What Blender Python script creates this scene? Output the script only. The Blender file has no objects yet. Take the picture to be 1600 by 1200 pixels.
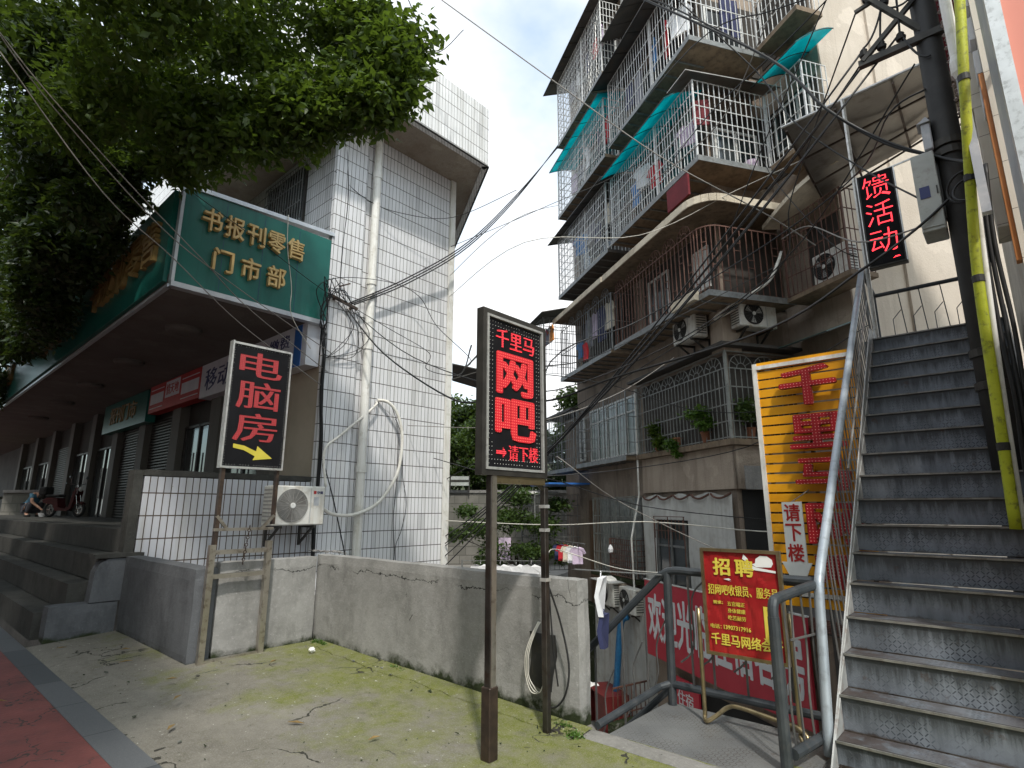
import bpy, math, random
import numpy as np
from mathutils import Vector, noise as mnoise

random.seed(7)
sc = bpy.context.scene
COL = sc.collection
PI = math.pi

# ------------------------------------------------------------------ camera, sky, sun, exposure
CAMZ = 1.6
cam = bpy.data.objects.new('camera', bpy.data.cameras.new('camera'))
COL.objects.link(cam)
cam.location = (0, 0, CAMZ)
cam.rotation_euler = (math.radians(90) + math.atan(194 / 880), 0, math.radians(41.7))
cam.data.sensor_width = 36
cam.data.lens = 19.8
cam.data.clip_start = 0.05
cam.data.clip_end = 2000
sc.camera = cam

SUN_EL = math.radians(50)
SUN_H = (-0.78, 0.626)            # way the light travels over the ground
w = bpy.data.worlds.new('World')
sc.world = w
w.use_nodes = True
wn, wl = w.node_tree.nodes, w.node_tree.links
bg = wn['Background']
sky = wn.new('ShaderNodeTexSky')
sky.sky_type = 'NISHITA'
sky.sun_disc = False
sky.sun_elevation = SUN_EL
sky.sun_rotation = math.atan2(-SUN_H[0], -SUN_H[1])
sky.air_density = 1.0
sky.dust_density = 2.5
tc = wn.new('ShaderNodeTexCoord')
mp = wn.new('ShaderNodeMapping')
mp.inputs['Scale'].default_value = (1.0, 1.0, 1.6)
mp.inputs['Location'].default_value = (0.35, 0.1, 0.0)
nz = wn.new('ShaderNodeTexNoise')
nz.inputs['Scale'].default_value = 2.1
nz.inputs['Detail'].default_value = 6
nz.inputs['Roughness'].default_value = 0.52
cr = wn.new('ShaderNodeValToRGB')
cr.color_ramp.elements[0].position = 0.36
cr.color_ramp.elements[0].color = (0.30, 0.30, 0.30, 1)
cr.color_ramp.elements[1].position = 0.60
cr.color_ramp.elements[1].color = (1, 1, 1, 1)
mx = wn.new('ShaderNodeMixRGB')
mx.inputs[2].default_value = (9.8, 9.9, 10.0, 1)     # bright thin cloud
wl.new(tc.outputs['Generated'], mp.inputs['Vector'])
wl.new(mp.outputs['Vector'], nz.inputs['Vector'])
wl.new(nz.outputs['Fac'], cr.inputs['Fac'])
wl.new(cr.outputs['Color'], mx.inputs['Fac'])
gn = wn.new('ShaderNodeMixRGB')
gn.blend_type = 'MULTIPLY'
gn.inputs[0].default_value = 1.0
gn.inputs[2].default_value = (2.35, 2.85, 2.7, 1)     # humid, milky blue
wl.new(sky.outputs['Color'], gn.inputs[1])
wl.new(gn.outputs['Color'], mx.inputs[1])
wl.new(mx.outputs['Color'], bg.inputs['Color'])
bg.inputs['Strength'].default_value = 0.112

sd = bpy.data.lights.new('sun', 'SUN')
sun = bpy.data.objects.new('sun', sd)
COL.objects.link(sun)
sd.energy = 2.5
sd.angle = math.radians(3.0)
sd.color = (1.0, 0.955, 0.88)
sun.location = (20, -20, 40)
dv = Vector((SUN_H[0] * math.cos(SUN_EL), SUN_H[1] * math.cos(SUN_EL), -math.sin(SUN_EL)))
sun.rotation_euler = dv.to_track_quat('-Z', 'Y').to_euler()

vs = sc.view_settings
vs.view_transform = 'Standard'
vs.look = 'None'
vs.gamma = 1
vs.use_curve_mapping = False
vs.exposure = 0.30
sc.cycles.max_bounces = 6
sc.cycles.diffuse_bounces = 3
sc.cycles.transparent_max_bounces = 12

# ------------------------------------------------------------------ materials
MATS = {}


class NT:
    """small wrapper that makes node graphs shorter to write"""

    def __init__(s, name):
        s.m = bpy.data.materials.new(name)
        s.m.use_nodes = True
        s.n = s.m.node_tree.nodes
        s.l = s.m.node_tree.links
        s.b = s.n['Principled BSDF']
        g = s.n.new('ShaderNodeNewGeometry')
        s.pos = g.outputs['Position']

    def link(s, a, b):
        s.l.new(a, b)

    def val(s, x, sock):
        if hasattr(x, 'default_value') and hasattr(x, 'is_output'):
            s.l.new(x, sock)
        else:
            sock.default_value = x

    def math(s, op, a, b=0.0, c=None, clamp=False):
        n = s.n.new('ShaderNodeMath')
        n.operation = op
        n.use_clamp = clamp
        s.val(a, n.inputs[0])
        s.val(b, n.inputs[1])
        if c is not None:
            s.val(c, n.inputs[2])
        return n.outputs[0]

    def noise(s, scale, detail=4, rough=0.55, vec=None, stretch=None):
        n = s.n.new('ShaderNodeTexNoise')
        n.inputs['Scale'].default_value = scale
        n.inputs['Detail'].default_value = detail
        n.inputs['Roughness'].default_value = rough
        v = vec or s.pos
        if stretch:
            mpn = s.n.new('ShaderNodeMapping')
            mpn.inputs['Scale'].default_value = stretch
            s.l.new(v, mpn.inputs['Vector'])
            v = mpn.outputs['Vector']
        s.l.new(v, n.inputs['Vector'])
        return n.outputs['Fac']

    def ramp(s, fac, stops):
        n = s.n.new('ShaderNodeValToRGB')
        e = n.color_ramp.elements
        while len(e) < len(stops):
            e.new(0.5)
        for k, (p, c) in enumerate(stops):
            e[k].position = p
            e[k].color = c if len(c) == 4 else (c[0], c[1], c[2], 1)
        s.l.new(fac, n.inputs['Fac'])
        return n.outputs['Color']

    def step(s, fac, a, b):
        return s.ramp(fac, [(a, (0, 0, 0)), (b, (1, 1, 1))])

    def mix(s, fac, a, b, mode='MIX'):
        n = s.n.new('ShaderNodeMixRGB')
        n.blend_type = mode
        s.val(fac, n.inputs[0])
        for x, k in ((a, 1), (b, 2)):
            if isinstance(x, tuple):
                n.inputs[k].default_value = (x[0], x[1], x[2], 1)
            else:
                s.l.new(x, n.inputs[k])
        return n.outputs[0]

    def xyz(s):
        n = s.n.new('ShaderNodeSeparateXYZ')
        s.l.new(s.pos, n.inputs[0])
        return n.outputs

    def color(s, c):
        if isinstance(c, tuple):
            s.b.inputs['Base Color'].default_value = (c[0], c[1], c[2], 1)
        else:
            s.l.new(c, s.b.inputs['Base Color'])

    def bump(s, h, strength=0.3, dist=0.01):
        n = s.n.new('ShaderNodeBump')
        n.inputs['Strength'].default_value = strength
        n.inputs['Distance'].default_value = dist
        s.l.new(h, n.inputs['Height'])
        s.l.new(n.outputs['Normal'], s.b.inputs['Normal'])


def mat(name, c1, c2=None, scale=3.0, rough=0.75, metal=0.0, bump=0.0, bscale=60.0, dirt=None, dirt_amt=0.5,
        streak=None, spec=0.4, lo=0.35, hi=0.65):
    """noise-mottled material; dirt = blotches, streak = vertical run marks"""
    t = NT(name)
    c2 = c2 or tuple(min(1, v * 1.25) for v in c1)
    col = t.mix(t.step(t.noise(scale, 6), lo, hi), c1, c2)
    if dirt:
        f = t.math('MULTIPLY', t.step(t.noise(scale * 2.7, 8, 0.65), 0.52, 0.68), dirt_amt)
        col = t.mix(f, col, dirt)
    if streak:
        f = t.math('MULTIPLY', t.step(t.noise(1.0, 5, 0.6, stretch=(9, 9, 0.7)), 0.5, 0.72), 0.65)
        col = t.mix(f, col, streak)
    t.color(col)
    t.b.inputs['Roughness'].default_value = rough
    t.b.inputs['Metallic'].default_value = metal
    t.b.inputs['Specular IOR Level'].default_value = spec
    if bump:
        t.bump(t.noise(bscale, 4, 0.6), bump, 0.01)
    MATS[name] = t.m
    return t.m


def emit(name, c, strength, base=None):
    t = NT(name)
    t.color(base or c)
    t.b.inputs['Emission Color'].default_value = (c[0], c[1], c[2], 1)
    t.b.inputs['Emission Strength'].default_value = strength
    t.b.inputs['Roughness'].default_value = 0.5
    MATS[name] = t.m
    return t.m


def tile_mat(name, wd, ht, white, grout, gv=0.07, gh=0.035, zoff=0.0, uoff=0.0):
    t = NT(name)
    x, y, z = t.xyz()
    u = t.math('DIVIDE', t.math('ADD', t.math('ADD', x, y), 100.0 + uoff), wd)
    v = t.math('DIVIDE', t.math('ADD', z, 20.0 + zoff), ht)
    fu, fv = t.math('FRACT', u), t.math('FRACT', v)
    g = t.math('MAXIMUM', t.math('LESS_THAN', fu, gv), t.math('LESS_THAN', fv, gh))
    cid = t.n.new('ShaderNodeCombineXYZ')
    t.link(t.math('FLOOR', u), cid.inputs[0])
    t.link(t.math('FLOOR', v), cid.inputs[1])
    wnz = t.n.new('ShaderNodeTexWhiteNoise')
    t.link(cid.outputs[0], wnz.inputs['Vector'])
    c = t.mix(wnz.outputs['Value'], white, tuple(q * 0.93 for q in white))
    c = t.mix(t.math('MULTIPLY', t.step(t.noise(1.2, 6, 0.6), 0.5, 0.8), 0.35), c, tuple(q * 0.72 for q in white))
    sk = t.math('MULTIPLY', t.step(t.noise(1.0, 6, 0.65, stretch=(7, 7, 0.35)), 0.50, 0.72), 0.5)
    c = t.mix(sk, c, (0.34, 0.33, 0.29))
    odd = t.math('GREATER_THAN', wnz.outputs['Value'], 0.965)
    c = t.mix(t.math('MULTIPLY', odd, 0.55), c, tuple(q * 0.62 for q in white))
    chip = t.step(t.noise(26, 5, 0.7), 0.68, 0.71)
    c = t.mix(chip, c, (0.22, 0.20, 0.18))
    c = t.mix(g, c, grout)
    t.color(c)
    t.link(t.math('ADD', t.math('MULTIPLY', g, 0.5), 0.28), t.b.inputs['Roughness'])
    t.bump(t.math('SUBTRACT', 1.0, g), 0.35, 0.006)
    MATS[name] = t.m
    return t.m


def concrete_mat(name, c1, c2, moss=0.0, crack=False, base_z=0.0):
    t = NT(name)
    x, y, z = t.xyz()
    col = t.mix(t.step(t.noise(1.6, 7, 0.6), 0.32, 0.68), c1, c2)
    col = t.mix(t.math('MULTIPLY', t.step(t.noise(1.0, 5, 0.6, stretch=(4, 4, 1.0)), 0.5, 0.8), 0.45), col, tuple(q * 0.6 for q in c1))
    col = t.mix(t.math('MULTIPLY', t.step(t.noise(9, 8, 0.75), 0.45, 0.68), 0.4), col, tuple(q * 1.3 for q in c2))
    col = t.mix(t.math('MULTIPLY', t.step(t.noise(3.4, 8, 0.75, stretch=(1, 1, 0.45)), 0.52, 0.68), 0.5), col, tuple(q * 0.55 for q in c1))
    col = t.mix(t.math('MULTIPLY', t.step(t.noise(40, 4, 0.7), 0.58, 0.70), 0.5), col, tuple(q * 1.45 for q in c2))
    col = t.mix(t.step(t.noise(14, 6, 0.75), 0.69, 0.72), col, (0.05, 0.05, 0.045))
    if moss:
        # growth of dark algae and moss along the foot of the wall
        low = t.math('SUBTRACT', 1.0, t.math('DIVIDE', t.math('SUBTRACT', z, base_z), moss), clamp=True)
        f = t.math('MULTIPLY', low, t.noise(5, 6, 0.7))
        col = t.mix(t.step(f, 0.28, 0.42), col, (0.028, 0.036, 0.016))
    h = t.noise(35, 6, 0.7)
    if crack:
        wv = t.math('ADD', 0.90, t.math('MULTIPLY', t.math('SUBTRACT', t.noise(2.4, 6, 0.7), 0.5), 0.30))
        dline = t.math('ABSOLUTE', t.math('SUBTRACT', z, wv))
        gate = t.step(t.noise(1.3, 2), 0.40, 0.46)
        cf = t.math('MULTIPLY', t.math('LESS_THAN', dline, 0.0045), gate)
        v = t.n.new('ShaderNodeTexVoronoi')
        v.feature = 'DISTANCE_TO_EDGE'
        v.inputs['Scale'].default_value = 1.1
        t.link(t.pos, v.inputs['Vector'])
        vf = t.math('MULTIPLY', t.math('LESS_THAN', v.outputs['Distance'], 0.002), t.step(t.noise(2.2, 2), 0.66, 0.68))
        cf = t.math('MAXIMUM', cf, vf)
        col = t.mix(cf, col, (0.03, 0.03, 0.028))
        h = t.math('SUBTRACT', h, cf)
    t.color(col)
    t.b.inputs['Roughness'].default_value = 0.9
    t.b.inputs['Specular IOR Level'].default_value = 0.2
    t.bump(h, 0.45, 0.012)
    MATS[name] = t.m
    return t.m


def plate_mat(name, c1, c2, worn, runs=0.72, rust=True, rise=None):
    """chequer plate: raised bars at alternating 45 degrees, worn paint"""
    t = NT(name)
    x, y, z = t.xyz()
    s = 0.030
    u = t.math('DIVIDE', t.math('ADD', x, 50.0), s)
    v = t.math('DIVIDE', t.math('ADD', t.math('ADD', y, z), 50.0), s)
    par = t.math('MODULO', t.math('ADD', t.math('FLOOR', u), t.math('FLOOR', v)), 2.0)
    fu = t.math('SUBTRACT', t.math('FRACT', u), 0.5)
    fv = t.math('SUBTRACT', t.math('FRACT', v), 0.5)
    a, b = t.math('ADD', fu, fv), t.math('SUBTRACT', fu, fv)
    m1 = t.math('MULTIPLY', t.math('LESS_THAN', t.math('ABSOLUTE', a), 0.15), t.math('LESS_THAN', t.math('ABSOLUTE', b), 0.62))
    m2 = t.math('MULTIPLY', t.math('LESS_THAN', t.math('ABSOLUTE', b), 0.15), t.math('LESS_THAN', t.math('ABSOLUTE', a), 0.62))
    bar = t.math('ADD', t.math('MULTIPLY', m1, par), t.math('MULTIPLY', m2, t.math('SUBTRACT', 1.0, par)))
    col = t.mix(t.step(t.noise(2.5, 6), 0.35, 0.65), c1, c2)
    run = t.step(t.noise(1.0, 5, 0.65, stretch=(16, 3, 1.6)), 0.46, 0.66)
    if rise:
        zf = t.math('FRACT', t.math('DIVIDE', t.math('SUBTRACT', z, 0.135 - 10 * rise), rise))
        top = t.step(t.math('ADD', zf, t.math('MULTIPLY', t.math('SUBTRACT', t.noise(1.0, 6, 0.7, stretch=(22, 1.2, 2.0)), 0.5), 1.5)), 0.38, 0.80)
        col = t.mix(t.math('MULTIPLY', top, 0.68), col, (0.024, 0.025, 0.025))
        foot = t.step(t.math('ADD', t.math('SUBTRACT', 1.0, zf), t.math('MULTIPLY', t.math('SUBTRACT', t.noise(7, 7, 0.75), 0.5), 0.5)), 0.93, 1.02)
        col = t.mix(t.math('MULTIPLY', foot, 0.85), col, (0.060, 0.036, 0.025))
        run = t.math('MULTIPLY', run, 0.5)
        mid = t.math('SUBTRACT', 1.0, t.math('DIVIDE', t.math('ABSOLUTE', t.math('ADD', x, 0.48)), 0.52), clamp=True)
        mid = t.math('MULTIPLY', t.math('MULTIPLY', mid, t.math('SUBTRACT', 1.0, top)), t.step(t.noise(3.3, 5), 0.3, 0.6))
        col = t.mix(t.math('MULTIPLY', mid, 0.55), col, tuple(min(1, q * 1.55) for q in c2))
    col = t.mix(t.math('MULTIPLY', run, runs), col, (0.022, 0.022, 0.021))
    if rust:
        col = t.mix(t.math('MULTIPLY', t.step(t.noise(9, 7, 0.7), 0.60, 0.70), 0.7), col, (0.075, 0.042, 0.026))
    wearf = t.math('MULTIPLY', bar, t.step(t.noise(3.2, 3), 0.45, 0.6))
    col = t.mix(wearf, col, worn)
    t.color(col)
    t.b.inputs['Roughness'].default_value = 0.42
    t.b.inputs['Metallic'].default_value = 0.25
    t.bump(bar, 0.6, 0.004)
    MATS[name] = t.m
    return t.m


def ground_mat():
    t = NT('mossy_concrete')
    x, y, z = t.xyz()
    col = t.mix(t.step(t.noise(0.9, 8, 0.62), 0.3, 0.7), (0.135, 0.125, 0.102), (0.225, 0.208, 0.178))
    col = t.mix(t.math('MULTIPLY', t.step(t.noise(1.0, 6, 0.65, stretch=(1.2, 3.5, 1)), 0.5, 0.72), 0.5), col, (0.095, 0.085, 0.07))
    # moss gathers along the wall foot and by the sign post
    ny = t.math('DIVIDE', t.math('SUBTRACT', y, 2.2), 1.6)
    nx = t.math('MULTIPLY', t.math('ADD', x, 3.6), 0.42)
    m = t.math('MAXIMUM', t.math('MULTIPLY', ny, 0.62), nx)
    f = t.math('ADD', m, t.math('MULTIPLY', t.math('SUBTRACT', t.noise(1.7, 8, 0.68), 0.5), 2.2))
    moss = t.mix(t.noise(7, 5), (0.085, 0.105, 0.010), (0.175, 0.185, 0.026))
    col = t.mix(t.math('MULTIPLY', t.step(f, 0.0, 0.52), 0.92), col, moss)
    # mid-scale mottling, worn aggregate, pale flecks of dropped mortar, dark grit, hairline cracks
    col = t.mix(t.math('MULTIPLY', t.step(t.noise(11, 8, 0.75), 0.42, 0.66), 0.30), col, (0.28, 0.26, 0.215))
    col = t.mix(t.math('MULTIPLY', t.step(t.noise(6.5, 8, 0.78), 0.53, 0.66), 0.50), col, (0.085, 0.078, 0.050))
    col = t.mix(t.math('MULTIPLY', t.step(t.noise(95, 3, 0.8), 0.50, 0.62), 0.35), col, (0.34, 0.325, 0.29))
    col = t.mix(t.step(t.noise(22, 2, 0.9), 0.715, 0.73), col, (0.52, 0.51, 0.48))
    col = t.mix(t.step(t.noise(70, 3, 0.8), 0.70, 0.73), col, (0.48, 0.47, 0.44))
    col = t.mix(t.step(t.noise(33, 5, 0.8), 0.69, 0.72), col, (0.07, 0.06, 0.05))
    v = t.n.new('ShaderNodeTexVoronoi')
    v.feature = 'DISTANCE_TO_EDGE'
    v.inputs['Scale'].default_value = 0.55
    wr = t.n.new('ShaderNodeVectorMath')
    nzz = t.n.new('ShaderNodeTexNoise')
    nzz.inputs['Scale'].default_value = 2.2
    nzz.inputs['Detail'].default_value = 6
    t.link(t.pos, nzz.inputs['Vector'])
    t.link(t.pos, wr.inputs[0])
    t.link(nzz.outputs['Color'], wr.inputs[1])
    t.link(wr.outputs[0], v.inputs['Vector'])
    ck = t.math('MULTIPLY', t.math('LESS_THAN', v.outputs['Distance'], 0.006), t.step(t.noise(1.1, 2), 0.48, 0.51))
    col = t.mix(ck, col, (0.04, 0.037, 0.03))
    t.color(col)
    t.b.inputs['Roughness'].default_value = 0.88
    t.b.inputs['Specular IOR Level'].default_value = 0.25
    t.bump(t.math('SUBTRACT', t.noise(28, 7, 0.72), ck), 0.5, 0.012)
    MATS['mossy_concrete'] = t.m


def cracked_red():
    t = NT('red_paving')
    col = t.mix(t.step(t.noise(2.2, 7, 0.62), 0.3, 0.7), (0.125, 0.038, 0.034), (0.205, 0.062, 0.054))
    col = t.mix(t.math('MULTIPLY', t.step(t.noise(5, 6, 0.7), 0.54, 0.68), 0.55), col, (0.075, 0.04, 0.036))
    v = t.n.new('ShaderNodeTexVoronoi')
    v.feature = 'DISTANCE_TO_EDGE'
    v.inputs['Scale'].default_value = 1.7
    wr = t.n.new('ShaderNodeVectorMath')
    nzz = t.n.new('ShaderNodeTexNoise')
    nzz.inputs['Scale'].default_value = 3.0
    nzz.inputs['Detail'].default_value = 5
    t.link(t.pos, nzz.inputs['Vector'])
    t.link(t.pos, wr.inputs[0])
    t.link(nzz.outputs['Color'], wr.inputs[1])
    t.link(wr.outputs[0], v.inputs['Vector'])
    ck = t.math('MULTIPLY', t.math('LESS_THAN', v.outputs['Distance'], 0.016), t.step(t.noise(2.0, 3), 0.42, 0.5))
    col = t.mix(ck, col, (0.035, 0.026, 0.022))
    t.color(col)
    t.b.inputs['Roughness'].default_value = 0.7
    t.bump(t.math('SUBTRACT', t.noise(30, 5), ck), 0.4, 0.01)
    MATS['red_paving'] = t.m


def granite():
    t = NT('granite')
    x, y, z = t.xyz()
    col = t.mix(t.noise(140, 3, 0.8), (0.03, 0.035, 0.04), (0.30, 0.31, 0.32))
    cell = t.math('FLOOR', t.math('DIVIDE', t.math('ADD', x, 60.17), 0.9))
    wnz = t.n.new('ShaderNodeTexWhiteNoise')
    wnz.noise_dimensions = '1D'
    t.link(cell, wnz.inputs['W'])
    col = t.mix(t.math('MULTIPLY', t.math('GREATER_THAN', wnz.outputs['Value'], 0.5), 0.6), col, (0.05, 0.06, 0.07))
    j = t.math('LESS_THAN', t.math('FRACT', t.math('DIVIDE', t.math('ADD', x, 60.17), 0.9)), 0.012)
    col = t.mix(j, col, (0.02, 0.02, 0.02))
    t.color(t.mix(0.5, col, (0.04, 0.043, 0.046)))
    t.b.inputs['Roughness'].default_value = 0.65
    MATS['granite'] = t.m


def plaster(name, c1, c2, dirt, streak):
    t = NT(name)
    col = t.mix(t.step(t.noise(0.8, 7, 0.6), 0.3, 0.7), c1, c2)
    col = t.mix(t.math('MULTIPLY', t.step(t.noise(1.0, 6, 0.65, stretch=(3.0, 3.0, 0.28)), 0.48, 0.72), 0.6), col, streak)
    col = t.mix(t.math('MULTIPLY', t.step(t.noise(2.6, 8, 0.7), 0.56, 0.72), 0.5), col, dirt)
    col = t.mix(t.math('MULTIPLY', t.step(t.noise(1.0, 4, 0.7, stretch=(14, 14, 0.5)), 0.60, 0.70), 0.45), col, streak)
    col = t.mix(t.math('MULTIPLY', t.step(t.noise(1.3, 3, 0.5), 0.60, 0.62), 0.35), col, tuple(min(1, q * 1.25) for q in c2))
    col = t.mix(t.math('MULTIPLY', t.step(t.noise(30, 6, 0.75), 0.60, 0.68), 0.4), col, dirt)
    t.color(col)
    t.b.inputs['Roughness'].default_value = 0.92
    t.b.inputs['Specular IOR Level'].default_value = 0.15
    t.bump(t.noise(22, 5, 0.75), 0.55, 0.02)
    MATS[name] = t.m


def leaf_mat(name, c1, c2, trans=0.45):
    t = NT(name)
    wn_ = t.n.new('ShaderNodeTexNoise')
    wn_.inputs['Scale'].default_value = 3.0
    wn_.inputs['Detail'].default_value = 6
    wn_.inputs['Roughness'].default_value = 0.8
    t.link(t.pos, wn_.inputs['Vector'])
    col = t.mix(t.step(wn_.outputs['Fac'], 0.35, 0.65), c1, c2)
    t.color(col)
    t.b.inputs['Roughness'].default_value = 0.42
    t.b.inputs['Specular IOR Level'].default_value = 0.35
    tr = t.n.new('ShaderNodeBsdfTranslucent')
    tcol = t.mix(0.5, col, (0.16, 0.24, 0.02))
    t.link(tcol, tr.inputs['Color'])
    ms = t.n.new('ShaderNodeMixShader')
    ms.inputs[0].default_value = trans
    t.link(t.b.outputs[0], ms.inputs[1])
    t.link(tr.outputs[0], ms.inputs[2])
    out = t.n['Material Output']
    t.link(ms.outputs[0], out.inputs['Surface'])
    MATS[name] = t.m


def slab_mat(name, c, gx=0.6, gz=0.6, grout=(0.1, 0.09, 0.08), gw=0.012):
    """large square cladding tiles"""
    t = NT(name)
    x, y, z = t.xyz()
    fu = t.math('FRACT', t.math('DIVIDE', t.math('ADD', t.math('ADD', x, y), 90.3), gx))
    fv = t.math('FRACT', t.math('DIVIDE', t.math('ADD', z, 30.1), gz))
    g = t.math('MAXIMUM', t.math('LESS_THAN', fu, gw), t.math('LESS_THAN', fv, gw))
    col = t.mix(t.step(t.noise(1.5, 6), 0.35, 0.65), c, tuple(q * 0.82 for q in c))
    col = t.mix(t.math('MULTIPLY', t.step(t.noise(1.0, 5, 0.6, stretch=(6, 6, 0.5)), 0.52, 0.75), 0.4), col, tuple(q * 0.5 for q in c))
    col = t.mix(g, col, grout)
    t.color(col)
    t.b.inputs['Roughness'].default_value = 0.7
    MATS[name] = t.m


def block_wall():
    t = NT('stone_blocks')
    br = t.n.new('ShaderNodeTexBrick')
    br.inputs['Scale'].default_value = 1.0
    br.inputs['Brick Width'].default_value = 0.75
    br.inputs['Row Height'].default_value = 0.36
    br.inputs['Mortar Size'].default_value = 0.018
    br.inputs['Color1'].default_value = (0.13, 0.125, 0.11, 1)
    br.inputs['Color2'].default_value = (0.21, 0.20, 0.18, 1)
    br.inputs['Mortar'].default_value = (0.10, 0.095, 0.085, 1)
    x, y, z = t.xyz()
    cb = t.n.new('ShaderNodeCombineXYZ')
    t.link(t.math('ADD', x, y), cb.inputs[0])
    t.link(z, cb.inputs[1])
    t.link(cb.outputs[0], br.inputs['Vector'])
    col = t.mix(t.math('MULTIPLY', t.step(t.noise(0.8, 7, 0.65), 0.42, 0.7), 0.7), br.outputs['Color'], (0.09, 0.09, 0.075))
    t.color(col)
    t.b.inputs['Roughness'].default_value = 0.95
    t.bump(br.outputs['Fac'], 0.5, 0.02)
    MATS['stone_blocks'] = t.m


def teal():
    """translucent corrugated plastic"""
    t = NT('teal_sheet')
    col = t.mix(t.step(t.noise(3, 5), 0.35, 0.65), (0.012, 0.42, 0.46), (0.025, 0.55, 0.58))
    t.color(col)
    t.b.inputs['Roughness'].default_value = 0.3
    tr = t.n.new('ShaderNodeBsdfTranslucent')
    t.link(col, tr.inputs['Color'])
    ms = t.n.new('ShaderNodeMixShader')
    ms.inputs[0].default_value = 0.75
    t.link(t.b.outputs[0], ms.inputs[1])
    t.link(tr.outputs[0], ms.inputs[2])
    t.link(ms.outputs[0], t.n['Material Output'].inputs['Surface'])
    MATS['teal_sheet'] = t.m


ground_mat()
cracked_red()
granite()
block_wall()
tile_mat('white_tile', 0.088, 0.307, (0.74, 0.74, 0.76), (0.055, 0.048, 0.042), 0.10, 0.045)
tile_mat('white_tile_wall', 0.092, 0.307, (0.50, 0.51, 0.545), (0.075, 0.055, 0.04), 0.15, 0.055)
tile_mat('parapet_tile', 0.085, 0.30, (0.84, 0.84, 0.84), (0.10, 0.09, 0.08), 0.08, 0.04)
slab_mat('pilaster_tile', (0.10, 0.093, 0.078), 0.45, 0.6)
slab_mat('cream_tile', (0.62, 0.58, 0.50), 0.62, 0.42)
concrete_mat('wall_concrete', (0.215, 0.21, 0.20), (0.30, 0.292, 0.28), 0.34, True)
concrete_mat('plain_concrete', (0.17, 0.165, 0.155), (0.25, 0.24, 0.23), 0.16, False)
concrete_mat('ledge_concrete', (0.17, 0.165, 0.15), (0.25, 0.24, 0.225))
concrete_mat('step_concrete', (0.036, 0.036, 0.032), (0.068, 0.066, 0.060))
concrete_mat('grey_render', (0.085, 0.088, 0.094), (0.12, 0.124, 0.132), 0.18, False)
plaster('brown_plaster', (0.225, 0.178, 0.142), (0.335, 0.275, 0.225), (0.11, 0.09, 0.074), (0.085, 0.064, 0.05))
plaster('tan_plaster', (0.35, 0.285, 0.23), (0.45, 0.375, 0.305), (0.19, 0.155, 0.13), (0.17, 0.13, 0.105))
plaster('pebble_plaster', (0.50, 0.435, 0.365), (0.60, 0.53, 0.455), (0.40, 0.345, 0.29), (0.42, 0.36, 0.30))
plaster('soffit_plaster', (0.33, 0.28, 0.23), (0.46, 0.405, 0.34), (0.16, 0.12, 0.09), (0.26, 0.20, 0.15))
plaster('cream_cornice', (0.52, 0.45, 0.35), (0.64, 0.57, 0.46), (0.30, 0.25, 0.19), (0.24, 0.2, 0.155))
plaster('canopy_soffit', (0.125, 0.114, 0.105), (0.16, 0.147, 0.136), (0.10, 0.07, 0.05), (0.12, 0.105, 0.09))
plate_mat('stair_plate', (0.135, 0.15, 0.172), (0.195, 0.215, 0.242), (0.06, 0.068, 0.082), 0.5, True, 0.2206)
plate_mat('landing_plate', (0.155, 0.158, 0.16), (0.205, 0.208, 0.206), (0.09, 0.08, 0.07), 0.0)
mat('nosing_steel', (0.20, 0.195, 0.185), (0.33, 0.32, 0.30), 8, 0.4, 0.5, dirt=(0.12, 0.08, 0.06))
mat('rail_paint', (0.036, 0.042, 0.048), (0.06, 0.067, 0.074), 6, 0.42, 0.2, dirt=(0.13, 0.12, 0.11), dirt_amt=0.3)
mat('rail_light', (0.30, 0.34, 0.385), (0.39, 0.43, 0.47), 4, 0.4, 0.3, dirt=(0.12, 0.12, 0.12), dirt_amt=0.45)
mat('stringer_paint', (0.34, 0.345, 0.34), (0.46, 0.46, 0.45), 5, 0.5, 0.2, dirt=(0.16, 0.09, 0.06), dirt_amt=0.6)
mat('thin_bar', (0.10, 0.10, 0.10), (0.17, 0.165, 0.16), 6, 0.45, 0.4)
mat('stainless', (0.42, 0.38, 0.32), (0.55, 0.51, 0.45), 5, 0.28, 0.85, dirt=(0.10, 0.065, 0.04), dirt_amt=0.6)
mat('rusty_steel', (0.05, 0.036, 0.03), (0.10, 0.068, 0.05), 7, 0.45, 0.5, dirt=(0.03, 0.025, 0.02), dirt_amt=0.8)
mat('dark_steel', (0.035, 0.033, 0.03), (0.06, 0.056, 0.05), 7, 0.5, 0.4)
mat('frame_silver', (0.55, 0.55, 0.53), (0.66, 0.66, 0.64), 9, 0.35, 0.6, dirt=(0.2, 0.19, 0.17))
mat('bronze', (0.26, 0.205, 0.11), (0.36, 0.29, 0.17), 6, 0.3, 0.8, dirt=(0.07, 0.05, 0.03))
mat('cage_silver', (0.56, 0.56, 0.55), (0.68, 0.68, 0.67), 6, 0.42, 0.2, dirt=(0.17, 0.14, 0.12), dirt_amt=0.6)
mat('cage_grey', (0.16, 0.165, 0.165), (0.25, 0.255, 0.25), 5, 0.5, 0.3, dirt=(0.09, 0.07, 0.06))
mat('cage_rust', (0.10, 0.048, 0.036), (0.17, 0.085, 0.063), 5, 0.7, 0.1, dirt=(0.05, 0.03, 0.025))
mat('cage_green', (0.19, 0.20, 0.185), (0.28, 0.285, 0.265), 5, 0.5, 0.2, dirt=(0.06, 0.05, 0.04))
mat('cable_black', (0.012, 0.012, 0.013), (0.02, 0.02, 0.021), 5, 0.5)
mat('cable_grey', (0.21, 0.195, 0.175), (0.27, 0.25, 0.23), 5, 0.6)
mat('cable_white', (0.48, 0.455, 0.40), (0.68, 0.65, 0.58), 5, 0.5)
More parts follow.
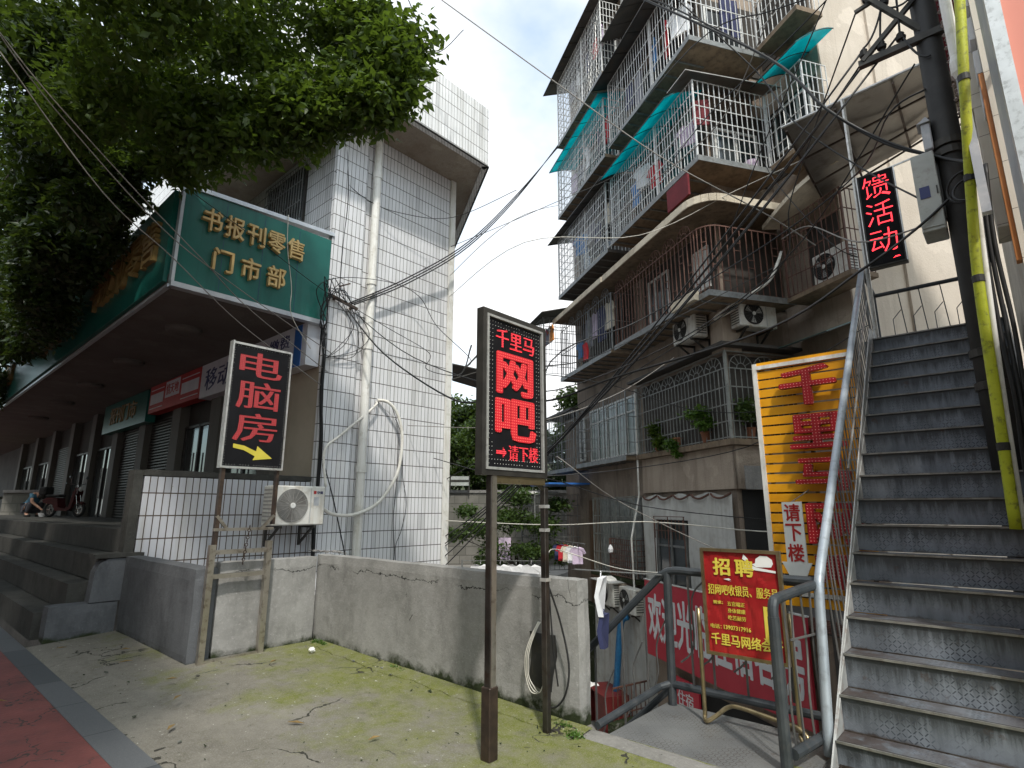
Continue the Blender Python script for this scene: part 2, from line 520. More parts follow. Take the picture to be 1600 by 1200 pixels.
mat('pvc_white', (0.70, 0.69, 0.65), (0.78, 0.77, 0.74), 3, 0.4, dirt=(0.45, 0.42, 0.35), streak=(0.42, 0.38, 0.30))
mat('hose_white', (0.68, 0.655, 0.60), (0.74, 0.72, 0.67), 6, 0.5, dirt=(0.4, 0.37, 0.3))
mat('ac_white', (0.62, 0.61, 0.57), (0.70, 0.69, 0.65), 3, 0.4, dirt=(0.35, 0.3, 0.22), streak=(0.40, 0.33, 0.24))
mat('ac_grey', (0.42, 0.42, 0.41), (0.47, 0.47, 0.46), 3, 0.4)
mat('grille_dark', (0.05, 0.048, 0.045), (0.075, 0.07, 0.066), 12, 0.5)
mat('grille_light', (0.30, 0.29, 0.27), (0.37, 0.36, 0.34), 12, 0.5)
mat('painted_hole_shade', (0.012, 0.012, 0.012), (0.02, 0.02, 0.02), 2, 0.8)  # black colour stands in for shade inside holes and openings
mat('painted_arcade_shade', (0.03, 0.028, 0.025), (0.05, 0.047, 0.042), 1.5, 0.8)  # near-black colour paints in the deep shade of the arcade
mat('painted_interior_shade', (0.045, 0.04, 0.036), (0.075, 0.066, 0.058), 1.5, 0.9)  # dark colour stands in for shade inside balconies and window openings
mat('glass_dark', (0.035, 0.042, 0.045), (0.06, 0.07, 0.072), 1.0, 0.08, spec=0.6)
mat('glass_green', (0.10, 0.135, 0.125), (0.16, 0.20, 0.19), 1.2, 0.15, spec=0.6)
mat('window_white', (0.66, 0.66, 0.64), (0.74, 0.74, 0.72), 4, 0.45, dirt=(0.4, 0.38, 0.33))
mat('curtain', (0.16, 0.18, 0.18), (0.27, 0.29, 0.28), 7, 0.8)
teal()
mat('green_board', (0.012, 0.115, 0.095), (0.018, 0.15, 0.122), 1.5, 0.3, streak=(0.012, 0.09, 0.075))
mat('gold_shaded', (0.20, 0.13, 0.04), (0.27, 0.18, 0.06), 5, 0.5)  # darker copy of the gold lettering, arcade shade put into its colour
mat('gold_letter', (0.62, 0.42, 0.16), (0.72, 0.52, 0.23), 5, 0.4)
mat('alu_trim', (0.5, 0.52, 0.55), (0.6, 0.62, 0.64), 5, 0.35, 0.5)
mat('black_panel', (0.006, 0.006, 0.007), (0.010, 0.010, 0.012), 6, 0.75, spec=0.15)
mat('paint_red', (0.40, 0.022, 0.022), (0.46, 0.03, 0.028), 4, 0.5)
mat('banner_red', (0.44, 0.022, 0.045), (0.50, 0.032, 0.058), 2, 0.4)
mat('banner_white', (0.62, 0.64, 0.67), (0.70, 0.72, 0.74), 4, 0.6)
mat('poster_red', (0.27, 0.012, 0.014), (0.34, 0.02, 0.02), 9, 0.22)
mat('poster_yellow', (0.66, 0.52, 0.06), (0.74, 0.60, 0.10), 9, 0.4)
mat('poster_dark', (0.18, 0.10, 0.02), (0.22, 0.13, 0.03), 9, 0.4)
mat('paper_white', (0.74, 0.73, 0.70), (0.80, 0.79, 0.77), 5, 0.6)
mat('slat_yellow', (0.70, 0.30, 0.008), (0.78, 0.36, 0.014), 3, 0.4)
mat('slat_back', (0.05, 0.045, 0.04), (0.09, 0.085, 0.08), 3, 0.7)
mat('letter_red', (0.36, 0.010, 0.014), (0.43, 0.014, 0.018), 4, 0.35)
mat('arrow_white', (0.76, 0.77, 0.75), (0.82, 0.83, 0.81), 3, 0.4)
emit('led_red', (1.0, 0.03, 0.035), 0.55, (0.5, 0.02, 0.02))
emit('led_red_dim', (1.0, 0.06, 0.06), 0.22, (0.45, 0.03, 0.03))
emit('led_red_hot', (1.0, 0.035, 0.05), 2.2, (0.6, 0.03, 0.04))
mat('led_white', (0.60, 0.60, 0.56), (0.7, 0.7, 0.66), 30, 0.3)
mat('led_yellow', (0.52, 0.44, 0.05), (0.6, 0.5, 0.07), 8, 0.5)
mat('sign_blue', (0.03, 0.13, 0.42), (0.04, 0.16, 0.48), 3, 0.4)
mat('sign_white', (0.60, 0.62, 0.68), (0.68, 0.70, 0.75), 3, 0.4)
mat('sign_navy', (0.02, 0.03, 0.12), (0.03, 0.04, 0.15), 3, 0.4)
mat('pole_black', (0.020, 0.020, 0.020), (0.035, 0.034, 0.033), 4, 0.6, bump=0.2, bscale=30)
mat('yellow_tube', (0.36, 0.40, 0.014), (0.47, 0.50, 0.03), 6, 0.5, dirt=(0.09, 0.09, 0.025), dirt_amt=0.85, streak=(0.14, 0.14, 0.03), bump=0.3, bscale=50)
mat('chain_grey', (0.22, 0.18, 0.165), (0.3, 0.25, 0.235), 20, 0.6)
mat('pink_panel', (0.72, 0.27, 0.20), (0.78, 0.31, 0.235), 0.8, 0.3, spec=0.3)
mat('panel_grey', (0.33, 0.35, 0.38), (0.42, 0.44, 0.47), 2, 0.4, dirt=(0.6, 0.6, 0.6))
mat('box_grey', (0.34, 0.36, 0.34), (0.42, 0.44, 0.42), 4, 0.5, dirt=(0.2, 0.17, 0.14))
mat('orange_strip', (0.36, 0.13, 0.03), (0.42, 0.17, 0.05), 4, 0.5)
mat('post_metal', (0.04, 0.038, 0.035), (0.11, 0.10, 0.09), 4, 0.32, 0.8, dirt=(0.06, 0.035, 0.025), dirt_amt=0.7)
mat('cloth_maroon', (0.12, 0.012, 0.018), (0.17, 0.018, 0.026), 4, 0.8)
mat('roof_metal', (0.26, 0.24, 0.22), (0.36, 0.34, 0.31), 2, 0.34, 0.75, dirt=(0.14, 0.10, 0.08))
mat('roof_edge', (0.62, 0.62, 0.60), (0.7, 0.7, 0.68), 4, 0.4, 0.3)
mat('dark_sheet', (0.045, 0.042, 0.04), (0.075, 0.07, 0.066), 2, 0.7, dirt=(0.11, 0.07, 0.045))
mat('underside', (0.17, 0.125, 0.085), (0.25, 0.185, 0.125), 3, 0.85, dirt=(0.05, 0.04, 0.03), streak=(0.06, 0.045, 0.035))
mat('tarp_white', (0.50, 0.50, 0.48), (0.60, 0.60, 0.58), 2, 0.6, dirt=(0.36, 0.34, 0.30), streak=(0.36, 0.34, 0.31), bump=0.3, bscale=5)
mat('brown_door', (0.11, 0.062, 0.035), (0.16, 0.095, 0.055), 3, 0.6, streak=(0.07, 0.04, 0.025))
mat('shutter', (0.045, 0.043, 0.038), (0.065, 0.062, 0.055), 3, 0.5, 0.3)
mat('tan_panel', (0.40, 0.345, 0.26), (0.48, 0.415, 0.32), 1.5, 0.6)
mat('corrugated', (0.40, 0.41, 0.41), (0.50, 0.51, 0.50), 2, 0.5, dirt=(0.24, 0.2, 0.16), streak=(0.26, 0.22, 0.18))
mat('blue_pipe', (0.02, 0.13, 0.30), (0.03, 0.18, 0.38), 6, 0.4, dirt=(0.02, 0.06, 0.12))
mat('dark_red_box', (0.10, 0.012, 0.012), (0.15, 0.02, 0.02), 4, 0.5)
mat('skin', (0.42, 0.24, 0.17), (0.48, 0.28, 0.20), 8, 0.6)
mat('shirt_blue', (0.06, 0.16, 0.24), (0.09, 0.21, 0.30), 8, 0.8)
mat('trousers', (0.035, 0.035, 0.045), (0.06, 0.06, 0.07), 8, 0.85)
mat('hair', (0.012, 0.01, 0.009), (0.02, 0.018, 0.016), 20, 0.6)
mat('scooter_red', (0.042, 0.008, 0.009), (0.06, 0.010, 0.012), 3, 0.25)
mat('rubber', (0.015, 0.015, 0.015), (0.025, 0.025, 0.025), 8, 0.8)
mat('chrome', (0.55, 0.55, 0.55), (0.65, 0.65, 0.65), 8, 0.15, 0.95)
mat('bark', (0.032, 0.026, 0.02), (0.06, 0.048, 0.037), 6, 0.95, bump=0.6, bscale=25)
mat('black_bag', (0.014, 0.014, 0.014), (0.028, 0.028, 0.027), 5, 0.55, dirt=(0.06, 0.05, 0.045))
mat('asphalt', (0.045, 0.045, 0.045), (0.06, 0.06, 0.06), 4, 0.9, bump=0.3, bscale=120)
mat('alley_concrete', (0.20, 0.19, 0.175), (0.30, 0.285, 0.26), 0.8, 0.9, dirt=(0.12, 0.115, 0.09))
mat('hill_soil', (0.05, 0.06, 0.025), (0.08, 0.09, 0.04), 1.0, 0.95)
mat('dry_leaf', (0.16, 0.10, 0.035), (0.24, 0.16, 0.06), 20, 0.8)
mat('terracotta', (0.24, 0.10, 0.055), (0.3, 0.13, 0.075), 6, 0.8)
for nm, c in (('cloth_white', (0.70, 0.70, 0.72)), ('cloth_red', (0.42, 0.02, 0.03)), ('cloth_navy', (0.03, 0.035, 0.09)),
              ('cloth_pink', (0.42, 0.12, 0.16)), ('cloth_blue', (0.06, 0.20, 0.46)), ('cloth_grey', (0.20, 0.20, 0.23)),
              ('cloth_orange', (0.52, 0.20, 0.05)), ('cloth_lilac', (0.52, 0.42, 0.55)), ('cloth_cream', (0.60, 0.54, 0.44))):
    mat(nm, c, None, 6, 0.85)
leaf_mat('leaf_near', (0.032, 0.060, 0.010), (0.080, 0.130, 0.022), 0.46)
leaf_mat('leaf_dark', (0.015, 0.028, 0.008), (0.030, 0.054, 0.012), 0.25)
leaf_mat('leaf_far', (0.030, 0.058, 0.018), (0.075, 0.115, 0.030), 0.35)
leaf_mat('leaf_shrub', (0.040, 0.080, 0.020), (0.085, 0.135, 0.040), 0.4)
leaf_mat('leaf_pot', (0.05, 0.12, 0.02), (0.12, 0.22, 0.04), 0.4)

# ------------------------------------------------------------------ geometry helpers
FR = {}          # object -> (location, rotation z) of the frame its mesh is written in


class MB:
    def __init__(s):
        s.v, s.f = [], []

    def add(s, vs, fs):
        o = len(s.v)
        s.v += [tuple(q) for q in vs]
        s.f += [tuple(i + o for i in f) for f in fs]
        return s

    def box(s, x0, y0, z0, x1, y1, z1):
        x0, x1 = min(x0, x1), max(x0, x1)
        y0, y1 = min(y0, y1), max(y0, y1)
        z0, z1 = min(z0, z1), max(z0, z1)
        return s.add([(x0, y0, z0), (x1, y0, z0), (x1, y1, z0), (x0, y1, z0), (x0, y0, z1), (x1, y0, z1), (x1, y1, z1), (x0, y1, z1)],
                     [(0, 3, 2, 1), (4, 5, 6, 7), (0, 1, 5, 4), (1, 2, 6, 5), (2, 3, 7, 6), (3, 0, 4, 7)])

    def bbox(s, x0, y0, z0, x1, y1, z1, b=0.01):
        """box with chamfered edges"""
        x0, x1 = min(x0, x1), max(x0, x1)
        y0, y1 = min(y0, y1), max(y0, y1)
        z0, z1 = min(z0, z1), max(z0, z1)
        b = min(b, (x1 - x0) * 0.4, (y1 - y0) * 0.4, (z1 - z0) * 0.4)
        vs, idx = [], {}
        for i, X in enumerate((x0, x1)):
            for j, Y in enumerate((y0, y1)):
                for k, Z in enumerate((z0, z1)):
                    sx, sy, sz = (b if i == 0 else -b), (b if j == 0 else -b), (b if k == 0 else -b)
                    for ax, p in (('x', (X, Y + sy, Z + sz)), ('y', (X + sx, Y, Z + sz)), ('z', (X + sx, Y + sy, Z))):
                        idx[(i, j, k, ax)] = len(vs)
                        vs.append(p)
        fs = []
        I = idx
        for i in (0, 1):
            q = [I[(i, 0, 0, 'x')], I[(i, 1, 0, 'x')], I[(i, 1, 1, 'x')], I[(i, 0, 1, 'x')]]
            fs.append(q if i else q[::-1])
            q = [I[(0, i, 0, 'y')], I[(0, i, 1, 'y')], I[(1, i, 1, 'y')], I[(1, i, 0, 'y')]]
            fs.append(q if i else q[::-1])
            q = [I[(0, 0, i, 'z')], I[(1, 0, i, 'z')], I[(1, 1, i, 'z')], I[(0, 1, i, 'z')]]
            fs.append(q if i else q[::-1])
        for i in (0, 1):
            for j in (0, 1):
                fs.append([I[(i, j, 0, 'x')], I[(i, j, 1, 'x')], I[(i, j, 1, 'y')], I[(i, j, 0, 'y')]])
                fs.append([I[(i, 0, j, 'x')], I[(i, 1, j, 'x')], I[(i, 1, j, 'z')], I[(i, 0, j, 'z')]])
                fs.append([I[(0, i, j, 'y')], I[(1, i, j, 'y')], I[(1, i, j, 'z')], I[(0, i, j, 'z')]])
                for k in (0, 1):
                    fs.append([I[(i, j, k, 'x')], I[(i, j, k, 'y')], I[(i, j, k, 'z')]])
        return s.add(vs, fs)

    def tube(s, pts, r, n=8, cap=True):
        pts = [Vector(p) for p in pts]
        rs = r if isinstance(r, (list, tuple)) else [r] * len(pts)
        o = len(s.v)
        prev = None
        for i, p in enumerate(pts):
            if i == 0:
                d = pts[1] - pts[0]
            elif i == len(pts) - 1:
                d = pts[-1] - pts[-2]
            else:
                d = (pts[i + 1] - p).normalized() + (p - pts[i - 1]).normalized()
            d = d.normalized() if d.length > 1e-9 else Vector((0, 0, 1))
            if prev is None:
                a = d.cross(Vector((0, 0, 1)))
                if a.length < 1e-3:
                    a = d.cross(Vector((0, 1, 0)))
            else:
                a = prev - d * prev.dot(d)
                if a.length < 1e-6:
                    a = d.cross(Vector((0.3, 0.5, 1)))
            a.normalize()
            prev = a
            b = d.cross(a)
            for k in range(n):
                t = 2 * PI * (k + 0.5) / n
                q = p + a * (math.cos(t) * rs[i]) + b * (math.sin(t) * rs[i])
                s.v.append((q.x, q.y, q.z))
        for i in range(len(pts) - 1):
            for k in range(n):
                a0, a1 = o + i * n + k, o + i * n + (k + 1) % n
                s.f.append((a0, a1, a1 + n, a0 + n))
        if cap:
            s.f.append(tuple(o + k for k in range(n))[::-1])
            s.f.append(tuple(o + (len(pts) - 1) * n + k for k in range(n)))
        return s

    def bar(s, p0, p1, w=0.012):
        return s.tube([p0, p1], w * 0.7071, 4, True)

    def prism(s, poly, axis, a0, a1):
        """extrude a 2-d outline along axis ('x','y','z') from a0 to a1"""
        def P(q, a):
            return {'x': (a, q[0], q[1]), 'y': (q[0], a, q[1]), 'z': (q[0], q[1], a)}[axis]
        n = len(poly)
        vs = [P(q, a0) for q in poly] + [P(q, a1) for q in poly]
        fs = [tuple(range(n))[::-1], tuple(range(n, 2 * n))] + [(i, (i + 1) % n, n + (i + 1) % n, n + i) for i in range(n)]
        return s.add(vs, fs)

    def lathe(s, c, prof, n=20, axis=(0, 0, 1)):
        ax = Vector(axis).normalized()
        a = ax.cross(Vector((0, 0, 1)))
        if a.length < 1e-3:
            a = Vector((1, 0, 0))
        a.normalize()
        b = ax.cross(a)
        c = Vector(c)
        o = len(s.v)
        for (r, h) in prof:
            for k in range(n):
                t = 2 * PI * k / n
                q = c + ax * h + a * (r * math.cos(t)) + b * (r * math.sin(t))
                s.v.append((q.x, q.y, q.z))
        for i in range(len(prof) - 1):
            for k in range(n):
                a0, a1 = o + i * n + k, o + i * n + (k + 1) % n
                s.f.append((a0, a1, a1 + n, a0 + n))
        s.f.append(tuple(o + k for k in range(n))[::-1])
        s.f.append(tuple(o + (len(prof) - 1) * n + k for k in range(n)))
        return s

    def ring(s, c, R_, r, axis=(0, 0, 1), n=24, m=6):
        ax = Vector(axis).normalized()
        a = ax.cross(Vector((0, 0, 1)))
        if a.length < 1e-3:
            a = Vector((1, 0, 0))
        a.normalize()
        b = ax.cross(a)
        c = Vector(c)
        o = len(s.v)
        for i in range(n):
            t = 2 * PI * i / n
            rad = a * math.cos(t) + b * math.sin(t)
            for k in range(m):
                u = 2 * PI * k / m
                q = c + rad * (R_ + r * math.cos(u)) + ax * (r * math.sin(u))
                s.v.append((q.x, q.y, q.z))
        for i in range(n):
            for k in range(m):
                s.f.append((o + i * m + k, o + ((i + 1) % n) * m + k, o + ((i + 1) % n) * m + (k + 1) % m, o + i * m + (k + 1) % m))
        return s

    def rough(s, x0, y0, z0, x1, y1, z1, seg=0.12, amp=0.008, sc_=3.0):
        """box with gridded faces whose vertices are pushed about by noise (cast concrete)"""
        def lin(a, b):
            n = max(1, int(round((b - a) / seg)))
            return [a + (b - a) * i / n for i in range(n + 1)]
        xs, ys, zs = lin(x0, x1), lin(y0, y1), lin(z0, z1)
        key = {}

        def V(x, y, z):
            k = (round(x, 4), round(y, 4), round(z, 4))
            if k not in key:
                q = mnoise.noise_vector(Vector((x * sc_, y * sc_, z * sc_))) * amp
                q2 = mnoise.noise_vector(Vector((x * sc_ * 4, y * sc_ * 4, z * sc_ * 4 + 7))) * amp * 0.5
                inset = 0.0
                e = sum((abs(x - x0) < 1e-5 or abs(x - x1) < 1e-5, abs(y - y0) < 1e-5 or abs(y - y1) < 1e-5, abs(z - z0) < 1e-5 or abs(z - z1) < 1e-5))
                if e >= 2:
                    inset = 0.012
                cx, cy, cz = (x0 + x1) / 2, (y0 + y1) / 2, (z0 + z1) / 2
                ix = -inset * (1 if x > cx else -1) if abs(x - x0) < 1e-5 or abs(x - x1) < 1e-5 else 0
                iy = -inset * (1 if y > cy else -1) if abs(y - y0) < 1e-5 or abs(y - y1) < 1e-5 else 0
                iz = -inset * (1 if z > cz else -1) if abs(z - z0) < 1e-5 or abs(z - z1) < 1e-5 else 0
                key[k] = len(s.v)
                s.v.append((x + q.x + q2.x + ix, y + q.y + q2.y + iy, z + q.z + q2.z + iz))
            return key[k]

        def grid(A, B, fn, flip):
            for i in range(len(A) - 1):
                for j in range(len(B) - 1):
                    q = [V(*fn(A[i], B[j])), V(*fn(A[i + 1], B[j])), V(*fn(A[i + 1], B[j + 1])), V(*fn(A[i], B[j + 1]))]
                    s.f.append(tuple(q[::-1] if flip else q))
        grid(xs, ys, lambda a, b: (a, b, z0), True)
        grid(xs, ys, lambda a, b: (a, b, z1), False)
        grid(xs, zs, lambda a, b: (a, y0, b), False)
        grid(xs, zs, lambda a, b: (a, y1, b), True)
        grid(ys, zs, lambda a, b: (x0, a, b), True)
        grid(ys, zs, lambda a, b: (x1, a, b), False)
        return s

    def build(s, name, m, parent=None, local=False, smooth=False, label=None):
        me = bpy.data.meshes.new(name)
        o = bpy.data.objects.new(name, me)
        COL.objects.link(o)
        vs = s.v
        if parent is None:
            xs = [q[0] for q in vs]
            ys = [q[1] for q in vs]
            base = ((min(xs) + max(xs)) / 2, (min(ys) + max(ys)) / 2, min(q[2] for q in vs))
            o.location = base
            FR[o] = (base, 0.0)
            vs = [(q[0] - base[0], q[1] - base[1], q[2] - base[2]) for q in vs]
        else:
            o.parent = parent
            FR[o] = FR[parent]
            if not local:
                (bx, by, bz), rz = FR[parent]
                c_, s_ = math.cos(-rz), math.sin(-rz)
                vs = [((q[0] - bx) * c_ - (q[1] - by) * s_, (q[0] - bx) * s_ + (q[1] - by) * c_, q[2] - bz) for q in vs]
        me.from_pydata(vs, [], s.f)
        me.update()
        me.materials.append(MATS[m] if isinstance(m, str) else m)
        if smooth:
            me.polygons.foreach_set('use_smooth', [True] * len(me.polygons))
        if label:
            o['label'] = label
        return o


def tag(o, label=None, cat=None, group=None, kind=None):
    if label:
        o['label'] = label
    if cat:
        o['category'] = cat
    if group:
        o['group'] = group
    if kind:
        o['kind'] = kind
    return o


def thing(name, label, cat, loc, rz=0.0, group=None):
    o = bpy.data.objects.new(name, None)
    COL.objects.link(o)
    o.empty_display_size = 0.2
    o.location = loc
    o.rotation_euler = (0, 0, rz)
    FR[o] = (tuple(loc), rz)
    return tag(o, label, cat, group)


def copy_tree(o, parent=None):
    c = o.copy()
    COL.objects.link(c)
    if parent is not None:
        c.parent = parent
    FR[c] = FR.get(o)
    for ch in list(o.children):
        copy_tree(ch, c)
    return c


_TX = {}


def glyphs(body, bold):
    k = (body, bold)
    if k not in _TX:
        cu = bpy.data.curves.new('lettering', 'FONT')
        cu.body = body
        cu.offset = bold
        cu.extrude = 0.5
        cu.resolution_u = 2
        ob = bpy.data.objects.new('lettering', cu)
        COL.objects.link(ob)
        dg = bpy.context.evaluated_depsgraph_get()
        dg.update()
        me = bpy.data.meshes.new_from_object(ob.evaluated_get(dg), depsgraph=dg)
        vs = np.array([v.co[:] for v in me.vertices])
        fs = [tuple(p.vertices) for p in me.polygons]
        bpy.data.objects.remove(ob)
        bpy.data.curves.remove(cu)
        bpy.data.meshes.remove(me)
        _TX[k] = (vs, fs)
    return _TX[k]


def letters(mb, body, o, ux, uy, w_, h_, depth=0.01, bold=0.018, vertical=False, gap=0.0):
    """write body into the w_ x h_ rectangle whose lower left corner is o (raised by depth along ux x uy)"""
    ux, uy, o = Vector(ux), Vector(uy), Vector(o)
    nn = ux.cross(uy)
    if vertical:
        n = len(body)
        ch = (h_ - gap * (n - 1)) / n
        for i, c in enumerate(body):
            letters(mb, c, o + uy * (h_ - (i + 1) * ch - i * gap), ux, uy, w_, ch, depth, bold)
        return mb
    thin = min(bold, 0.0)
    vs, fs = glyphs(body, thin)
    lo, hi = vs.min(0), vs.max(0)
    sx, sy = w_ / (hi[0] - lo[0]), h_ / (hi[1] - lo[1])
    if len(body) == 1 and (hi[1] - lo[1]) < 0.35:
        sy = sx
    k = max(0.0, bold)
    shifts = [(0, 0)] if k == 0 else [(0, 0), (k, 0), (-k, 0), (0, k * 0.8), (0, -k * 0.8), (k * 0.7, k * 0.6), (-k * 0.7, k * 0.6), (k * 0.7, -k * 0.6), (-k * 0.7, -k * 0.6)]
    if 0 < k < 0.018:
        shifts = shifts[:3]
    for i_, (ax_, ay_) in enumerate(shifts):      # heavier strokes: the same glyph laid a hair apart
        dz = depth * (1 + 0.03 * i_) + 0.00012 * i_
        out = []
        for q in vs:
            p = o + ux * ((q[0] - lo[0] + ax_) * sx) + uy * ((q[1] - lo[1] + ay_) * sy) + nn * ((q[2] + 0.5) * dz)
            out.append((p.x, p.y, p.z))
        mb.add(out, fs)
    return mb


def catenary(a, b, sag, n=14):
    a, b = Vector(a), Vector(b)
    return [a.lerp(b, i / n) - Vector((0, 0, sag * 4 * (i / n) * (1 - i / n))) for i in range(n + 1)]


def smooth_path(pts, n=6):
    """Catmull-Rom through the points"""
    P = [Vector(p) for p in pts]
    out = []
    for i in range(len(P) - 1):
        p0, p1, p2, p3 = P[max(i - 1, 0)], P[i], P[i + 1], P[min(i + 2, len(P) - 1)]
        for k in range(n):
            t = k / n
            out.append(0.5 * ((2 * p1) + (p2 - p0) * t + (2 * p0 - 5 * p1 + 4 * p2 - p3) * t * t + (3 * p1 - p0 - 3 * p2 + p3) * t ** 3))
    out.append(P[-1])
    return out


# leaves: many small folded kites spread through ellipsoid clumps
def leaf_mesh(name, m, clumps, per, size, parent=None, rng=None, droop=0.3, base=None, shell=0.45):
    rng = rng or np.random.default_rng(3)
    C, Rr, cnt = [], [], []
    P = []
    for (c, r, dens) in clumps:
        n = int(per * dens)
        d = rng.normal(size=(n, 3))
        d /= np.linalg.norm(d, axis=1)[:, None]
        rad = rng.random(n) ** shell
        # lumpy outline
        lump = np.array([0.78 + 0.44 * mnoise.noise(Vector((q[0] * 1.9 + c[0] * 3, q[1] * 1.9 + c[1] * 3, q[2] * 1.9 + c[2] * 3))) for q in d])
        P.append(np.array(c)[None] + d * (rad * lump)[:, None] * np.array(r)[None])
    P = np.concatenate(P)
    n = len(P)
    # leaf axes: mostly hanging outward and down
    ax = rng.normal(size=(n, 3))
    ax[:, 2] = ax[:, 2] * 0.6 - droop
    ax /= np.linalg.norm(ax, axis=1)[:, None]
    nr = rng.normal(size=(n, 3))
    nr[:, 2] = np.abs(nr[:, 2]) + 0.55
    sd_ = np.cross(ax, nr)
    sd_ /= np.linalg.norm(sd_, axis=1)[:, None]
    nr = np.cross(sd_, ax)
    L = size * (0.65 + 0.7 * rng.random(n))[:, None]
    wd = L * 0.25
    tip = P + ax * L
    mid = P + ax * L * 0.42
    a = mid + sd_ * wd + nr * wd * 0.35
    b = mid - sd_ * wd + nr * wd * 0.35
    V = np.empty((n * 4, 3))
    V[0::4], V[1::4], V[2::4], V[3::4] = P, a, tip, b
    idx = np.arange(n) * 4
    F = np.empty((n * 2, 3), dtype=np.int32)
    F[0::2] = np.stack([idx, idx + 1, idx + 2], 1)
    F[1::2] = np.stack([idx, idx + 2, idx + 3], 1)
    me = bpy.data.meshes.new(name)
    if base is None:
        base = FR[parent][0] if parent else (float(P[:, 0].mean()), float(P[:, 1].mean()), float(P[:, 2].min()))
    V -= np.array(base)[None]
    me.vertices.add(len(V))
    me.vertices.foreach_set('co', V.astype(np.float32).ravel())
    me.loops.add(F.size)
    me.loops.foreach_set('vertex_index', F.ravel())
    me.polygons.add(len(F))
    me.polygons.foreach_set('loop_start', np.arange(len(F), dtype=np.int32) * 3)
    me.update(calc_edges=True)
    me.materials.append(MATS[m])
    o = bpy.data.objects.new(name, me)
    COL.objects.link(o)
    if parent:
        o.parent = parent
        FR[o] = FR[parent]
    else:
        o.location = base
        FR[o] = (base, 0)
    return o


def dot_mat(name, c, dot, sp, r, em=0.0, emd=0.0, rough=0.4):
    t = NT(name)
    x, y, z = t.xyz()
    fu = t.math('SUBTRACT', t.math('FRACT', t.math('DIVIDE', t.math('ADD', t.math('ADD', x, y), 77.0), sp)), 0.5)
    fv = t.math('SUBTRACT', t.math('FRACT', t.math('DIVIDE', t.math('ADD', z, 33.0), sp)), 0.5)
    d = t.math('SQRT', t.math('ADD', t.math('MULTIPLY', fu, fu), t.math('MULTIPLY', fv, fv)))
    m = t.math('LESS_THAN', d, r)
    t.color(t.mix(m, c, dot))
    t.link(t.mix(m, c, dot), t.b.inputs['Emission Color'])
    t.link(t.math('MULTIPLY', t.math('ADD', em, t.math('MULTIPLY', m, emd)), t.math('ADD', 0.35, t.math('MULTIPLY', t.noise(9, 5, 0.7), 1.3))), t.b.inputs['Emission Strength'])
    t.b.inputs['Roughness'].default_value = rough
    MATS[name] = t.m


dot_mat('letter_led', (0.32, 0.006, 0.012), (0.75, 0.42, 0.36), 0.034, 0.125, 0.0, 0.1)
dot_mat('sign_led', (0.50, 0.014, 0.024), (0.75, 0.14, 0.11), 0.021, 0.22, 0.30, 0.2)
dot_mat('sign_led_dim', (0.30, 0.028, 0.032), (0.42, 0.07, 0.07), 0.020, 0.22, 0.10, 0.06)
dot_mat('sign_led_fine', (0.25, 0.008, 0.012), (0.95, 0.06, 0.08), 0.014, 0.36, 0.1, 0.7)

# ================================================================== SETTING
MB().box(-70, -16, -0.5, 60, -3.2, -0.14).build('road', 'asphalt')['kind'] = 'structure'
MB().box(-70, -3.2, -0.5, 60, 1.30, 0.0).build('sidewalk', 'red_paving')['kind'] = 'structure'
MB().box(-70, 1.30, -0.5, 60, 1.51, 0.004).build('kerb', 'granite')['kind'] = 'structure'


def ground_sheet():
    """plaza slab with a gently uneven top, a lip broken along the wall and the cut for the landing"""
    m = MB()
    xs = [-9.0 + 0.15 * i for i in range(52)]
    xs = [x for x in xs if x < -1.36] + [-1.36]
    ys = [1.51 + (3.86 - 1.51) * j / 16 for j in range(17)]
    for j in range(16):
        for i in range(len(xs) - 1):
            pass
    idx = {}
    for i, x in enumerate(xs):
        for j, y in enumerate(ys):
            h = 0.008 * mnoise.noise(Vector((x * 1.1, y * 1.1, 0))) + 0.075 * max(0, min(1, (-3.0 - x) / 4.0)) * max(0, min(1, (y - 1.5) / 1.2))
            if j == 0:
                h = 0
            idx[(i, j)] = len(m.v)
            m.v.append((x, y, h))
    for i in range(len(xs) - 1):
        for j in range(16):
            m.f.append((idx[(i, j)], idx[(i + 1, j)], idx[(i + 1, j + 1)], idx[(i, j + 1)]))
    m.box(-1.36, 1.51, -0.4, 40, 4.20, 0.0)
    m.box(-9.0, 3.60, -3.4, -1.36, 3.86, -0.06)
    return m


ground_sheet().build('plaza_ground', 'mossy_concrete')['kind'] = 'structure'
MB().box(-400, 1.6, -3.6, 400, 500, -3.3).build('alley_ground', 'alley_concrete')['kind'] = 'structure'
MB().prism([(-10.0, 10.0), (-12.6, 16.3), (-20, 36), (-60, 36), (-60, 13.2), (-16.9, 13.2)], 'z', -3.25, -0.75).build('yard_ground', 'alley_concrete')['kind'] = 'structure'


def hill():
    m = MB()
    n = 26
    idx = {}
    for i in range(n + 1):
        for j in range(n + 1):
            # strip behind the stone retaining wall, rising away
            a = -26 + 60 * i / n
            b = 0.6 + 60 * (j / n) ** 1.3
            x = -16.9 + 0.74 * a - 0.67 * b
            y = 18.5 + 0.67 * a + 0.74 * b
            idx[(i, j)] = len(m.v)
            m.v.append((x, y, 2.0 + 0.10 * b + 0.9 * mnoise.noise(Vector((x * 0.1, y * 0.1, 0)))))
    for i in range(n):
        for j in range(n):
            m.f.append((idx[(i, j)], idx[(i + 1, j)], idx[(i + 1, j + 1)], idx[(i, j + 1)]))
    return m


hill().build('hillside', 'hill_soil', smooth=True)['kind'] = 'structure'

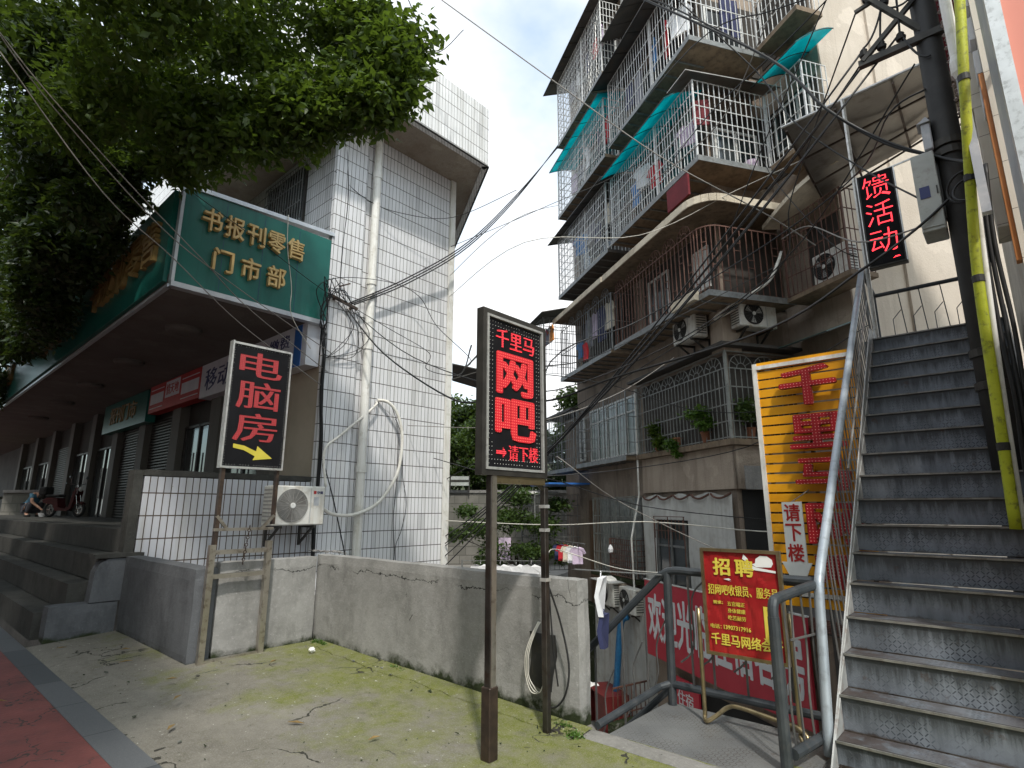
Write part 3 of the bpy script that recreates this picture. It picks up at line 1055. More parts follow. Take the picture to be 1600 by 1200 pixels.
def wall_foot_patch():
    """ragged strip of newer cement smeared along the wall foot"""
    m = MB()
    rr = random.Random(8)
    n = 60
    top, bot = [], []
    for i in range(n + 1):
        x = -6.35 + (3.75) * i / n
        z = 0.012 + 0.075 * max(0, min(1, (-3.0 - x) / 4.0))
        d = 0.10 + 0.16 * (0.5 + 0.5 * mnoise.noise(Vector((x * 1.7, 0, 0)))) + 0.05 * mnoise.noise(Vector((x * 7, 1, 0)))
        top.append((x, 3.80, z + 0.02))
        bot.append((x, 3.80 - d, z))
    m.v = top + bot
    for i in range(n):
        m.f.append((n + 1 + i, n + 2 + i, i + 1, i))
    e = []
    o = len(m.v)
    for i in range(n + 1):
        m.v.append((bot[i][0], bot[i][1] - 0.006, bot[i][2] - 0.03))
    for i in range(n):
        m.f.append((o + i, o + i + 1, n + 2 + i, n + 1 + i))
    return m


wall_foot_patch().build('cement_strip', 'mossy_concrete')['kind'] = 'structure'

# stone retaining wall behind the yard
rw = MB()
p0, p1 = Vector((-33, 3.9, 0)), Vector((-8.0, 26.6, 0))
d_ = (p1 - p0).normalized()
nn_ = Vector((-d_.y, d_.x, 0))
pts = [p0, p1, p1 + nn_ * 0.5, p0 + nn_ * 0.5]
rw.prism([(q.x, q.y) for q in pts], 'z', -1.2, 2.25)
pts = [p0 - nn_ * 0.06, p1 - nn_ * 0.06, p1 + nn_ * 0.56, p0 + nn_ * 0.56]
rwo = rw.build('retaining_wall', 'stone_blocks')
tag(rwo, 'weathered grey stone block retaining wall below the trees at the end of the gap', 'retaining wall')
MB().prism([(q.x, q.y) for q in pts], 'z', 2.252, 2.37).build('coping', 'plain_concrete', rwo)

# ================================================================== LOW CONCRETE WALLS ON THE PLAZA
m = MB().rough(-6.62, 3.80, -0.02, -2.70, 3.97, 1.055, 0.10, 0.010, 2.4)
pw = m.build('concrete_wall', 'wall_concrete')
tag(pw, 'long low grey cement wall with cracks along the back of the mossy ground', 'wall')
pw.rotation_euler = (0, 0, 0)
m = MB()
for k in range(26):      # crumbs of mortar on the wall's left end
    a = random.uniform(-7.0, -6.2)
    s_ = random.uniform(0.015, 0.05)
    m.rough(a, 3.86 + random.uniform(0, 0.1), 1.06, a + s_, 3.9 + s_ + random.uniform(0, 0.1), 1.06 + s_ * 0.7, 0.03, 0.01, 20)
m.build('mortar_crumb', 'plain_concrete', pw)['kind'] = 'stuff'

lw = thing('planter_wall', 'grey painted cement box wall with a hollow, left of the mossy ground', 'wall', (-7.8, 3.0, 0))
MB().rough(-9.02, 2.40, 0.0, -6.56, 2.64, 0.985, 0.12, 0.006, 2.5).build('side_panel', 'grey_render', lw)
MB().rough(-6.80, 2.64, 0.0, -6.56, 3.80, 1.03, 0.12, 0.008, 2.5).build('front_panel', 'wall_concrete', lw)
MB().box(-9.0, 2.64, -0.1, -6.8, 5.0, 0.25).build('fill', 'plain_concrete', lw)

# ================================================================== ENTRANCE STEPS OF THE ARCADE
st = thing('entrance_steps', 'wide dark concrete steps up to the shaded shop arcade', 'steps', (-20, 2.0, 0))
AR = 1.32
for k, (ya, zb) in enumerate(((1.60, 0.33), (1.88, 0.66), (2.16, 0.99), (2.44, AR))):
    x1 = (-9.42, -9.30, -9.24, -9.16)[k]
    mm = MB()
    mm.rough(-24, ya, zb - 0.34, x1, ya + 0.34, zb, 0.25, 0.004, 2.2)
    mm.box(-60, ya, zb - 0.34, -24, ya + 0.34, zb)
    mm.build('step', 'step_concrete', st)
ck = thing('cheek_wall', 'stepped grey cement cheek wall with worn edges beside the dark steps', 'wall', (-9.1, 2.0, 0))
MB().rough(-9.30, 1.66, 0.0, -9.0, 2.40, 0.43, 0.10, 0.010, 4).build('lower_block', 'grey_render', ck)
MB().prism([(2.07, 0.43), (2.42, 0.43), (2.42, 0.955), (2.22, 0.955), (2.13, 0.90), (2.09, 0.80)], 'x', -9.22, -9.0).build('upper_block', 'grey_render', ck)
MB().rough(-9.32, 2.05, 0.955, -8.96, 2.62, 1.03, 0.08, 0.012, 6).build('cap', 'step_concrete', ck)
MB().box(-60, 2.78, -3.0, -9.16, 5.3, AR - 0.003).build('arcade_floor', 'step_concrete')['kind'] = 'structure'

# low white-tiled wall that closes the end of the arcade
tw = thing('tiled_wall', 'low white tiled wall with grey cement top at the end of the arcade', 'wall', (-9.1, 3.7, 0))
MB().box(-9.16, 2.50, -0.3, -9.0, 4.985, 2.03).build('panel', 'white_tile_wall', tw)
MB().rough(-9.18, 2.47, 2.03, -8.985, 4.985, 2.13, 0.1, 0.006, 5).build('coping', 'step_concrete', tw)
MB().rough(-9.30, 2.36, 0.99, -9.0, 2.50, 2.13, 0.1, 0.006, 5).build('end_post', 'step_concrete', tw)

# ================================================================== WHITE-TILED SHOP BUILDING
wb = thing('tiled_building', 'three storey white tiled shop building with a deep flat eave', 'building', (-20, 8, 0))
RZ = 9.12
B1 = (-9.0, 8.03)
ex = (-0.846, 0.533)
B2 = (B1[0] + ex[0] * 8.5, B1[1] + ex[1] * 8.5)
MB().prism([(-9.0, 5.2), B1, B2, (-60, B2[1]), (-60, 5.2)], 'z', -3.4, RZ).build('wall', 'white_tile', wb)
MB().box(-9.04, 4.985, 0.0, -8.93, 5.66, RZ - 0.002).build('pilaster', 'white_tile', wb)
MB().box(-8.998, 7.93, -0.5, -8.95, 8.07, RZ - 0.002).build('corner_strip', 'pvc_white', wb)
# eave slab and tiled parapet
O = 1.05
E1 = (-9.0 + O, 8.05)
E2 = (E1[0] + ex[0] * 9.0, E1[1] + ex[1] * 9.0)
MB().prism([(E1[0], 4.05), E1, E2, (-60, E2[1]), (-60, 4.05)], 'z', RZ, RZ + 0.16).build('eave_slab', 'soffit_plaster', wb)
m = MB()
pts = [(-60, 4.0), (E1[0] + 0.05, 4.0), (E1[0] + 0.05, 8.07), (E2[0] + 0.05, E2[1] + 0.02)]
for (a, b) in zip(pts[:-1], pts[1:]):
    dx, dy = b[0] - a[0], b[1] - a[1]
    L = math.hypot(dx, dy)
    nx, ny = -dy / L * 0.14, dx / L * 0.14
    m.prism([a, b, (b[0] + nx, b[1] + ny), (a[0] + nx, a[1] + ny)], 'z', RZ - 0.06, RZ + 1.42)
m.build('parapet', 'parapet_tile', wb)
m = MB()
for k in range(len(pts) - 1):
    m.tube([(pts[k][0], pts[k][1], RZ - 0.06), (pts[k + 1][0], pts[k + 1][1], RZ - 0.06)], 0.022, 5)
m.build('drip_edge', 'dark_steel', wb)
# rainwater pipe
m = MB().tube([(-8.88, 5.86, 9.1), (-8.88, 5.86, 0.4)], 0.082, 14)
for z in (8.2, 5.9, 4.6, 2.3):
    m.lathe((-8.88, 5.86, z), [(0.082, -0.07), (0.098, -0.07), (0.098, 0.07), (0.082, 0.07)], 14)
m.build('rainwater_pipe', 'pvc_white', wb, smooth=False)


def grille_window(parent, x0, x1, z0, z1, yf, bars=True):
    f = MB()
    t_ = 0.06
    f.box(x0, yf - 0.05, z0, x0 + t_, yf - 0.002, z1).box(x1 - t_, yf - 0.05, z0, x1, yf - 0.002, z1)
    f.box(x0 + t_, yf - 0.05, z0, x1 - t_, yf - 0.002, z0 + t_).box(x0 + t_, yf - 0.05, z1 - t_, x1 - t_, yf - 0.002, z1)
    f.box((x0 + x1) / 2 - 0.02, yf - 0.045, z0 + t_, (x0 + x1) / 2 + 0.02, yf - 0.003, z1 - t_)
    fo = f.build('window', 'dark_steel', parent)
    MB().box(x0 + t_, yf - 0.02, z0 + t_, x1 - t_, yf - 0.006, z1 - t_).build('pane', 'glass_dark', fo)
    g = MB()
    n = int((x1 - x0) / 0.11)
    for i in range(n + 1):
        x = x0 + (x1 - x0) * i / n
        g.bar((x, yf - 0.12, z0), (x, yf - 0.12, z1), 0.014)
    for zz in (z0, z0 + (z1 - z0) * 0.35, z0 + (z1 - z0) * 0.7, z1):
        g.bar((x0, yf - 0.12, zz), (x1, yf - 0.12, zz), 0.014)
    for i in range(int((x1 - x0) / 0.6)):
        g.ring((x0 + 0.3 + i * 0.6, yf - 0.12, z1 - 0.22), 0.17, 0.008, (0, 1, 0), 18, 4)
        g.ring((x0 + 0.3 + i * 0.6, yf - 0.12, z1 - 0.22), 0.08, 0.008, (0, 1, 0), 14, 4)
    for x in (x0, x1):
        for zz in (z0, z1):
            g.bar((x, yf - 0.12, zz), (x, yf, zz), 0.014)
    g.build('grille', 'cage_grey', fo)


for x0 in (-12.25, -16.0, -19.8, -23.6):
    grille_window(wb, x0, x0 + 1.75, 7.5, 8.85, 5.2)
# ground floor: doors, shutters and pilasters under the arcade
for i, x in enumerate((-10.75, -13.4, -15.9, -18.6, -21.3, -24.2, -27.4, -30.8, -34.5, -38.5)):
    MB().box(x - 0.28, 4.93, AR, x + 0.28, 5.153, 4.84).build('pilaster', 'pilaster_tile', wb)
xs = [-10.75, -13.4, -15.9, -18.6, -21.3, -24.2, -27.4, -30.8, -34.5, -38.5]
for i in range(len(xs) - 1):
    a, b = xs[i + 1] + 0.28, xs[i] - 0.28
    if i in (2, 3, 6):
        mm = MB()
        k = 0
        z = AR
        while z < 4.0:
            mm.prism([(5.15, z), (5.09, z + 0.02), (5.09, z + 0.06), (5.15, z + 0.08)], 'x', a, b)
            z += 0.08
        mm.build('shutter', 'shutter', wb)
    else:
        f = MB()
        for q in (a, (a + b) / 2 - 0.03, b - 0.06):
            f.box(q, 5.08, AR, q + 0.06, 5.153, 3.6)
        f.box(a + 0.06, 5.08, 3.54, b - 0.06, 5.153, 3.6)
        fo = f.build('door', 'dark_steel', wb)
        MB().box(a + 0.06, 5.12, AR, b - 0.06, 5.15, 3.54).build('pane', 'glass_dark', fo)
        for q in (-0.1, 0.1):
            MB().tube([((a + b) / 2 + q, 5.05, 1.9), ((a + b) / 2 + q, 5.05, 2.9)], 0.018, 8).build('handle', 'cage_grey', fo)
MB().box(-10.45, 5.02, AR, -9.02, 5.1545, 4.30).build('side_panel', 'tan_panel', wb)
MB().box(-60, 5.155, AR, -9.02, 5.1995, 4.84).build('arcade_shade_panel', 'painted_arcade_shade', wb)  # flat dark sheet painting shade over the white back wall
# canopy over the arcade
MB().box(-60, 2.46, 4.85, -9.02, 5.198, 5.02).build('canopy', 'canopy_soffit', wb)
MB().box(-60, 2.50, 5.025, -9.12, 2.58, 6.38).build('canopy_front', 'dark_steel', wb)
m = MB()
m.box(-60, 2.44, 4.80, -9.0, 2.50, 4.848)
m.build('canopy_edge', 'alu_trim', wb)
# small sheet hood and lamp on the far corner of the block
hd = thing('wall_hood', 'small dark sheet hood jutting from the far edge of the white block', 'hood', (-8.9, 8.3, 4.5))
MB().add([(-8.98, 8.1, 4.72), (-8.55, 8.7, 4.60), (-9.0, 9.0, 4.30), (-9.3, 8.4, 4.44), (-8.98, 8.1, 4.70), (-8.55, 8.7, 4.58), (-9.0, 9.0, 4.28), (-9.3, 8.4, 4.42)],
         [(0, 1, 2, 3), (7, 6, 5, 4), (0, 4, 5, 1), (1, 5, 6, 2), (2, 6, 7, 3), (3, 7, 4, 0)]).build('sheet', 'dark_sheet', hd)
MB().bar((-8.98, 8.08, 4.35), (-8.65, 8.6, 4.57), 0.02).build('strut', 'dark_steel', hd)

# --- signs on the arcade ------------------------------------------------------------------
gs = thing('shop_sign', 'green end board with raised gold Chinese characters on the arcade roof', 'sign', (-9.0, 3.7, 4.8))
MB().box(-9.0, 2.50, 4.88, -8.93, 4.98, 6.46).build('board', 'green_board', gs)
m = MB()
m.prism([(2.46, 6.42), (5.02, 6.55), (5.02, 6.62), (2.46, 6.49)], 'x', -9.06, -8.90)
m.box(-9.05, 2.46, 4.80, -8.905, 5.0, 4.878)
m.box(-9.02, 2.455, 4.88, -8.905, 2.498, 6.42)
m.build('trim', 'alu_trim', gs)
m = MB()
for yy in (3.12, 3.74, 4.36):
    m.box(-8.9295, yy, 4.89, -8.9275, yy + 0.006, 6.40)
m.build('board_seam', 'sign_navy', gs)
GX = -8.925
for i, c in enumerate('书报刊零售'):
    letters(MB(), c, (GX, 2.76 + i * 0.345, 5.83), (0, 1, 0), (0, 0, 1), 0.29, 0.36, 0.06, 0.022).build('character', 'gold_letter', gs)
for i, c in enumerate('门市部'):
    letters(MB(), c, (GX, 2.98 + i * 0.43, 5.22), (0, 1, 0), (0, 0, 1), 0.30, 0.36, 0.06, 0.022).build('character', 'gold_letter', gs)

fs = thing('fascia_sign', 'long dark green fascia board with gold lettering along the arcade front', 'sign', (-20, 2.4, 4.8))
MB().box(-60, 2.40, 4.90, -9.10, 2.498, 6.40).build('board', 'green_board', fs)
for x0, tx in ((-13.4, '书报刊零售'), (-18.2, '门市部'), (-29.0, '书报刊零售门市部')):
    letters(MB(), tx, (x0, 2.40, 5.35), (1, 0, 0), (0, 0, 1), len(tx) * 0.78, 0.72, 0.06, 0.022).build('lettering', 'gold_shaded', fs)

ss = thing('shop_sign', 'white shop sign with navy characters and a blue end under the arcade roof', 'sign', (-11.6, 4.8, 4.1))
MB().box(-13.88, 4.72, 4.06, -9.06, 4.97, 4.84).build('board', 'sign_white', ss)
MB().box(-9.5, 4.712, 4.07, -9.24, 4.7185, 4.83).build('blue_band', 'sign_blue', ss)
m = MB()
letters(m, '移动电信', (-13.6, 4.718, 4.20), (1, 0, 0), (0, 0, 1), 2.75, 0.50, 0.004, 0.014)
letters(m, '缴费', (-10.5, 4.718, 4.48), (1, 0, 0), (0, 0, 1), 0.82, 0.26, 0.004, 0.012)
letters(m, '选号', (-10.5, 4.718, 4.14), (1, 0, 0), (0, 0, 1), 0.82, 0.26, 0.004, 0.012)
m.build('lettering', 'sign_navy', ss)
ss = thing('shop_sign', 'red shop sign with white panels under the arcade roof', 'sign', (-15.7, 4.8, 4.1))
MB().box(-17.5, 4.72, 4.10, -13.9, 4.97, 4.84).build('board', 'paint_red', ss)
m = MB()
m.box(-17.4, 4.712, 4.32, -16.4, 4.7185, 4.60).box(-16.25, 4.712, 4.38, -15.25, 4.7185, 4.80).box(-15.1, 4.712, 4.32, -14.0, 4.7185, 4.60)
for z in (4.20, 4.70):
    m.box(-17.4, 4.712, z, -16.4, 4.7185, z + 0.02).box(-15.1, 4.712, z, -14.0, 4.7185, z + 0.02)
m.build('panel', 'sign_white', ss)
letters(MB(), '情天地', (-16.18, 4.711, 4.45), (1, 0, 0), (0, 0, 1), 0.86, 0.28, 0.004, 0.012).build('lettering', 'paint_red', ss)
ss = thing('shop_sign', 'dark green shop sign with yellow characters deep under the arcade roof', 'sign', (-20, 4.8, 3.9))
MB().box(-22.0, 4.72, 3.92, -17.7, 4.97, 4.82).build('board', 'green_board', ss)
letters(MB(), '报刊门市', (-21.2, 4.718, 4.15), (1, 0, 0), (0, 0, 1), 2.6, 0.5, 0.02, 0.02).build('lettering', 'gold_shaded', ss)
for i, (x, y) in enumerate(((-11.19, 3.40), (-14.7, 3.45), (-18.3, 3.5), (-22.1, 3.6), (-26.5, 3.7))):
    o = MB().lathe((x, y, 4.85), [(0.30, 0.0), (0.30, -0.05), (0.25, -0.09), (0.12, -0.11)], 24).build('ceiling_lamp', 'canopy_soffit', smooth=False)
    tag(o, 'round flat ceiling lamp, unlit, under the dark arcade roof', 'lamp', 'round ceiling lamps under the arcade roof')

# --- AC unit on the tiled wall ---------------------------------------------------------------
def ac_unit(label, loc, rz, L=0.80, H_=0.56, D=0.30, body='ac_white', grille='grille_dark', side_dark=False, bracket=True, group=None, logo=False):
    """outdoor unit: local x along the front, front faces -y, base at z = 0"""
    t = thing('air_conditioner', label, 'air conditioner', loc, rz, group)
    MB().bbox(0, 0, 0, L, D, H_, 0.018).build('casing', body, t, local=True)
    cx, cz, R_ = L * 0.36, H_ * 0.5, H_ * 0.42
    MB().lathe((cx, -0.001, cz), [(R_, 0.004), (R_, 0.0)], 32, (0, -1, 0)).build('fan_opening', 'cage_grey' if logo else 'painted_hole_shade', t, local=True)
    g = MB()
    nr_ = 15 if logo else 8
    for k in range(1, nr_):
        g.ring((cx, -0.012, cz), R_ * k / (nr_ - 1.0), 0.0035, (0, 1, 0), 30, 4)
    for k in range(8):
        a = PI * k / 8
        g.bar((cx - R_ * math.cos(a), -0.014, cz - R_ * math.sin(a)), (cx + R_ * math.cos(a), -0.014, cz + R_ * math.sin(a)), 0.005)
    g.build('fan_grille', grille, t, local=True)
    MB().lathe((cx, -0.016, cz), [(R_ * 0.17, 0.0), (R_ * 0.17, 0.012), (R_ * 0.1, 0.016)], 18, (0, -1, 0)).build('hub', 'window_white', t, local=True)
    fb = MB()
    for k in range(3):
        a = 2 * PI * k / 3 + 0.4
        c_, s_ = math.cos(a), math.sin(a)
        fb.add([(cx + c_ * R_ * 0.15, -0.008, cz + s_ * R_ * 0.15), (cx + math.cos(a - 0.3) * R_ * 0.9, -0.007, cz + math.sin(a - 0.3) * R_ * 0.9),
                (cx + math.cos(a + 0.4) * R_ * 0.9, -0.009, cz + math.sin(a + 0.4) * R_ * 0.9)], [(0, 1, 2)])
    fb.build('fan_blade', 'grille_dark' if logo else 'ac_grey', t, local=True)
    sl = MB()
    sr_ = MB()
    for k in range(9):
        z = H_ * (0.12 + 0.76 * k / 8)
        sl.box(L + 0.0005, 0.04, z, L + 0.006, D - 0.04, z + H_ * 0.035)
        sr_.box(-0.006, 0.04, z, -0.0005, D - 0.04, z + H_ * 0.035)
    sl.build('side_louvre', grille, t, local=True)
    sr_.build('side_louvre', grille, t, local=True)
    MB().box(L * 0.70, -0.006, H_ * 0.06, L * 0.72, -0.0005, H_ * 0.94).build('panel_seam', 'ac_grey', t, local=True)
    if bracket:
        for x in (L * 0.15, L * 0.8):
            b = MB()
            b.box(x, -0.02, -0.04, x + 0.035, D + 0.14, -0.002)
            b.bar((x + 0.017, 0.06, -0.03), (x + 0.017, D + 0.12, -0.30), 0.03)
            b.box(x, D + 0.10, -0.32, x + 0.035, D + 0.14, -0.04)
            b.build('bracket', 'dark_steel', t, local=True)
    if logo:
        MB().box(L * 0.76, -0.004, H_ * 0.80, L * 0.81, -0.0005, H_ * 0.88).build('red_mark', 'paint_red', t, local=True)
        letters(MB(), '空调', (L * 0.83, -0.0005, H_ * 0.80), (1, 0, 0), (0, 0, 1), L * 0.11, H_ * 0.075, 0.003, 0.02).build('lettering', 'sign_navy', t, local=True)
        MB().box(L * 0.77, -0.003, H_ * 0.50, L * 0.87, -0.0005, H_ * 0.72).build('sticker', 'panel_grey', t, local=True)
    return t


# front of this one faces +x (rotate by +90 degrees), on the white wall above the planter
ac_unit('grey white air conditioner hung on the low white tiled wall', (-8.42, 4.06, 1.34), PI / 2, 0.86, 0.60, 0.34, 'ac_white', 'grille_light', logo=True)
# the dark pipework boards behind it
hose = MB().tube(smooth_path([(-8.5, 4.90, 1.62), (-8.62, 5.2, 1.50), (-8.72, 5.7, 1.50), (-8.75, 6.2, 1.72), (-8.76, 6.58, 2.25), (-8.76, 6.66, 2.9), (-8.78, 6.55, 3.35), (-8.83, 6.35, 3.58), (-8.97, 6.2, 3.62)], 8), 0.030, 8)
tag(hose.build('insulated_hose', 'hose_white', smooth=True), 'thick white wrapped hose looping up the tiled facade from the air conditioner', 'hose')
tag(MB().tube(smooth_path([(-8.60, 5.02, 1.95), (-8.72, 5.02, 2.55), (-8.80, 5.35, 2.85), (-8.86, 6.05, 3.45), (-8.95, 6.16, 3.58)], 6), 0.022, 8).build('straight_hose', 'hose_white', smooth=True),
    'straight white hose running slantwise behind the rainwater pipe', 'hose')

# ================================================================== LED SIGN ON TWO POSTS (faces +x)
UX, UZ = (0, 1, 0), (0, 0, 1)
sg = thing('led_sign', 'tall black LED sign with red characters on two rusty posts at the plaza edge', 'sign', (-2.85, 3.25, 0))
m = MB()
m.box(-2.868, 2.825, 1.83, -2.80, 2.865, 3.07).box(-2.868, 3.525, 1.83, -2.80, 3.565, 3.07)
m.box(-2.868, 2.865, 1.83, -2.80, 3.525, 1.87).box(-2.868, 2.865, 3.03, -2.80, 3.525, 3.07)
m.build('outer_frame', 'dark_steel', sg)
m = MB()
X1 = -2.793
m.box(-2.83, 2.866, 1.871, X1, 2.884, 3.029).box(-2.83, 3.506, 1.871, X1, 3.524, 3.029)
m.box(-2.83, 2.885, 1.871, X1, 3.505, 1.889).box(-2.83, 2.885, 3.011, X1, 3.505, 3.029)
m.build('inner_frame', 'frame_silver', sg)
MB().box(-2.86, 2.886, 1.89, -2.812, 3.504, 3.01).build('panel', 'black_panel', sg)
LX = -2.8115
m = MB()
letters(m, '千里马', (LX, 2.975, 2.80), UX, UZ, 0.445, 0.145, 0.004, 0.016)
m.build('lettering', 'sign_led_fine', sg)
letters(MB(), '网', (LX, 2.995, 2.45), UX, UZ, 0.395, 0.305, 0.006, 0.035).build('character', 'sign_led', sg)
letters(MB(), '吧', (LX, 2.985, 2.10), UX, UZ, 0.435, 0.305, 0.006, 0.035).build('character', 'sign_led', sg)
m = MB()
letters(m, '请下楼', (LX, 3.115, 1.945), UX, UZ, 0.345, 0.115, 0.004, 0.012)
m.prism([(2.985, 1.985), (3.055, 1.985), (3.055, 1.965), (3.095, 2.0), (3.055, 2.035), (3.055, 2.015), (2.985, 2.015)], 'x', LX, LX + 0.004)
m.build('lettering', 'sign_led_fine', sg)


def led_border(y0, y1, z0, z1, x, rows, sp):
    m = MB()
    for r in range(rows):
        a0, a1, b0, b1 = y0 + r * sp, y1 - r * sp, z0 + r * sp, z1 - r * sp
        ny, nz_ = int((a1 - a0) / sp), int((b1 - b0) / sp)
        P = [(a0 + (a1 - a0) * i / ny, b) for i in range(ny + 1) for b in (b0, b1)] + [(a, b0 + (b1 - b0) * i / nz_) for i in range(1, nz_) for a in (a0, a1)]
        for (a, b) in P:
            if random.random() < 0.06:
                continue
            q = 0.0036
            m.add([(x, a - q, b), (x, a, b - q), (x, a + q, b), (x, a, b + q), (x + 0.004, a, b)], [(0, 1, 4), (1, 2, 4), (2, 3, 4), (3, 0, 4)])
    return m


led_border(2.908, 3.482, 1.915, 2.985, LX, 2, 0.030).build('led_border', 'led_white', sg)
MB().bbox(-2.868, 2.936, 0.42, -2.812, 2.992, 1.83, 0.004).build('post', 'post_metal', sg)
MB().box(-2.8115, 2.942, 0.44, -2.806, 2.988, 1.83).build('post_face', 'stainless', sg)
MB().bbox(-2.882, 2.922, 0.0, -2.798, 3.006, 0.44, 0.006).build('post_sleeve', 'rusty_steel', sg)
MB().bbox(-2.868, 3.552, 0.0, -2.82, 3.60, 1.76, 0.004).tube([(-2.845, 3.3, 1.795), (-2.845, 3.50, 1.79), (-2.845, 3.575, 1.74)], 0.022, 6).build('post', 'post_metal', sg)
for z in (1.05, 1.42, 1.60):
    MB().box(-2.874, 3.546, z, -2.814, 3.606, z + 0.025).build('clamp', 'frame_silver', sg)
MB().box(-2.862, 2.993, 1.775, -2.812, 3.551, 1.828).build('rail', 'bronze', sg)

# ================================================================== SIGN ON A LADDER STAND (faces +x)
sl = thing('led_sign', 'black computer room sign with dim red characters and yellow arrow on a ladder stand', 'sign', (-6.48, 2.84, 0))
XB = -6.44
m = MB()
m.box(-6.53, 2.482, 2.03, XB, 2.50, 3.47).box(-6.53, 3.17, 2.03, XB, 3.187, 3.45)
m.box(-6.53, 2.50, 2.03, XB, 3.17, 2.052).box(-6.53, 2.50, 3.435, XB, 3.17, 3.46)
m.build('frame', 'frame_silver', sl)
MB().box(-6.52, 2.501, 2.053, -6.452, 3.169, 3.434).build('panel', 'black_panel', sl)
for c, z0, hh in (('电', 3.08, 0.29), ('脑', 2.71, 0.32), ('房', 2.34, 0.32)):
    letters(MB(), c, (-6.4515, 2.585, z0), UX, UZ, 0.49, hh, 0.004, 0.012).build('character', 'sign_led_dim', sl)
m = MB()
P = [(2.60, 2.30), (2.72, 2.285), (2.86, 2.23), (2.87, 2.29), (3.05, 2.16), (2.83, 2.13), (2.85, 2.175), (2.72, 2.235), (2.60, 2.255)]
m.prism(P, 'x', -6.4515, -6.446)
m.build('arrow', 'led_yellow', sl)
led_border(2.515, 3.155, 2.07, 3.42, -6.4515, 1, 0.03).build('led_border', 'led_white', sl)
MB().box(-6.53, 2.515, 1.10, -6.47, 2.555, 2.03).build('upper_post', 'rusty_steel', sl)
MB().box(-6.53, 3.135, 1.42, -6.47, 3.165, 2.03).build('upper_post', 'rusty_steel', sl)
MB().box(-6.50, 2.475, 0.02, -6.44, 2.535, 1.22).build('lower_post', 'stainless', sl)
MB().box(-6.50, 3.085, 0.02, -6.44, 3.145, 1.24).build('lower_post', 'stainless', sl)
for z in (0.04, 0.875, 1.12):
    MB().box(-6.495, 2.536, z, -6.445, 3.084, z + 0.045).build('crossbar', 'stainless', sl)
MB().box(-6.50, 2.50, 1.36, -6.46, 3.15, 1.39).build('crossbar', 'stainless', sl)
MB().bar((-6.48, 2.52, 1.52), (-6.48, 2.64, 1.38), 0.03).build('brace', 'stainless', sl)
MB().bar((-6.48, 3.15, 1.52), (-6.48, 3.02, 1.38), 0.03).build('brace', 'stainless', sl)
ch = MB()
for k in range(11):
    z = 1.40 - k * 0.038
    ch.ring((-6.42, 2.86 - 0.004 * k, z), 0.016, 0.005, (1, 0, 0) if k % 2 else (0.3, 1, 0), 10, 4)
tag(ch.build('chain', 'rusty_steel'), 'short rusty red chain hanging from the ladder stand', 'chain')

# ================================================================== STEEL STAIR GOING UP
NZ0, NY0, RISE, RUN, NST = 0.14, 4.40, 0.2206, 0.2275, 17
XL, XR = -1.13, 0.14
sr = thing('steel_stair', 'steep grey steel staircase with chequer plate steps climbing between the buildings', 'staircase', (-0.55, 4.3, 0))
for i in range(NST):
    z = NZ0 + RISE * i
    y = NY0 + RUN * i
    zl = max(0.0, z - RISE)
    m = MB()
    m.box(XL, y + 0.012, zl + 0.002, XR, y + 0.020, z - 0.012)
    m.box(XL, y + 0.0205, z - 0.012, XR, y + RUN + (0.0 if i < NST - 1 else 1.6), z - 0.004)
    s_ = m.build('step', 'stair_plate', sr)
    MB().box(XL + 0.003, y - 0.004, z - 0.014, XR - 0.003, y + 0.011, z).build('nosing', 'nosing_steel', s_)
    MB().box(XL + 0.004, y + 0.0115, z - 0.003, XR - 0.004, y + 0.016, z + 0.0015).build('weld_line', 'dark_steel', s_)
m = MB()
for xx in (XL - 0.012, XR + 0.002):
    pts = [(NY0 - 0.16, 0.0), (NY0 - 0.02, 0.0)]
    poly = [(NY0 - 0.16, -0.02), (NY0 + 0.10, -0.02), (NY0 + RUN * 16 + 0.1, RISE * 16 - 0.02), (NY0 + RUN * 16 + 0.1, RISE * 16 + 0.26), (NY0 + RUN * 16 - 0.06, RISE * 16 + 0.26)]
    m.prism(poly, 'x', xx, xx + 0.010)
m.build('stringer', 'stringer_paint', sr)
m = MB()
for i in range(NST):      # triangular side gussets
    z, y = NZ0 + RISE * i, NY0 + RUN * i
    m.prism([(y - 0.004, z), (y + RUN, z), (y + RUN, z + RISE * 0.9)], 'x', XL - 0.003, XL + 0.004)
m.build('gusset', 'stringer_paint', sr)
LZ = NZ0 + RISE * 16
m = MB()
m.box(XL - 0.1, 8.06, LZ - 0.30, XR, 9.7, LZ - 0.02)
m.build('top_landing', 'stair_plate', sr)
HX = -1.185
sy, sz_ = 3.64, 3.54
m = MB().tube(smooth_path([(HX, 4.44, 0.02), (HX, 4.56, 0.70), (HX, 4.62, 1.02), (HX, 4.72, 1.17), (HX, 5.2, 1.64), (HX, 8.34, 4.70)], 4), 0.034, 12)
m.build('handrail', 'rail_light', sr, smooth=True)
m = MB()
m.tube([(HX, 8.34, 4.70), (HX, 9.12, 4.56)], 0.026, 8)
m.tube([(HX, 9.12, 4.56), (0.10, 9.12, 4.56)], 0.028, 8)
m.bar((HX, 9.12, LZ + 0.05), (0.10, 9.12, LZ + 0.05), 0.03)
m.bar((HX, 8.36, LZ - 0.1), (HX, 8.36, 4.68), 0.025).bar((HX, 9.12, LZ - 0.1), (HX, 9.12, 4.56), 0.03)
for k in range(5):
    x = HX + 0.20 + k * 0.235
    m.bar((x + 0.08, 9.12, 4.55), (x + 0.13, 9.12, LZ + 0.06), 0.012)
    m.tube([(x - 0.02, 9.12, LZ + 0.06), (x - 0.02, 9.12, LZ + 0.5), (x + 0.085, 9.12, LZ + 0.62)], 0.006, 5)
m.build('landing_rail', 'rail_paint', sr)
m = MB()
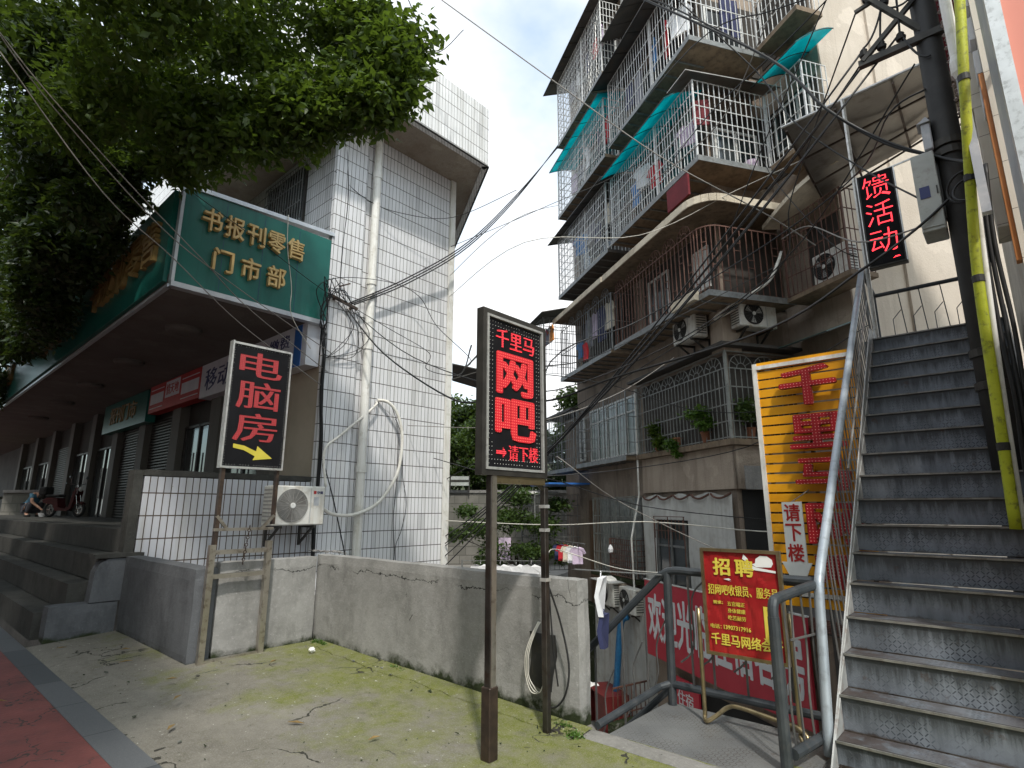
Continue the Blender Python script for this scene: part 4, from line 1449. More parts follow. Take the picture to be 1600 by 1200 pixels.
n = 34
for i in range(n):
    y = 4.80 + i * (8.30 - 4.80) / (n - 1)
    zt = 1.24 + (y - 4.80) * (4.70 - 1.17) / (8.34 - 4.72)
    zb = (y - NY0) / RUN * RISE + 0.05
    off = 0.018 * math.sin(i * 2.1)
    m.tube([(HX + 0.01, y, zt - 0.02), (HX + 0.02, y + off, (zt + zb) / 2), (HX + 0.042, y, zb)], 0.0065, 5)
m.build('baluster', 'thin_bar', sr)['kind'] = 'stuff'
m = MB()
for (ya, za, yb, zb) in ((5.9, 1.7, 7.2, 2.95), (6.9, 2.75, 8.2, 3.98)):
    m.tube([(HX + 0.03, ya, za + 0.25), (HX + 0.03, yb, zb + 0.25)], 0.010, 6)
m.build('bent_bar', 'nosing_steel', sr)

# ================================================================== LOWER LANDING AND RAILS
lp = thing('landing', 'grey chequer plate landing with dark pipe railing at the head of the lower stair', 'landing', (-1.9, 4.3, 0))
MB().box(-2.50, 3.87, -0.06, -1.20, 4.80, -0.004).build('plate', 'landing_plate', lp)
m = MB().rough(-2.70, 3.66, -0.05, -1.36, 3.868, 0.012, 0.08, 0.006, 5)
m.build('kerb_edge', 'ledge_concrete', lp)
m = MB()
for k in range(13):      # steps going down to the left behind the cement wall
    m.box(-2.52 - 0.27 * (k + 1), 4.06, -0.24 * (k + 1) - 0.03, -2.52 - 0.27 * k, 4.78, -0.24 * (k + 1))
    m.box(-2.526 - 0.27 * k, 4.06, -0.24 * (k + 1), -2.52 - 0.27 * k, 4.78, -0.24 * k - 0.034)
m.build('lower_steps', 'landing_plate', lp)
RY = 4.76
m = MB()
m.tube([(-2.44, RY, -0.05), (-2.425, RY, 1.06)], 0.036, 10)
m.tube(smooth_path([(-3.9, RY, -0.28), (-2.62, RY, 0.90), (-2.47, RY, 1.03), (-2.36, RY, 1.07), (-2.2, RY, 1.07)], 5) + [(-1.25, RY, 1.07)], 0.034, 10)
m.build('top_rail', 'rail_paint', lp)
m = MB()
m.tube([(-2.44, RY, 0.155), (-1.22, RY, 0.155)], 0.032, 10)
m.tube([(-2.44, RY, 0.16), (-2.50, RY - 0.1, 0.14), (-2.58, RY - 0.92, 0.04)], 0.028, 10)
m.tube([(-2.44, RY, 0.13), (-3.9, RY, -1.2)], 0.028, 8)
m.build('bottom_rail', 'rail_paint', lp)
m = MB()
m.tube([(-1.34, 4.08, -0.05), (-1.345, 4.10, 0.90)], 0.037, 12)
m.tube(smooth_path([(-1.345, 4.10, 0.88), (-1.345, 4.12, 0.975), (-1.33, 4.20, 1.01), (-1.22, 4.62, 1.06)], 6), 0.034, 12)
m.tube([(-1.30, 4.10, 0.10), (-1.20, 4.74, 0.10)], 0.034, 10)
m.build('near_post', 'rail_paint', lp)
m = MB()
for k, x in enumerate((-3.55, -3.2, -2.9, -2.66)):
    zt = 1.06 + (x + 2.45) * 0.92
    zb = 0.13 + (x + 2.44) * 0.91
    m.bar((x, RY, zt), (x, RY, zb), 0.014)
    m.tube(smooth_path([(x + 0.02, RY, zb + 0.10), (x + 0.10, RY, zb + 0.28), (x + 0.10, RY, zt - 0.42), (x + 0.2, RY, zt - 0.2)], 4), 0.007, 5)
for k, x in enumerate((-2.24, -2.06, -1.80, -1.52)):
    m.bar((x, RY, 1.05), (x, RY, 0.16), 0.014)
    m.tube(smooth_path([(x + 0.14, RY, 1.0), (x + 0.03, RY, 0.86), (x + 0.02, RY, 0.48), (x - 0.10, RY, 0.34)], 4), 0.008, 5)
for k, y in enumerate((4.2, 4.32, 4.46, 4.60)):
    x = -1.33 + (y - 4.1) * 0.17
    m.tube(smooth_path([(x, y, 1.02), (x, y + 0.03 * (-1) ** k, 0.66), (x, y - 0.02, 0.38), (x, y, 0.11)], 4), 0.008, 5)
m.bar((-1.30, 4.25, 0.74), (-1.20, 4.68, 0.74), 0.012)
m.build('baluster', 'thin_bar', lp)

# ================================================================== POSTER STAND
ps = thing('poster_stand', 'red hiring poster in a bronze frame on a bent tube stand at the landing rail', 'poster stand', (-1.75, 4.62, 0))
PX0, PX1, PZ0, PZ1, PY = -2.035, -1.42, 0.485, 1.285, 4.60
m = MB()
fw_ = 0.024
m.box(PX0, PY - 0.02, PZ0, PX0 + fw_, PY + 0.02, PZ1).box(PX1 - fw_, PY - 0.02, PZ0, PX1, PY + 0.02, PZ1)
m.box(PX0 + fw_, PY - 0.02, PZ0, PX1 - fw_, PY + 0.02, PZ0 + fw_).box(PX0 + fw_, PY - 0.02, PZ1 - fw_, PX1 - fw_, PY + 0.02, PZ1)
m.build('frame', 'bronze', ps)
m = MB()
NXp, NZp = 30, 38
for i in range(NXp + 1):
    for j in range(NZp + 1):
        x = PX0 + fw_ + (PX1 - PX0 - 2 * fw_) * i / NXp
        z = PZ0 + fw_ + (PZ1 - PZ0 - 2 * fw_) * j / NZp
        wv = abs(mnoise.noise(Vector((x * 9, z * 5 + x * 6, 1.0))))
        m.v.append((x, PY - 0.004 + 0.006 * (1 - min(1, wv * 5)), z))
for i in range(NXp):
    for j in range(NZp):
        a = i * (NZp + 1) + j
        m.f.append((a, a + NZp + 1, a + NZp + 2, a + 1))
m.build('sheet', 'poster_red', ps)
QY = PY - 0.0055
UXp = (1, 0, 0)
m = MB()
letters(m, '招', (-1.935, QY, 1.085), UXp, UZ, 0.13, 0.125, 0.003, 0.03)
letters(m, '聘', (-1.76, QY, 1.085), UXp, UZ, 0.135, 0.125, 0.003, 0.03)
letters(m, '招网吧收银员、服务员', (-1.99, QY, 0.935), UXp, UZ, 0.53, 0.078, 0.002, 0.016)
letters(m, '要求：', (-1.955, QY, 0.865), UXp, UZ, 0.075, 0.024, 0.002, 0.02)
letters(m, '五官端正', (-1.845, QY, 0.858), UXp, UZ, 0.135, 0.033, 0.002, 0.014)
letters(m, '身体健康', (-1.845, QY, 0.808), UXp, UZ, 0.135, 0.033, 0.002, 0.014)
letters(m, '吃苦耐劳', (-1.845, QY, 0.756), UXp, UZ, 0.135, 0.033, 0.002, 0.014)
letters(m, '电话：', (-1.99, QY, 0.682), UXp, UZ, 0.085, 0.032, 0.002, 0.014)
letters(m, '13907317916', (-1.885, QY, 0.684), UXp, UZ, 0.205, 0.030, 0.002, 0.018)
letters(m, '千里马网络会所', (-1.99, QY, 0.565), UXp, UZ, 0.53, 0.085, 0.002, 0.020)
m.prism([(-1.575, 0.88), (-1.475, 0.88), (-1.475, 0.655), (-1.46, 0.655), (-1.525, 0.60), (-1.59, 0.655), (-1.575, 0.655)], 'y', QY, QY - 0.0015)
m.build('lettering', 'poster_yellow', ps)
letters(MB(), '请走楼梯下', (-1.55, QY - 0.0018, 0.645), UXp, UZ, 0.05, 0.225, 0.001, 0.010, vertical=True, gap=0.004).build('arrow_lettering', 'poster_dark', ps)
m = MB()
# torn white patch (plain)
m.prism([(-1.63, 1.18), (-1.60, 1.16), (-1.49, 1.165), (-1.475, 1.19), (-1.48, 1.22), (-1.515, 1.245), (-1.565, 1.245), (-1.60, 1.22), (-1.605, 1.19)], 'y', QY - 0.001, QY - 0.003)
m.prism([(-1.70, 1.145), (-1.46, 1.125), (-1.46, 1.14), (-1.60, 1.158), (-1.65, 1.18), (-1.66, 1.22), (-1.69, 1.25), (-1.70, 1.215), (-1.675, 1.20), (-1.685, 1.165)], 'y', QY - 0.001, QY - 0.003)
m.prism([(-1.86, 1.055), (-1.82, 1.063), (-1.80, 1.055), (-1.82, 1.05), (-1.80, 1.043), (-1.835, 1.05)], 'y', QY - 0.001, QY - 0.003)
m.build('torn_patch', 'paper_white', ps)
m = MB()
m.tube(smooth_path([(-2.075, PY - 0.03, 0.82), (-2.075, PY - 0.03, 0.10), (-2.07, PY - 0.05, 0.035), (-2.04, PY - 0.08, 0.02), (-1.98, PY - 0.05, 0.06), (-1.90, PY, 0.125), (-1.80, PY, 0.14), (-1.50, PY, 0.105), (-1.40, PY - 0.03, 0.10),
                   (-1.34, PY - 0.05, 0.06), (-1.36, PY - 0.06, 0.02), (-1.39, PY - 0.03, 0.05), (-1.395, PY - 0.01, 0.13), (-1.395, PY, 0.85)], 5), 0.0165, 8)
m.build('tube_stand', 'bronze', ps, smooth=True)

# ================================================================== YELLOW SLATTED SIGN (in plane y = 7)
ys_ = thing('slatted_sign', 'yellow slatted signboard with big red dotted characters beside the staircase', 'sign', (-1.75, 7.0, 0))
SX0, SX1, SZ0, SZ1 = -2.26, -1.19, 0.55, 3.32
k = 0
z = SZ0
while z < SZ1 - 0.06:
    MB().box(SX0 + 0.045, 6.985, z, SX1, 7.0, z + 0.092).build('slat', 'slat_yellow', ys_)
    z += 0.112
m = MB()
for x in (-2.18, -1.72, -1.27):
    m.box(x, 7.002, SZ0 - 1.0, x + 0.04, 7.04, SZ1)
m.build('back_post', 'slat_back', ys_)
m = MB()
m.box(SX0 - 0.005, 6.965, SZ0 + 0.1, SX0 + 0.045, 7.0, SZ1).box(SX0 + 0.046, 6.96, SZ1 - 0.075, SX1, 6.984, SZ1 - 0.03).box(SX0 + 0.3, 6.955, 0.66, SX1 + 0.1, 6.984, 0.70)
m.build('white_trim', 'pvc_white', ys_)
for c, x0, x1, z0, z1 in (('千', -1.925, -1.375, 2.75, 3.17), ('里', -1.87, -1.34, 2.26, 2.62), ('马', -1.85, -1.34, 1.79, 2.13), ('网', -1.78, -1.29, 1.24, 1.64), ('吧', -1.74, -1.27, 0.78, 1.11)):
    letters(MB(), c, (x0, 6.90, z0), (1, 0, 0), (0, 0, 1), x1 - x0, z1 - z0, 0.05, 0.038).build('character', 'letter_led', ys_)
    MB().box((x0 + x1) / 2 - 0.01, 6.903, z0 + 0.1, (x0 + x1) / 2 + 0.01, 6.984, z0 + 0.12).build('spacer', 'slat_back', ys_)

# white arrow board hung before it
ar = thing('arrow_sign', 'white downward arrow board with three red characters before the yellow slats', 'sign', (-1.78, 6.3, 0.9))
MB().prism([(-1.875, 1.66), (-1.685, 1.665), (-1.685, 1.07), (-1.645, 1.07), (-1.715, 0.92), (-1.845, 0.90), (-1.925, 1.07), (-1.875, 1.07)], 'y', 6.28, 6.30).build('board', 'arrow_white', ar)
letters(MB(), '请下楼', (-1.855, 6.279, 1.08), (1, 0, 0), (0, 0, 1), 0.145, 0.56, 0.003, 0.022, vertical=True, gap=0.03).build('lettering', 'paint_red', ar)
MB().bar((-1.78, 6.29, 1.66), (-1.78, 6.98, 1.80), 0.008).build('hanger', 'cable_grey', ar)

# ================================================================== SMALL LED SIGN AT THE TOP OF THE STAIR
ls = thing('led_sign', 'narrow black LED sign with glowing red characters above the stair top', 'sign', (-0.85, 8.2, 4.6))
MB().bbox(-1.075, 8.18, 4.63, -0.655, 8.30, 5.95, 0.008).build('casing', 'dark_steel', ls)
m = MB()
m.box(-0.662, 8.168, 4.64, -0.650, 8.179, 5.94).box(-1.08, 8.168, 4.64, -1.068, 8.179, 5.94)
m.build('edge_trim', 'frame_silver', ls)
MB().box(-1.05, 8.172, 4.66, -0.68, 8.1785, 5.93).build('panel', 'black_panel', ls)
for c, z0 in (('馈', 5.57), ('活', 5.19), ('动', 4.81)):
    letters(MB(), c, (-1.02, 8.1715, z0), (1, 0, 0), (0, 0, 1), 0.30, 0.32, 0.003, -0.012).build('character', 'led_red_hot', ls)
MB().prism([(-0.80, 4.70), (-0.77, 4.725), (-0.73, 4.725), (-0.72, 4.71), (-0.77, 4.708)], 'y', 8.1715, 8.168).build('character', 'led_red_hot', ls)
m = MB()
m.tube([(-1.12, 8.34, LZ), (-1.12, 8.34, 7.28)], 0.028, 6).bar((-1.12, 8.34, 5.98), (-0.45, 8.34, 6.05), 0.02).bar((-0.9, 8.32, 5.97), (-0.9, 8.26, 5.94), 0.015).bar((-1.12, 8.3, 4.72), (-1.05, 8.26, 4.72), 0.015)
m.build('support_post', 'frame_silver', ls)

# metal canopy over the stair head
cn = thing('metal_canopy', 'sagging metal sheet canopy over the head of the staircase', 'canopy', (-1.0, 9.5, 7.2))
m = MB()
A = [(-1.95, 8.45), (0.16, 8.30), (0.16, 9.75), (-2.05, 11.1)]
n = 12
for s_ in (0, 1):
    for i in range(n + 1):
        for j in range(n + 1):
            u, v = i / n, j / n
            x = (A[0][0] * (1 - u) + A[1][0] * u) * (1 - v) + (A[3][0] * (1 - u) + A[2][0] * u) * v
            y = (A[0][1] * (1 - u) + A[1][1] * u) * (1 - v) + (A[3][1] * (1 - u) + A[2][1] * u) * v
            zz = 7.30 + 0.05 * math.sin(u * 7) * v + 0.04 * mnoise.noise(Vector((x * 2, y * 2, 3))) + 0.012 * s_
            m.v.append((x, y, zz))
N2 = (n + 1) * (n + 1)
for i in range(n):
    for j in range(n):
        a = i * (n + 1) + j
        q = (a, a + 1, a + n + 2, a + n + 1)
        m.f.append(q)
        m.f.append(tuple(N2 + t for t in q[::-1]))
m.build('sheet', 'roof_metal', cn, smooth=True)
m = MB()
m.tube([(-1.97, 8.43, 7.31), (0.18, 8.28, 7.31)], 0.022, 6)
m.build('front_edge', 'roof_edge', cn)
m = MB()
for t_ in (0.02, 0.34, 0.68, 0.98):
    y0, y1 = 8.45 - 0.15 * t_, 11.1 - 1.35 * t_
    m.bar((-1.95 + 2.1 * t_, y0, 7.23), (-2.05 + 2.2 * t_, y1, 7.23), 0.03)
for v in (0.35, 0.7, 0.98):
    m.bar((-1.98, 8.45 + 2.6 * v, 7.20), (0.15, 8.3 + 1.45 * v, 7.20), 0.025)
m.build('frame', 'rusty_steel', cn)

# ================================================================== RIGHT-HAND BUILDING
rb = thing('corner_building', 'cream tiled building close on the right behind the utility pole', 'building', (4, 7, 0))
MB().box(0.26, 5.68, -3.4, 9.0, 9.4, 12.0).build('wall', 'cream_tile', rb)
MB().box(0.262, 4.45, -3.4, 9.0, 5.678, 3.0).build('low_wall', 'cream_tile', rb)
MB().box(0.20, 4.7, 2.0, 0.2605, 9.3, 3.02).build('ledge', 'cream_tile', rb)
m = MB()
for k in range(9):
    m.box(0.22, 5.75, 4.9 + k * 0.34, 0.2585, 6.0, 5.12 + k * 0.34)
m.build('glass_block', 'sign_white', rb)['kind'] = 'stuff'
MB().box(0.225, 5.70, 3.5, 0.2585, 5.80, 5.2).build('orange_strip', 'orange_strip', rb)
MB().box(0.14, 5.95, 5.05, 0.2585, 6.5, 5.75).box(0.16, 5.95, 3.9, 0.2585, 6.35, 5.045).build('side_box', 'cream_tile', rb)

pk = thing('wall_sign', 'large plain pink sign panel in a white frame at the right edge', 'sign', (1.6, 4.3, 2.8))
MB().box(0.329, 4.18, 3.46, 2.8, 4.23, 5.45).build('panel', 'pink_panel', pk)
m = MB()
m.box(0.259, 4.145, 3.37, 0.329, 4.27, 5.52).box(0.3295, 4.15, 3.37, 2.8, 4.26, 3.455).box(0.3295, 4.15, 5.455, 2.8, 4.26, 5.52)
m.build('frame', 'frame_silver', pk)
m = MB()
m.box(0.262, 4.275, 2.78, 0.30, 5.0, 5.5).box(0.3005, 4.28, 2.78, 2.8, 4.31, 3.365)
m.build('side_cladding', 'panel_grey', pk)
for z in (3.3, 5.2):
    MB().bar((0.36, 4.9, z), (0.36, 5.70, z), 0.04).build('bracket', 'dark_steel', pk)

# pipes down the corner
cp = thing('drainpipe', 'white plastic downpipe with a rusted joint beside the yellow tube', 'pipe', (0.13, 5.45, 3.4))
MB().tube([(0.105, 5.45, 5.25), (0.105, 5.45, 9.0)], 0.042, 12).lathe((0.105, 5.45, 5.12), [(0.036, -0.05), (0.054, 0.0), (0.054, 0.10), (0.042, 0.16)], 14).build('upper_pipe', 'pvc_white', cp, smooth=False)
MB().box(0.075, 5.42, 3.85, 0.135, 5.50, 5.06).build('lower_duct', 'panel_grey', cp)
MB().ring((0.105, 5.44, 5.10), 0.04, 0.018, (0.3, 1, 0.2), 14, 6).build('clamp', 'chain_grey', cp)
tag(MB().add([(-0.02, 6.9, 6.2), (0.2, 6.9, 6.1), (0.2, 6.9, 7.8), (-0.05, 6.9, 7.8), (-0.02, 6.97, 6.2), (0.2, 6.98, 6.1), (0.2, 6.97, 7.8), (-0.05, 6.97, 7.8)],
             [(0, 1, 2, 3), (7, 6, 5, 4), (0, 4, 5, 1), (1, 5, 6, 2), (2, 6, 7, 3), (3, 7, 4, 0)]).build('cloth', 'cloth_maroon'), 'dark red cloth hanging behind the black utility pole', 'cloth')

# yellow cable guard
yt = MB().tube(smooth_path([(-0.075, 5.60, 1.45), (-0.05, 5.60, 2.4), (-0.02, 5.60, 3.4), (0.045, 5.50, 4.2), (0.125, 5.36, 5.0), (0.21, 5.32, 5.9), (0.26, 5.3, 6.8)], 5), 0.038, 12)
yto = yt.build('cable_guard', 'yellow_tube', smooth=True)
for (x_, y_, z_) in ((-0.06, 5.60, 2.05), (-0.021, 5.60, 3.38), (0.045, 5.50, 4.2), (0.125, 5.36, 5.0)):
    MB().lathe((x_, y_, z_), [(0.039, -0.03), (0.0415, -0.028), (0.0415, 0.028), (0.039, 0.03)], 14).build('tape', 'black_bag', yto)
tag(yto, 'bright yellow plastic tube leaning beside the black utility pole', 'tube')
tag(MB().tube(smooth_path([(-0.03, 5.66, 1.45), (0.0, 5.66, 2.6), (0.06, 5.66, 4.0), (0.10, 5.66, 4.5)], 5), 0.022, 8).build('conduit', 'pvc_white', smooth=True), 'thin pale conduit just right of the yellow tube', 'conduit')

# ================================================================== UTILITY POLE
up = thing('utility_pole', 'black utility pole with crossarm and insulators standing through the staircase', 'utility pole', (-0.06, 6.45, 0))
PXc, PYc = -0.055, 6.45
MB().tube([(PXc, PYc, -0.2), (PXc, PYc, 5), (PXc, PYc, 12.5)], [0.125, 0.112, 0.092], 18).build('pole', 'pole_black', up, smooth=True)
for z in (2.65, 2.95, 4.95, 5.05):
    MB().lathe((PXc, PYc, z), [(0.118, -0.04), (0.135, -0.035), (0.135, 0.035), (0.118, 0.04)], 18).build('collar', 'dark_steel', up)
m = MB()
m.box(-0.66, 6.33, 6.22, 0.10, 6.40, 6.29)
m.bar((-0.62, 6.34, 6.27), (-0.10, 6.36, 6.74), 0.045)
m.bar((-0.50, 6.30, 6.98), (-0.10, 6.38, 6.36), 0.05).bar((-0.62, 6.32, 6.88), (-0.05, 6.36, 7.02), 0.035)
m.build('crossarm', 'dark_steel', up)
for (x, z) in ((-0.60, 6.30), (-0.44, 6.30), (-0.27, 6.30), (-0.50, 6.95), (-0.36, 6.80), (-0.24, 7.00), (-0.12, 7.08)):
    MB().lathe((x, 6.36, z), [(0.018, 0), (0.018, 0.03), (0.042, 0.035), (0.048, 0.065), (0.03, 0.075), (0.036, 0.105), (0.02, 0.125)], 12).build('insulator', 'pole_black', up)
m = MB()
for (a, b, s_) in (((-0.50, 6.34, 7.02), (-0.1, 6.3, 6.75), 0.16), ((-0.36, 6.34, 6.9), (-0.44, 6.34, 6.42), -0.08), ((-0.24, 6.34, 7.1), (-0.27, 6.34, 6.42), 0.06), ((-0.6, 6.34, 6.42), (-0.36, 6.34, 6.9), 0.1), ((-0.27, 6.34, 6.42), (-0.06, 6.32, 6.0), 0.12)):
    m.tube(catenary(a, b, s_, 8), 0.011, 5)
m.build('jumper_wire', 'cable_black', up)
ch = MB()
for k in range(60):
    z = 8.2 - k * 0.052
    ch.lathe((0.075 + 0.012 * math.sin(k * 2.3), 6.28 + 0.012 * math.cos(k * 1.7), z), [(0.006, -0.02), (0.022, 0.0), (0.006, 0.02)], 6)
tag(ch.build('cable_wrap', 'chain_grey'), 'rough pinkish grey knotted cord hanging down beside the black utility pole', 'cord')
mb_ = thing('meter_box', 'grey metal meter box strapped to the left of the utility pole', 'box', (-0.27, 6.45, 4.1))
MB().bbox(-0.36, 6.30, 4.16, -0.175, 6.62, 4.98, 0.01).build('casing', 'box_grey', mb_)
m = MB()
m.box(-0.355, 6.292, 4.2, -0.18, 6.2995, 4.94)
m.build('door', 'box_grey', mb_)
MB().box(-0.33, 6.286, 4.50, -0.25, 6.2915, 4.62).build('label_plate', 'sign_navy', mb_)
MB().box(-0.20, 6.284, 4.52, -0.188, 6.2915, 4.60).build('handle', 'dark_steel', mb_)
MB().box(-0.174, 6.40, 4.3, -0.16, 6.5, 4.9).build('bracket', 'dark_steel', mb_)
sb = thing('junction_box', 'small pale junction box above the meter box on the pole', 'box', (-0.2, 6.4, 4.99))
MB().bbox(-0.24, 6.34, 5.02, -0.165, 6.50, 5.30, 0.008).build('casing', 'panel_grey', sb)
MB().prism([(-0.27, 5.305), (-0.16, 5.305), (-0.19, 5.36)], 'y', 6.32, 6.52).build('lid', 'panel_grey', sb)
# black cables running down beside the pole behind the yellow tube
m = MB()
for k in range(5):
    dx, dy = 0.03 * (k % 3), 0.03 * (k // 3)
    m.tube(smooth_path([(0.10 + dx, 5.75 + dy, 4.4), (0.06 + dx, 5.72 + dy, 3.7), (0.05 + dx * 1.4, 5.74 + dy, 3.0), (0.06 + dx, 5.70 + dy, 2.4), (0.04 + dx * 1.2, 5.72 + dy, 1.9), (0.05 + dx, 5.70 + dy, 1.42)], 5), 0.017, 6)
tag(m.build('cable_bundle', 'cable_black', smooth=True), 'thick black cable bundle taped down the wall beside the yellow tube', 'cables')
m = MB()
m.ring((0.0, 6.1, 4.42), 0.14, 0.012, (0.5, 1, 0.1), 26, 5).ring((0.02, 6.08, 4.38), 0.11, 0.012, (0.3, 1, -0.2), 26, 5)
m.tube([(0.0, 6.1, 4.55), (0.06, 6.38, 4.62)], 0.01, 4)
tag(m.build('cable_coil', 'cable_black', smooth=True), 'small coil of black cable tied to the pole at the yellow tube', 'cable coil')

# ================================================================== CABLES
cR = math.radians(41.7)


def cable(a, b, sag, r, m, label, n=18, cat='cable', group=None):
    return tag(MB().tube(catenary(a, b, sag, n), r, 5).build('overhead_cable', m, smooth=True), label, cat, group)


def wire(pts, r, m, label, n=6, cat='cable', name='overhead_cable'):
    return tag(MB().tube(smooth_path(pts, n), r, 5).build(name, m, smooth=True), label, cat)


# service drops from the crossarm down to the far foot of the white block
for k in range(4):
    xa = (-0.60, -0.44, -0.27, -0.60)[k]
    za = (6.42, 6.42, 6.42, 6.10)[k]
    cable((xa, 6.36, za), (-9.02, 8.02, 0.42 + 0.20 * k), 0.28 + 0.07 * k, 0.012, 'cable_black',
          ('black cable from the crossarm to the foot of the white block, %s of four' % ('lowest', 'second lowest', 'second highest', 'highest')[k]), 22)
# bundle from the bracket on the white block up to the apartment cage
BR = (-8.86, 5.30, 5.28)
m = MB()
for k in range(3):
    o = 0.05 * k
    m.tube(smooth_path([(-8.80, 5.35 + o, 5.30), (-8.74, 6.6 + 0.3 * o, 6.18 - 0.05 * k), (-8.62, 8.2, 7.55 - 0.06 * k), (-9.2, 10.6, 10.1 - 0.05 * k), (-10.05, 13.6, 13.48 + 0.04 * k)], 6), 0.014, 5)
tag(m.build('cable_bundle', 'cable_black', smooth=True), 'bundle of black cables rising from the wall bracket past the eave to the apartments', 'cables')
m = MB()
for k in range(2):
    m.tube(smooth_path([(-3.9 - 0.3 * k, 6.6, 9.95), (-3.15, 6.57, 9.03 + 0.06 * k), (-1.60, 6.61, 7.10), (-1.03, 6.44, 5.97), (-0.56, 6.46, 5.35 - 0.03 * k), (-0.13, 6.33, 4.89), (0.05, 5.9, 4.55)], 6), 0.017 - 0.005 * k, 5)
tag(m.build('thick_cable', 'cable_black', smooth=True), 'thick black cable sweeping down across the upper flats to the pole', 'cable')
wire([(-8.86, 5.35, 5.2), (-7.9, 5.55, 4.2), (-6.39, 5.69, 3.27), (-5.62, 5.71, 3.10), (-4.60, 5.95, 3.03), (-3.58, 5.92, 3.18), (-1.77, 6.06, 3.45), (-0.88, 6.18, 3.90), (-0.40, 6.24, 4.20), (-0.10, 6.32, 4.46)], 0.014, 'cable_black',
     'black cable dipping behind the tall LED sign and rising to the pole')
wire([(-8.86, 5.45, 5.2), (-7.4, 5.8, 4.1), (-5.5, 6.3, 3.35), (-4.5, 6.8, 3.45), (-3.0, 7.4, 4.1), (-1.6, 7.3, 4.9), (-0.2, 6.5, 6.1)], 0.009, 'cable_black',
     'thin black cable from the wall bracket past the air conditioners to the crossarm')
wire([(-7.00, 5.82, 11.16), (-5.37, 7.27, 9.30), (-4.0, 8.4, 7.75), (-2.6, 9.4, 6.5), (-2.0, 9.9, 5.9)], 0.011, 'cable_grey', 'grey cable slanting across the sky down to the lower cornice')
wire([(-9.95, 13.55, 11.8), (-6.6, 10.6, 10.0), (-2.85, 7.4, 8.6), (-1.5, 6.8, 7.9), (-0.3, 6.4, 7.2)], 0.009, 'cable_black', 'thin black cable crossing before the middle window cages')
wire([(-10.05, 13.65, 10.2), (-7.0, 10.9, 8.1), (-4.6, 8.9, 7.5), (-2.8, 8.2, 7.7), (-1.6, 7.2, 8.3), (-0.2, 6.4, 9.2)], 0.009, 'cable_grey', 'pale cable sagging before the corner cage and its wooden underside')
wire([(-6.1, 4.4, 9.4), (-6.9, 5.6, 9.75), (-7.0, 6.4, 10.9)], 0.008, 'cable_black', 'short black wire leaving the tree top into the sky')
for k, (pts, lab) in enumerate((
        ([(-7.36, 0.14, 6.50), (-7.43, 0.61, 6.09), (-7.77, 1.64, 5.48), (-8.2, 2.6, 5.05), (-8.78, 3.56, 4.70), (-8.86, 5.05, 3.95)], 'pale wire from the tree passing before the arcade fascia, upper one'),
        ([(-7.32, 0.17, 6.26), (-7.60, 1.27, 5.24), (-8.0, 2.2, 4.85), (-8.75, 3.45, 4.41), (-8.86, 4.95, 3.69)], 'pale wire from the tree passing before the arcade fascia, lower one'),
        ([(-7.36, 0.10, 6.52), (-7.50, 0.70, 5.98), (-7.95, 2.0, 5.20), (-8.5, 3.3, 4.86), (-8.86, 5.1, 4.3)], 'pale wire from the tree passing before the arcade fascia, middle one'))):
    wire(pts, 0.0075, 'cable_grey', lab)
wire([(-8.90, 2.6, 6.35), (-8.80, 3.6, 5.9), (-8.85, 4.5, 5.55), (-8.86, 5.2, 5.3)], 0.006, 'cable_black', 'thin black wire across the green sign board')
wire([(-8.88, 4.1, 6.6), (-8.85, 4.12, 6.0), (-8.84, 4.25, 5.3), (-8.85, 4.3, 4.8), (-8.86, 4.7, 4.3)], 0.007, 'cable_white', 'white wire hanging down over the green sign board')
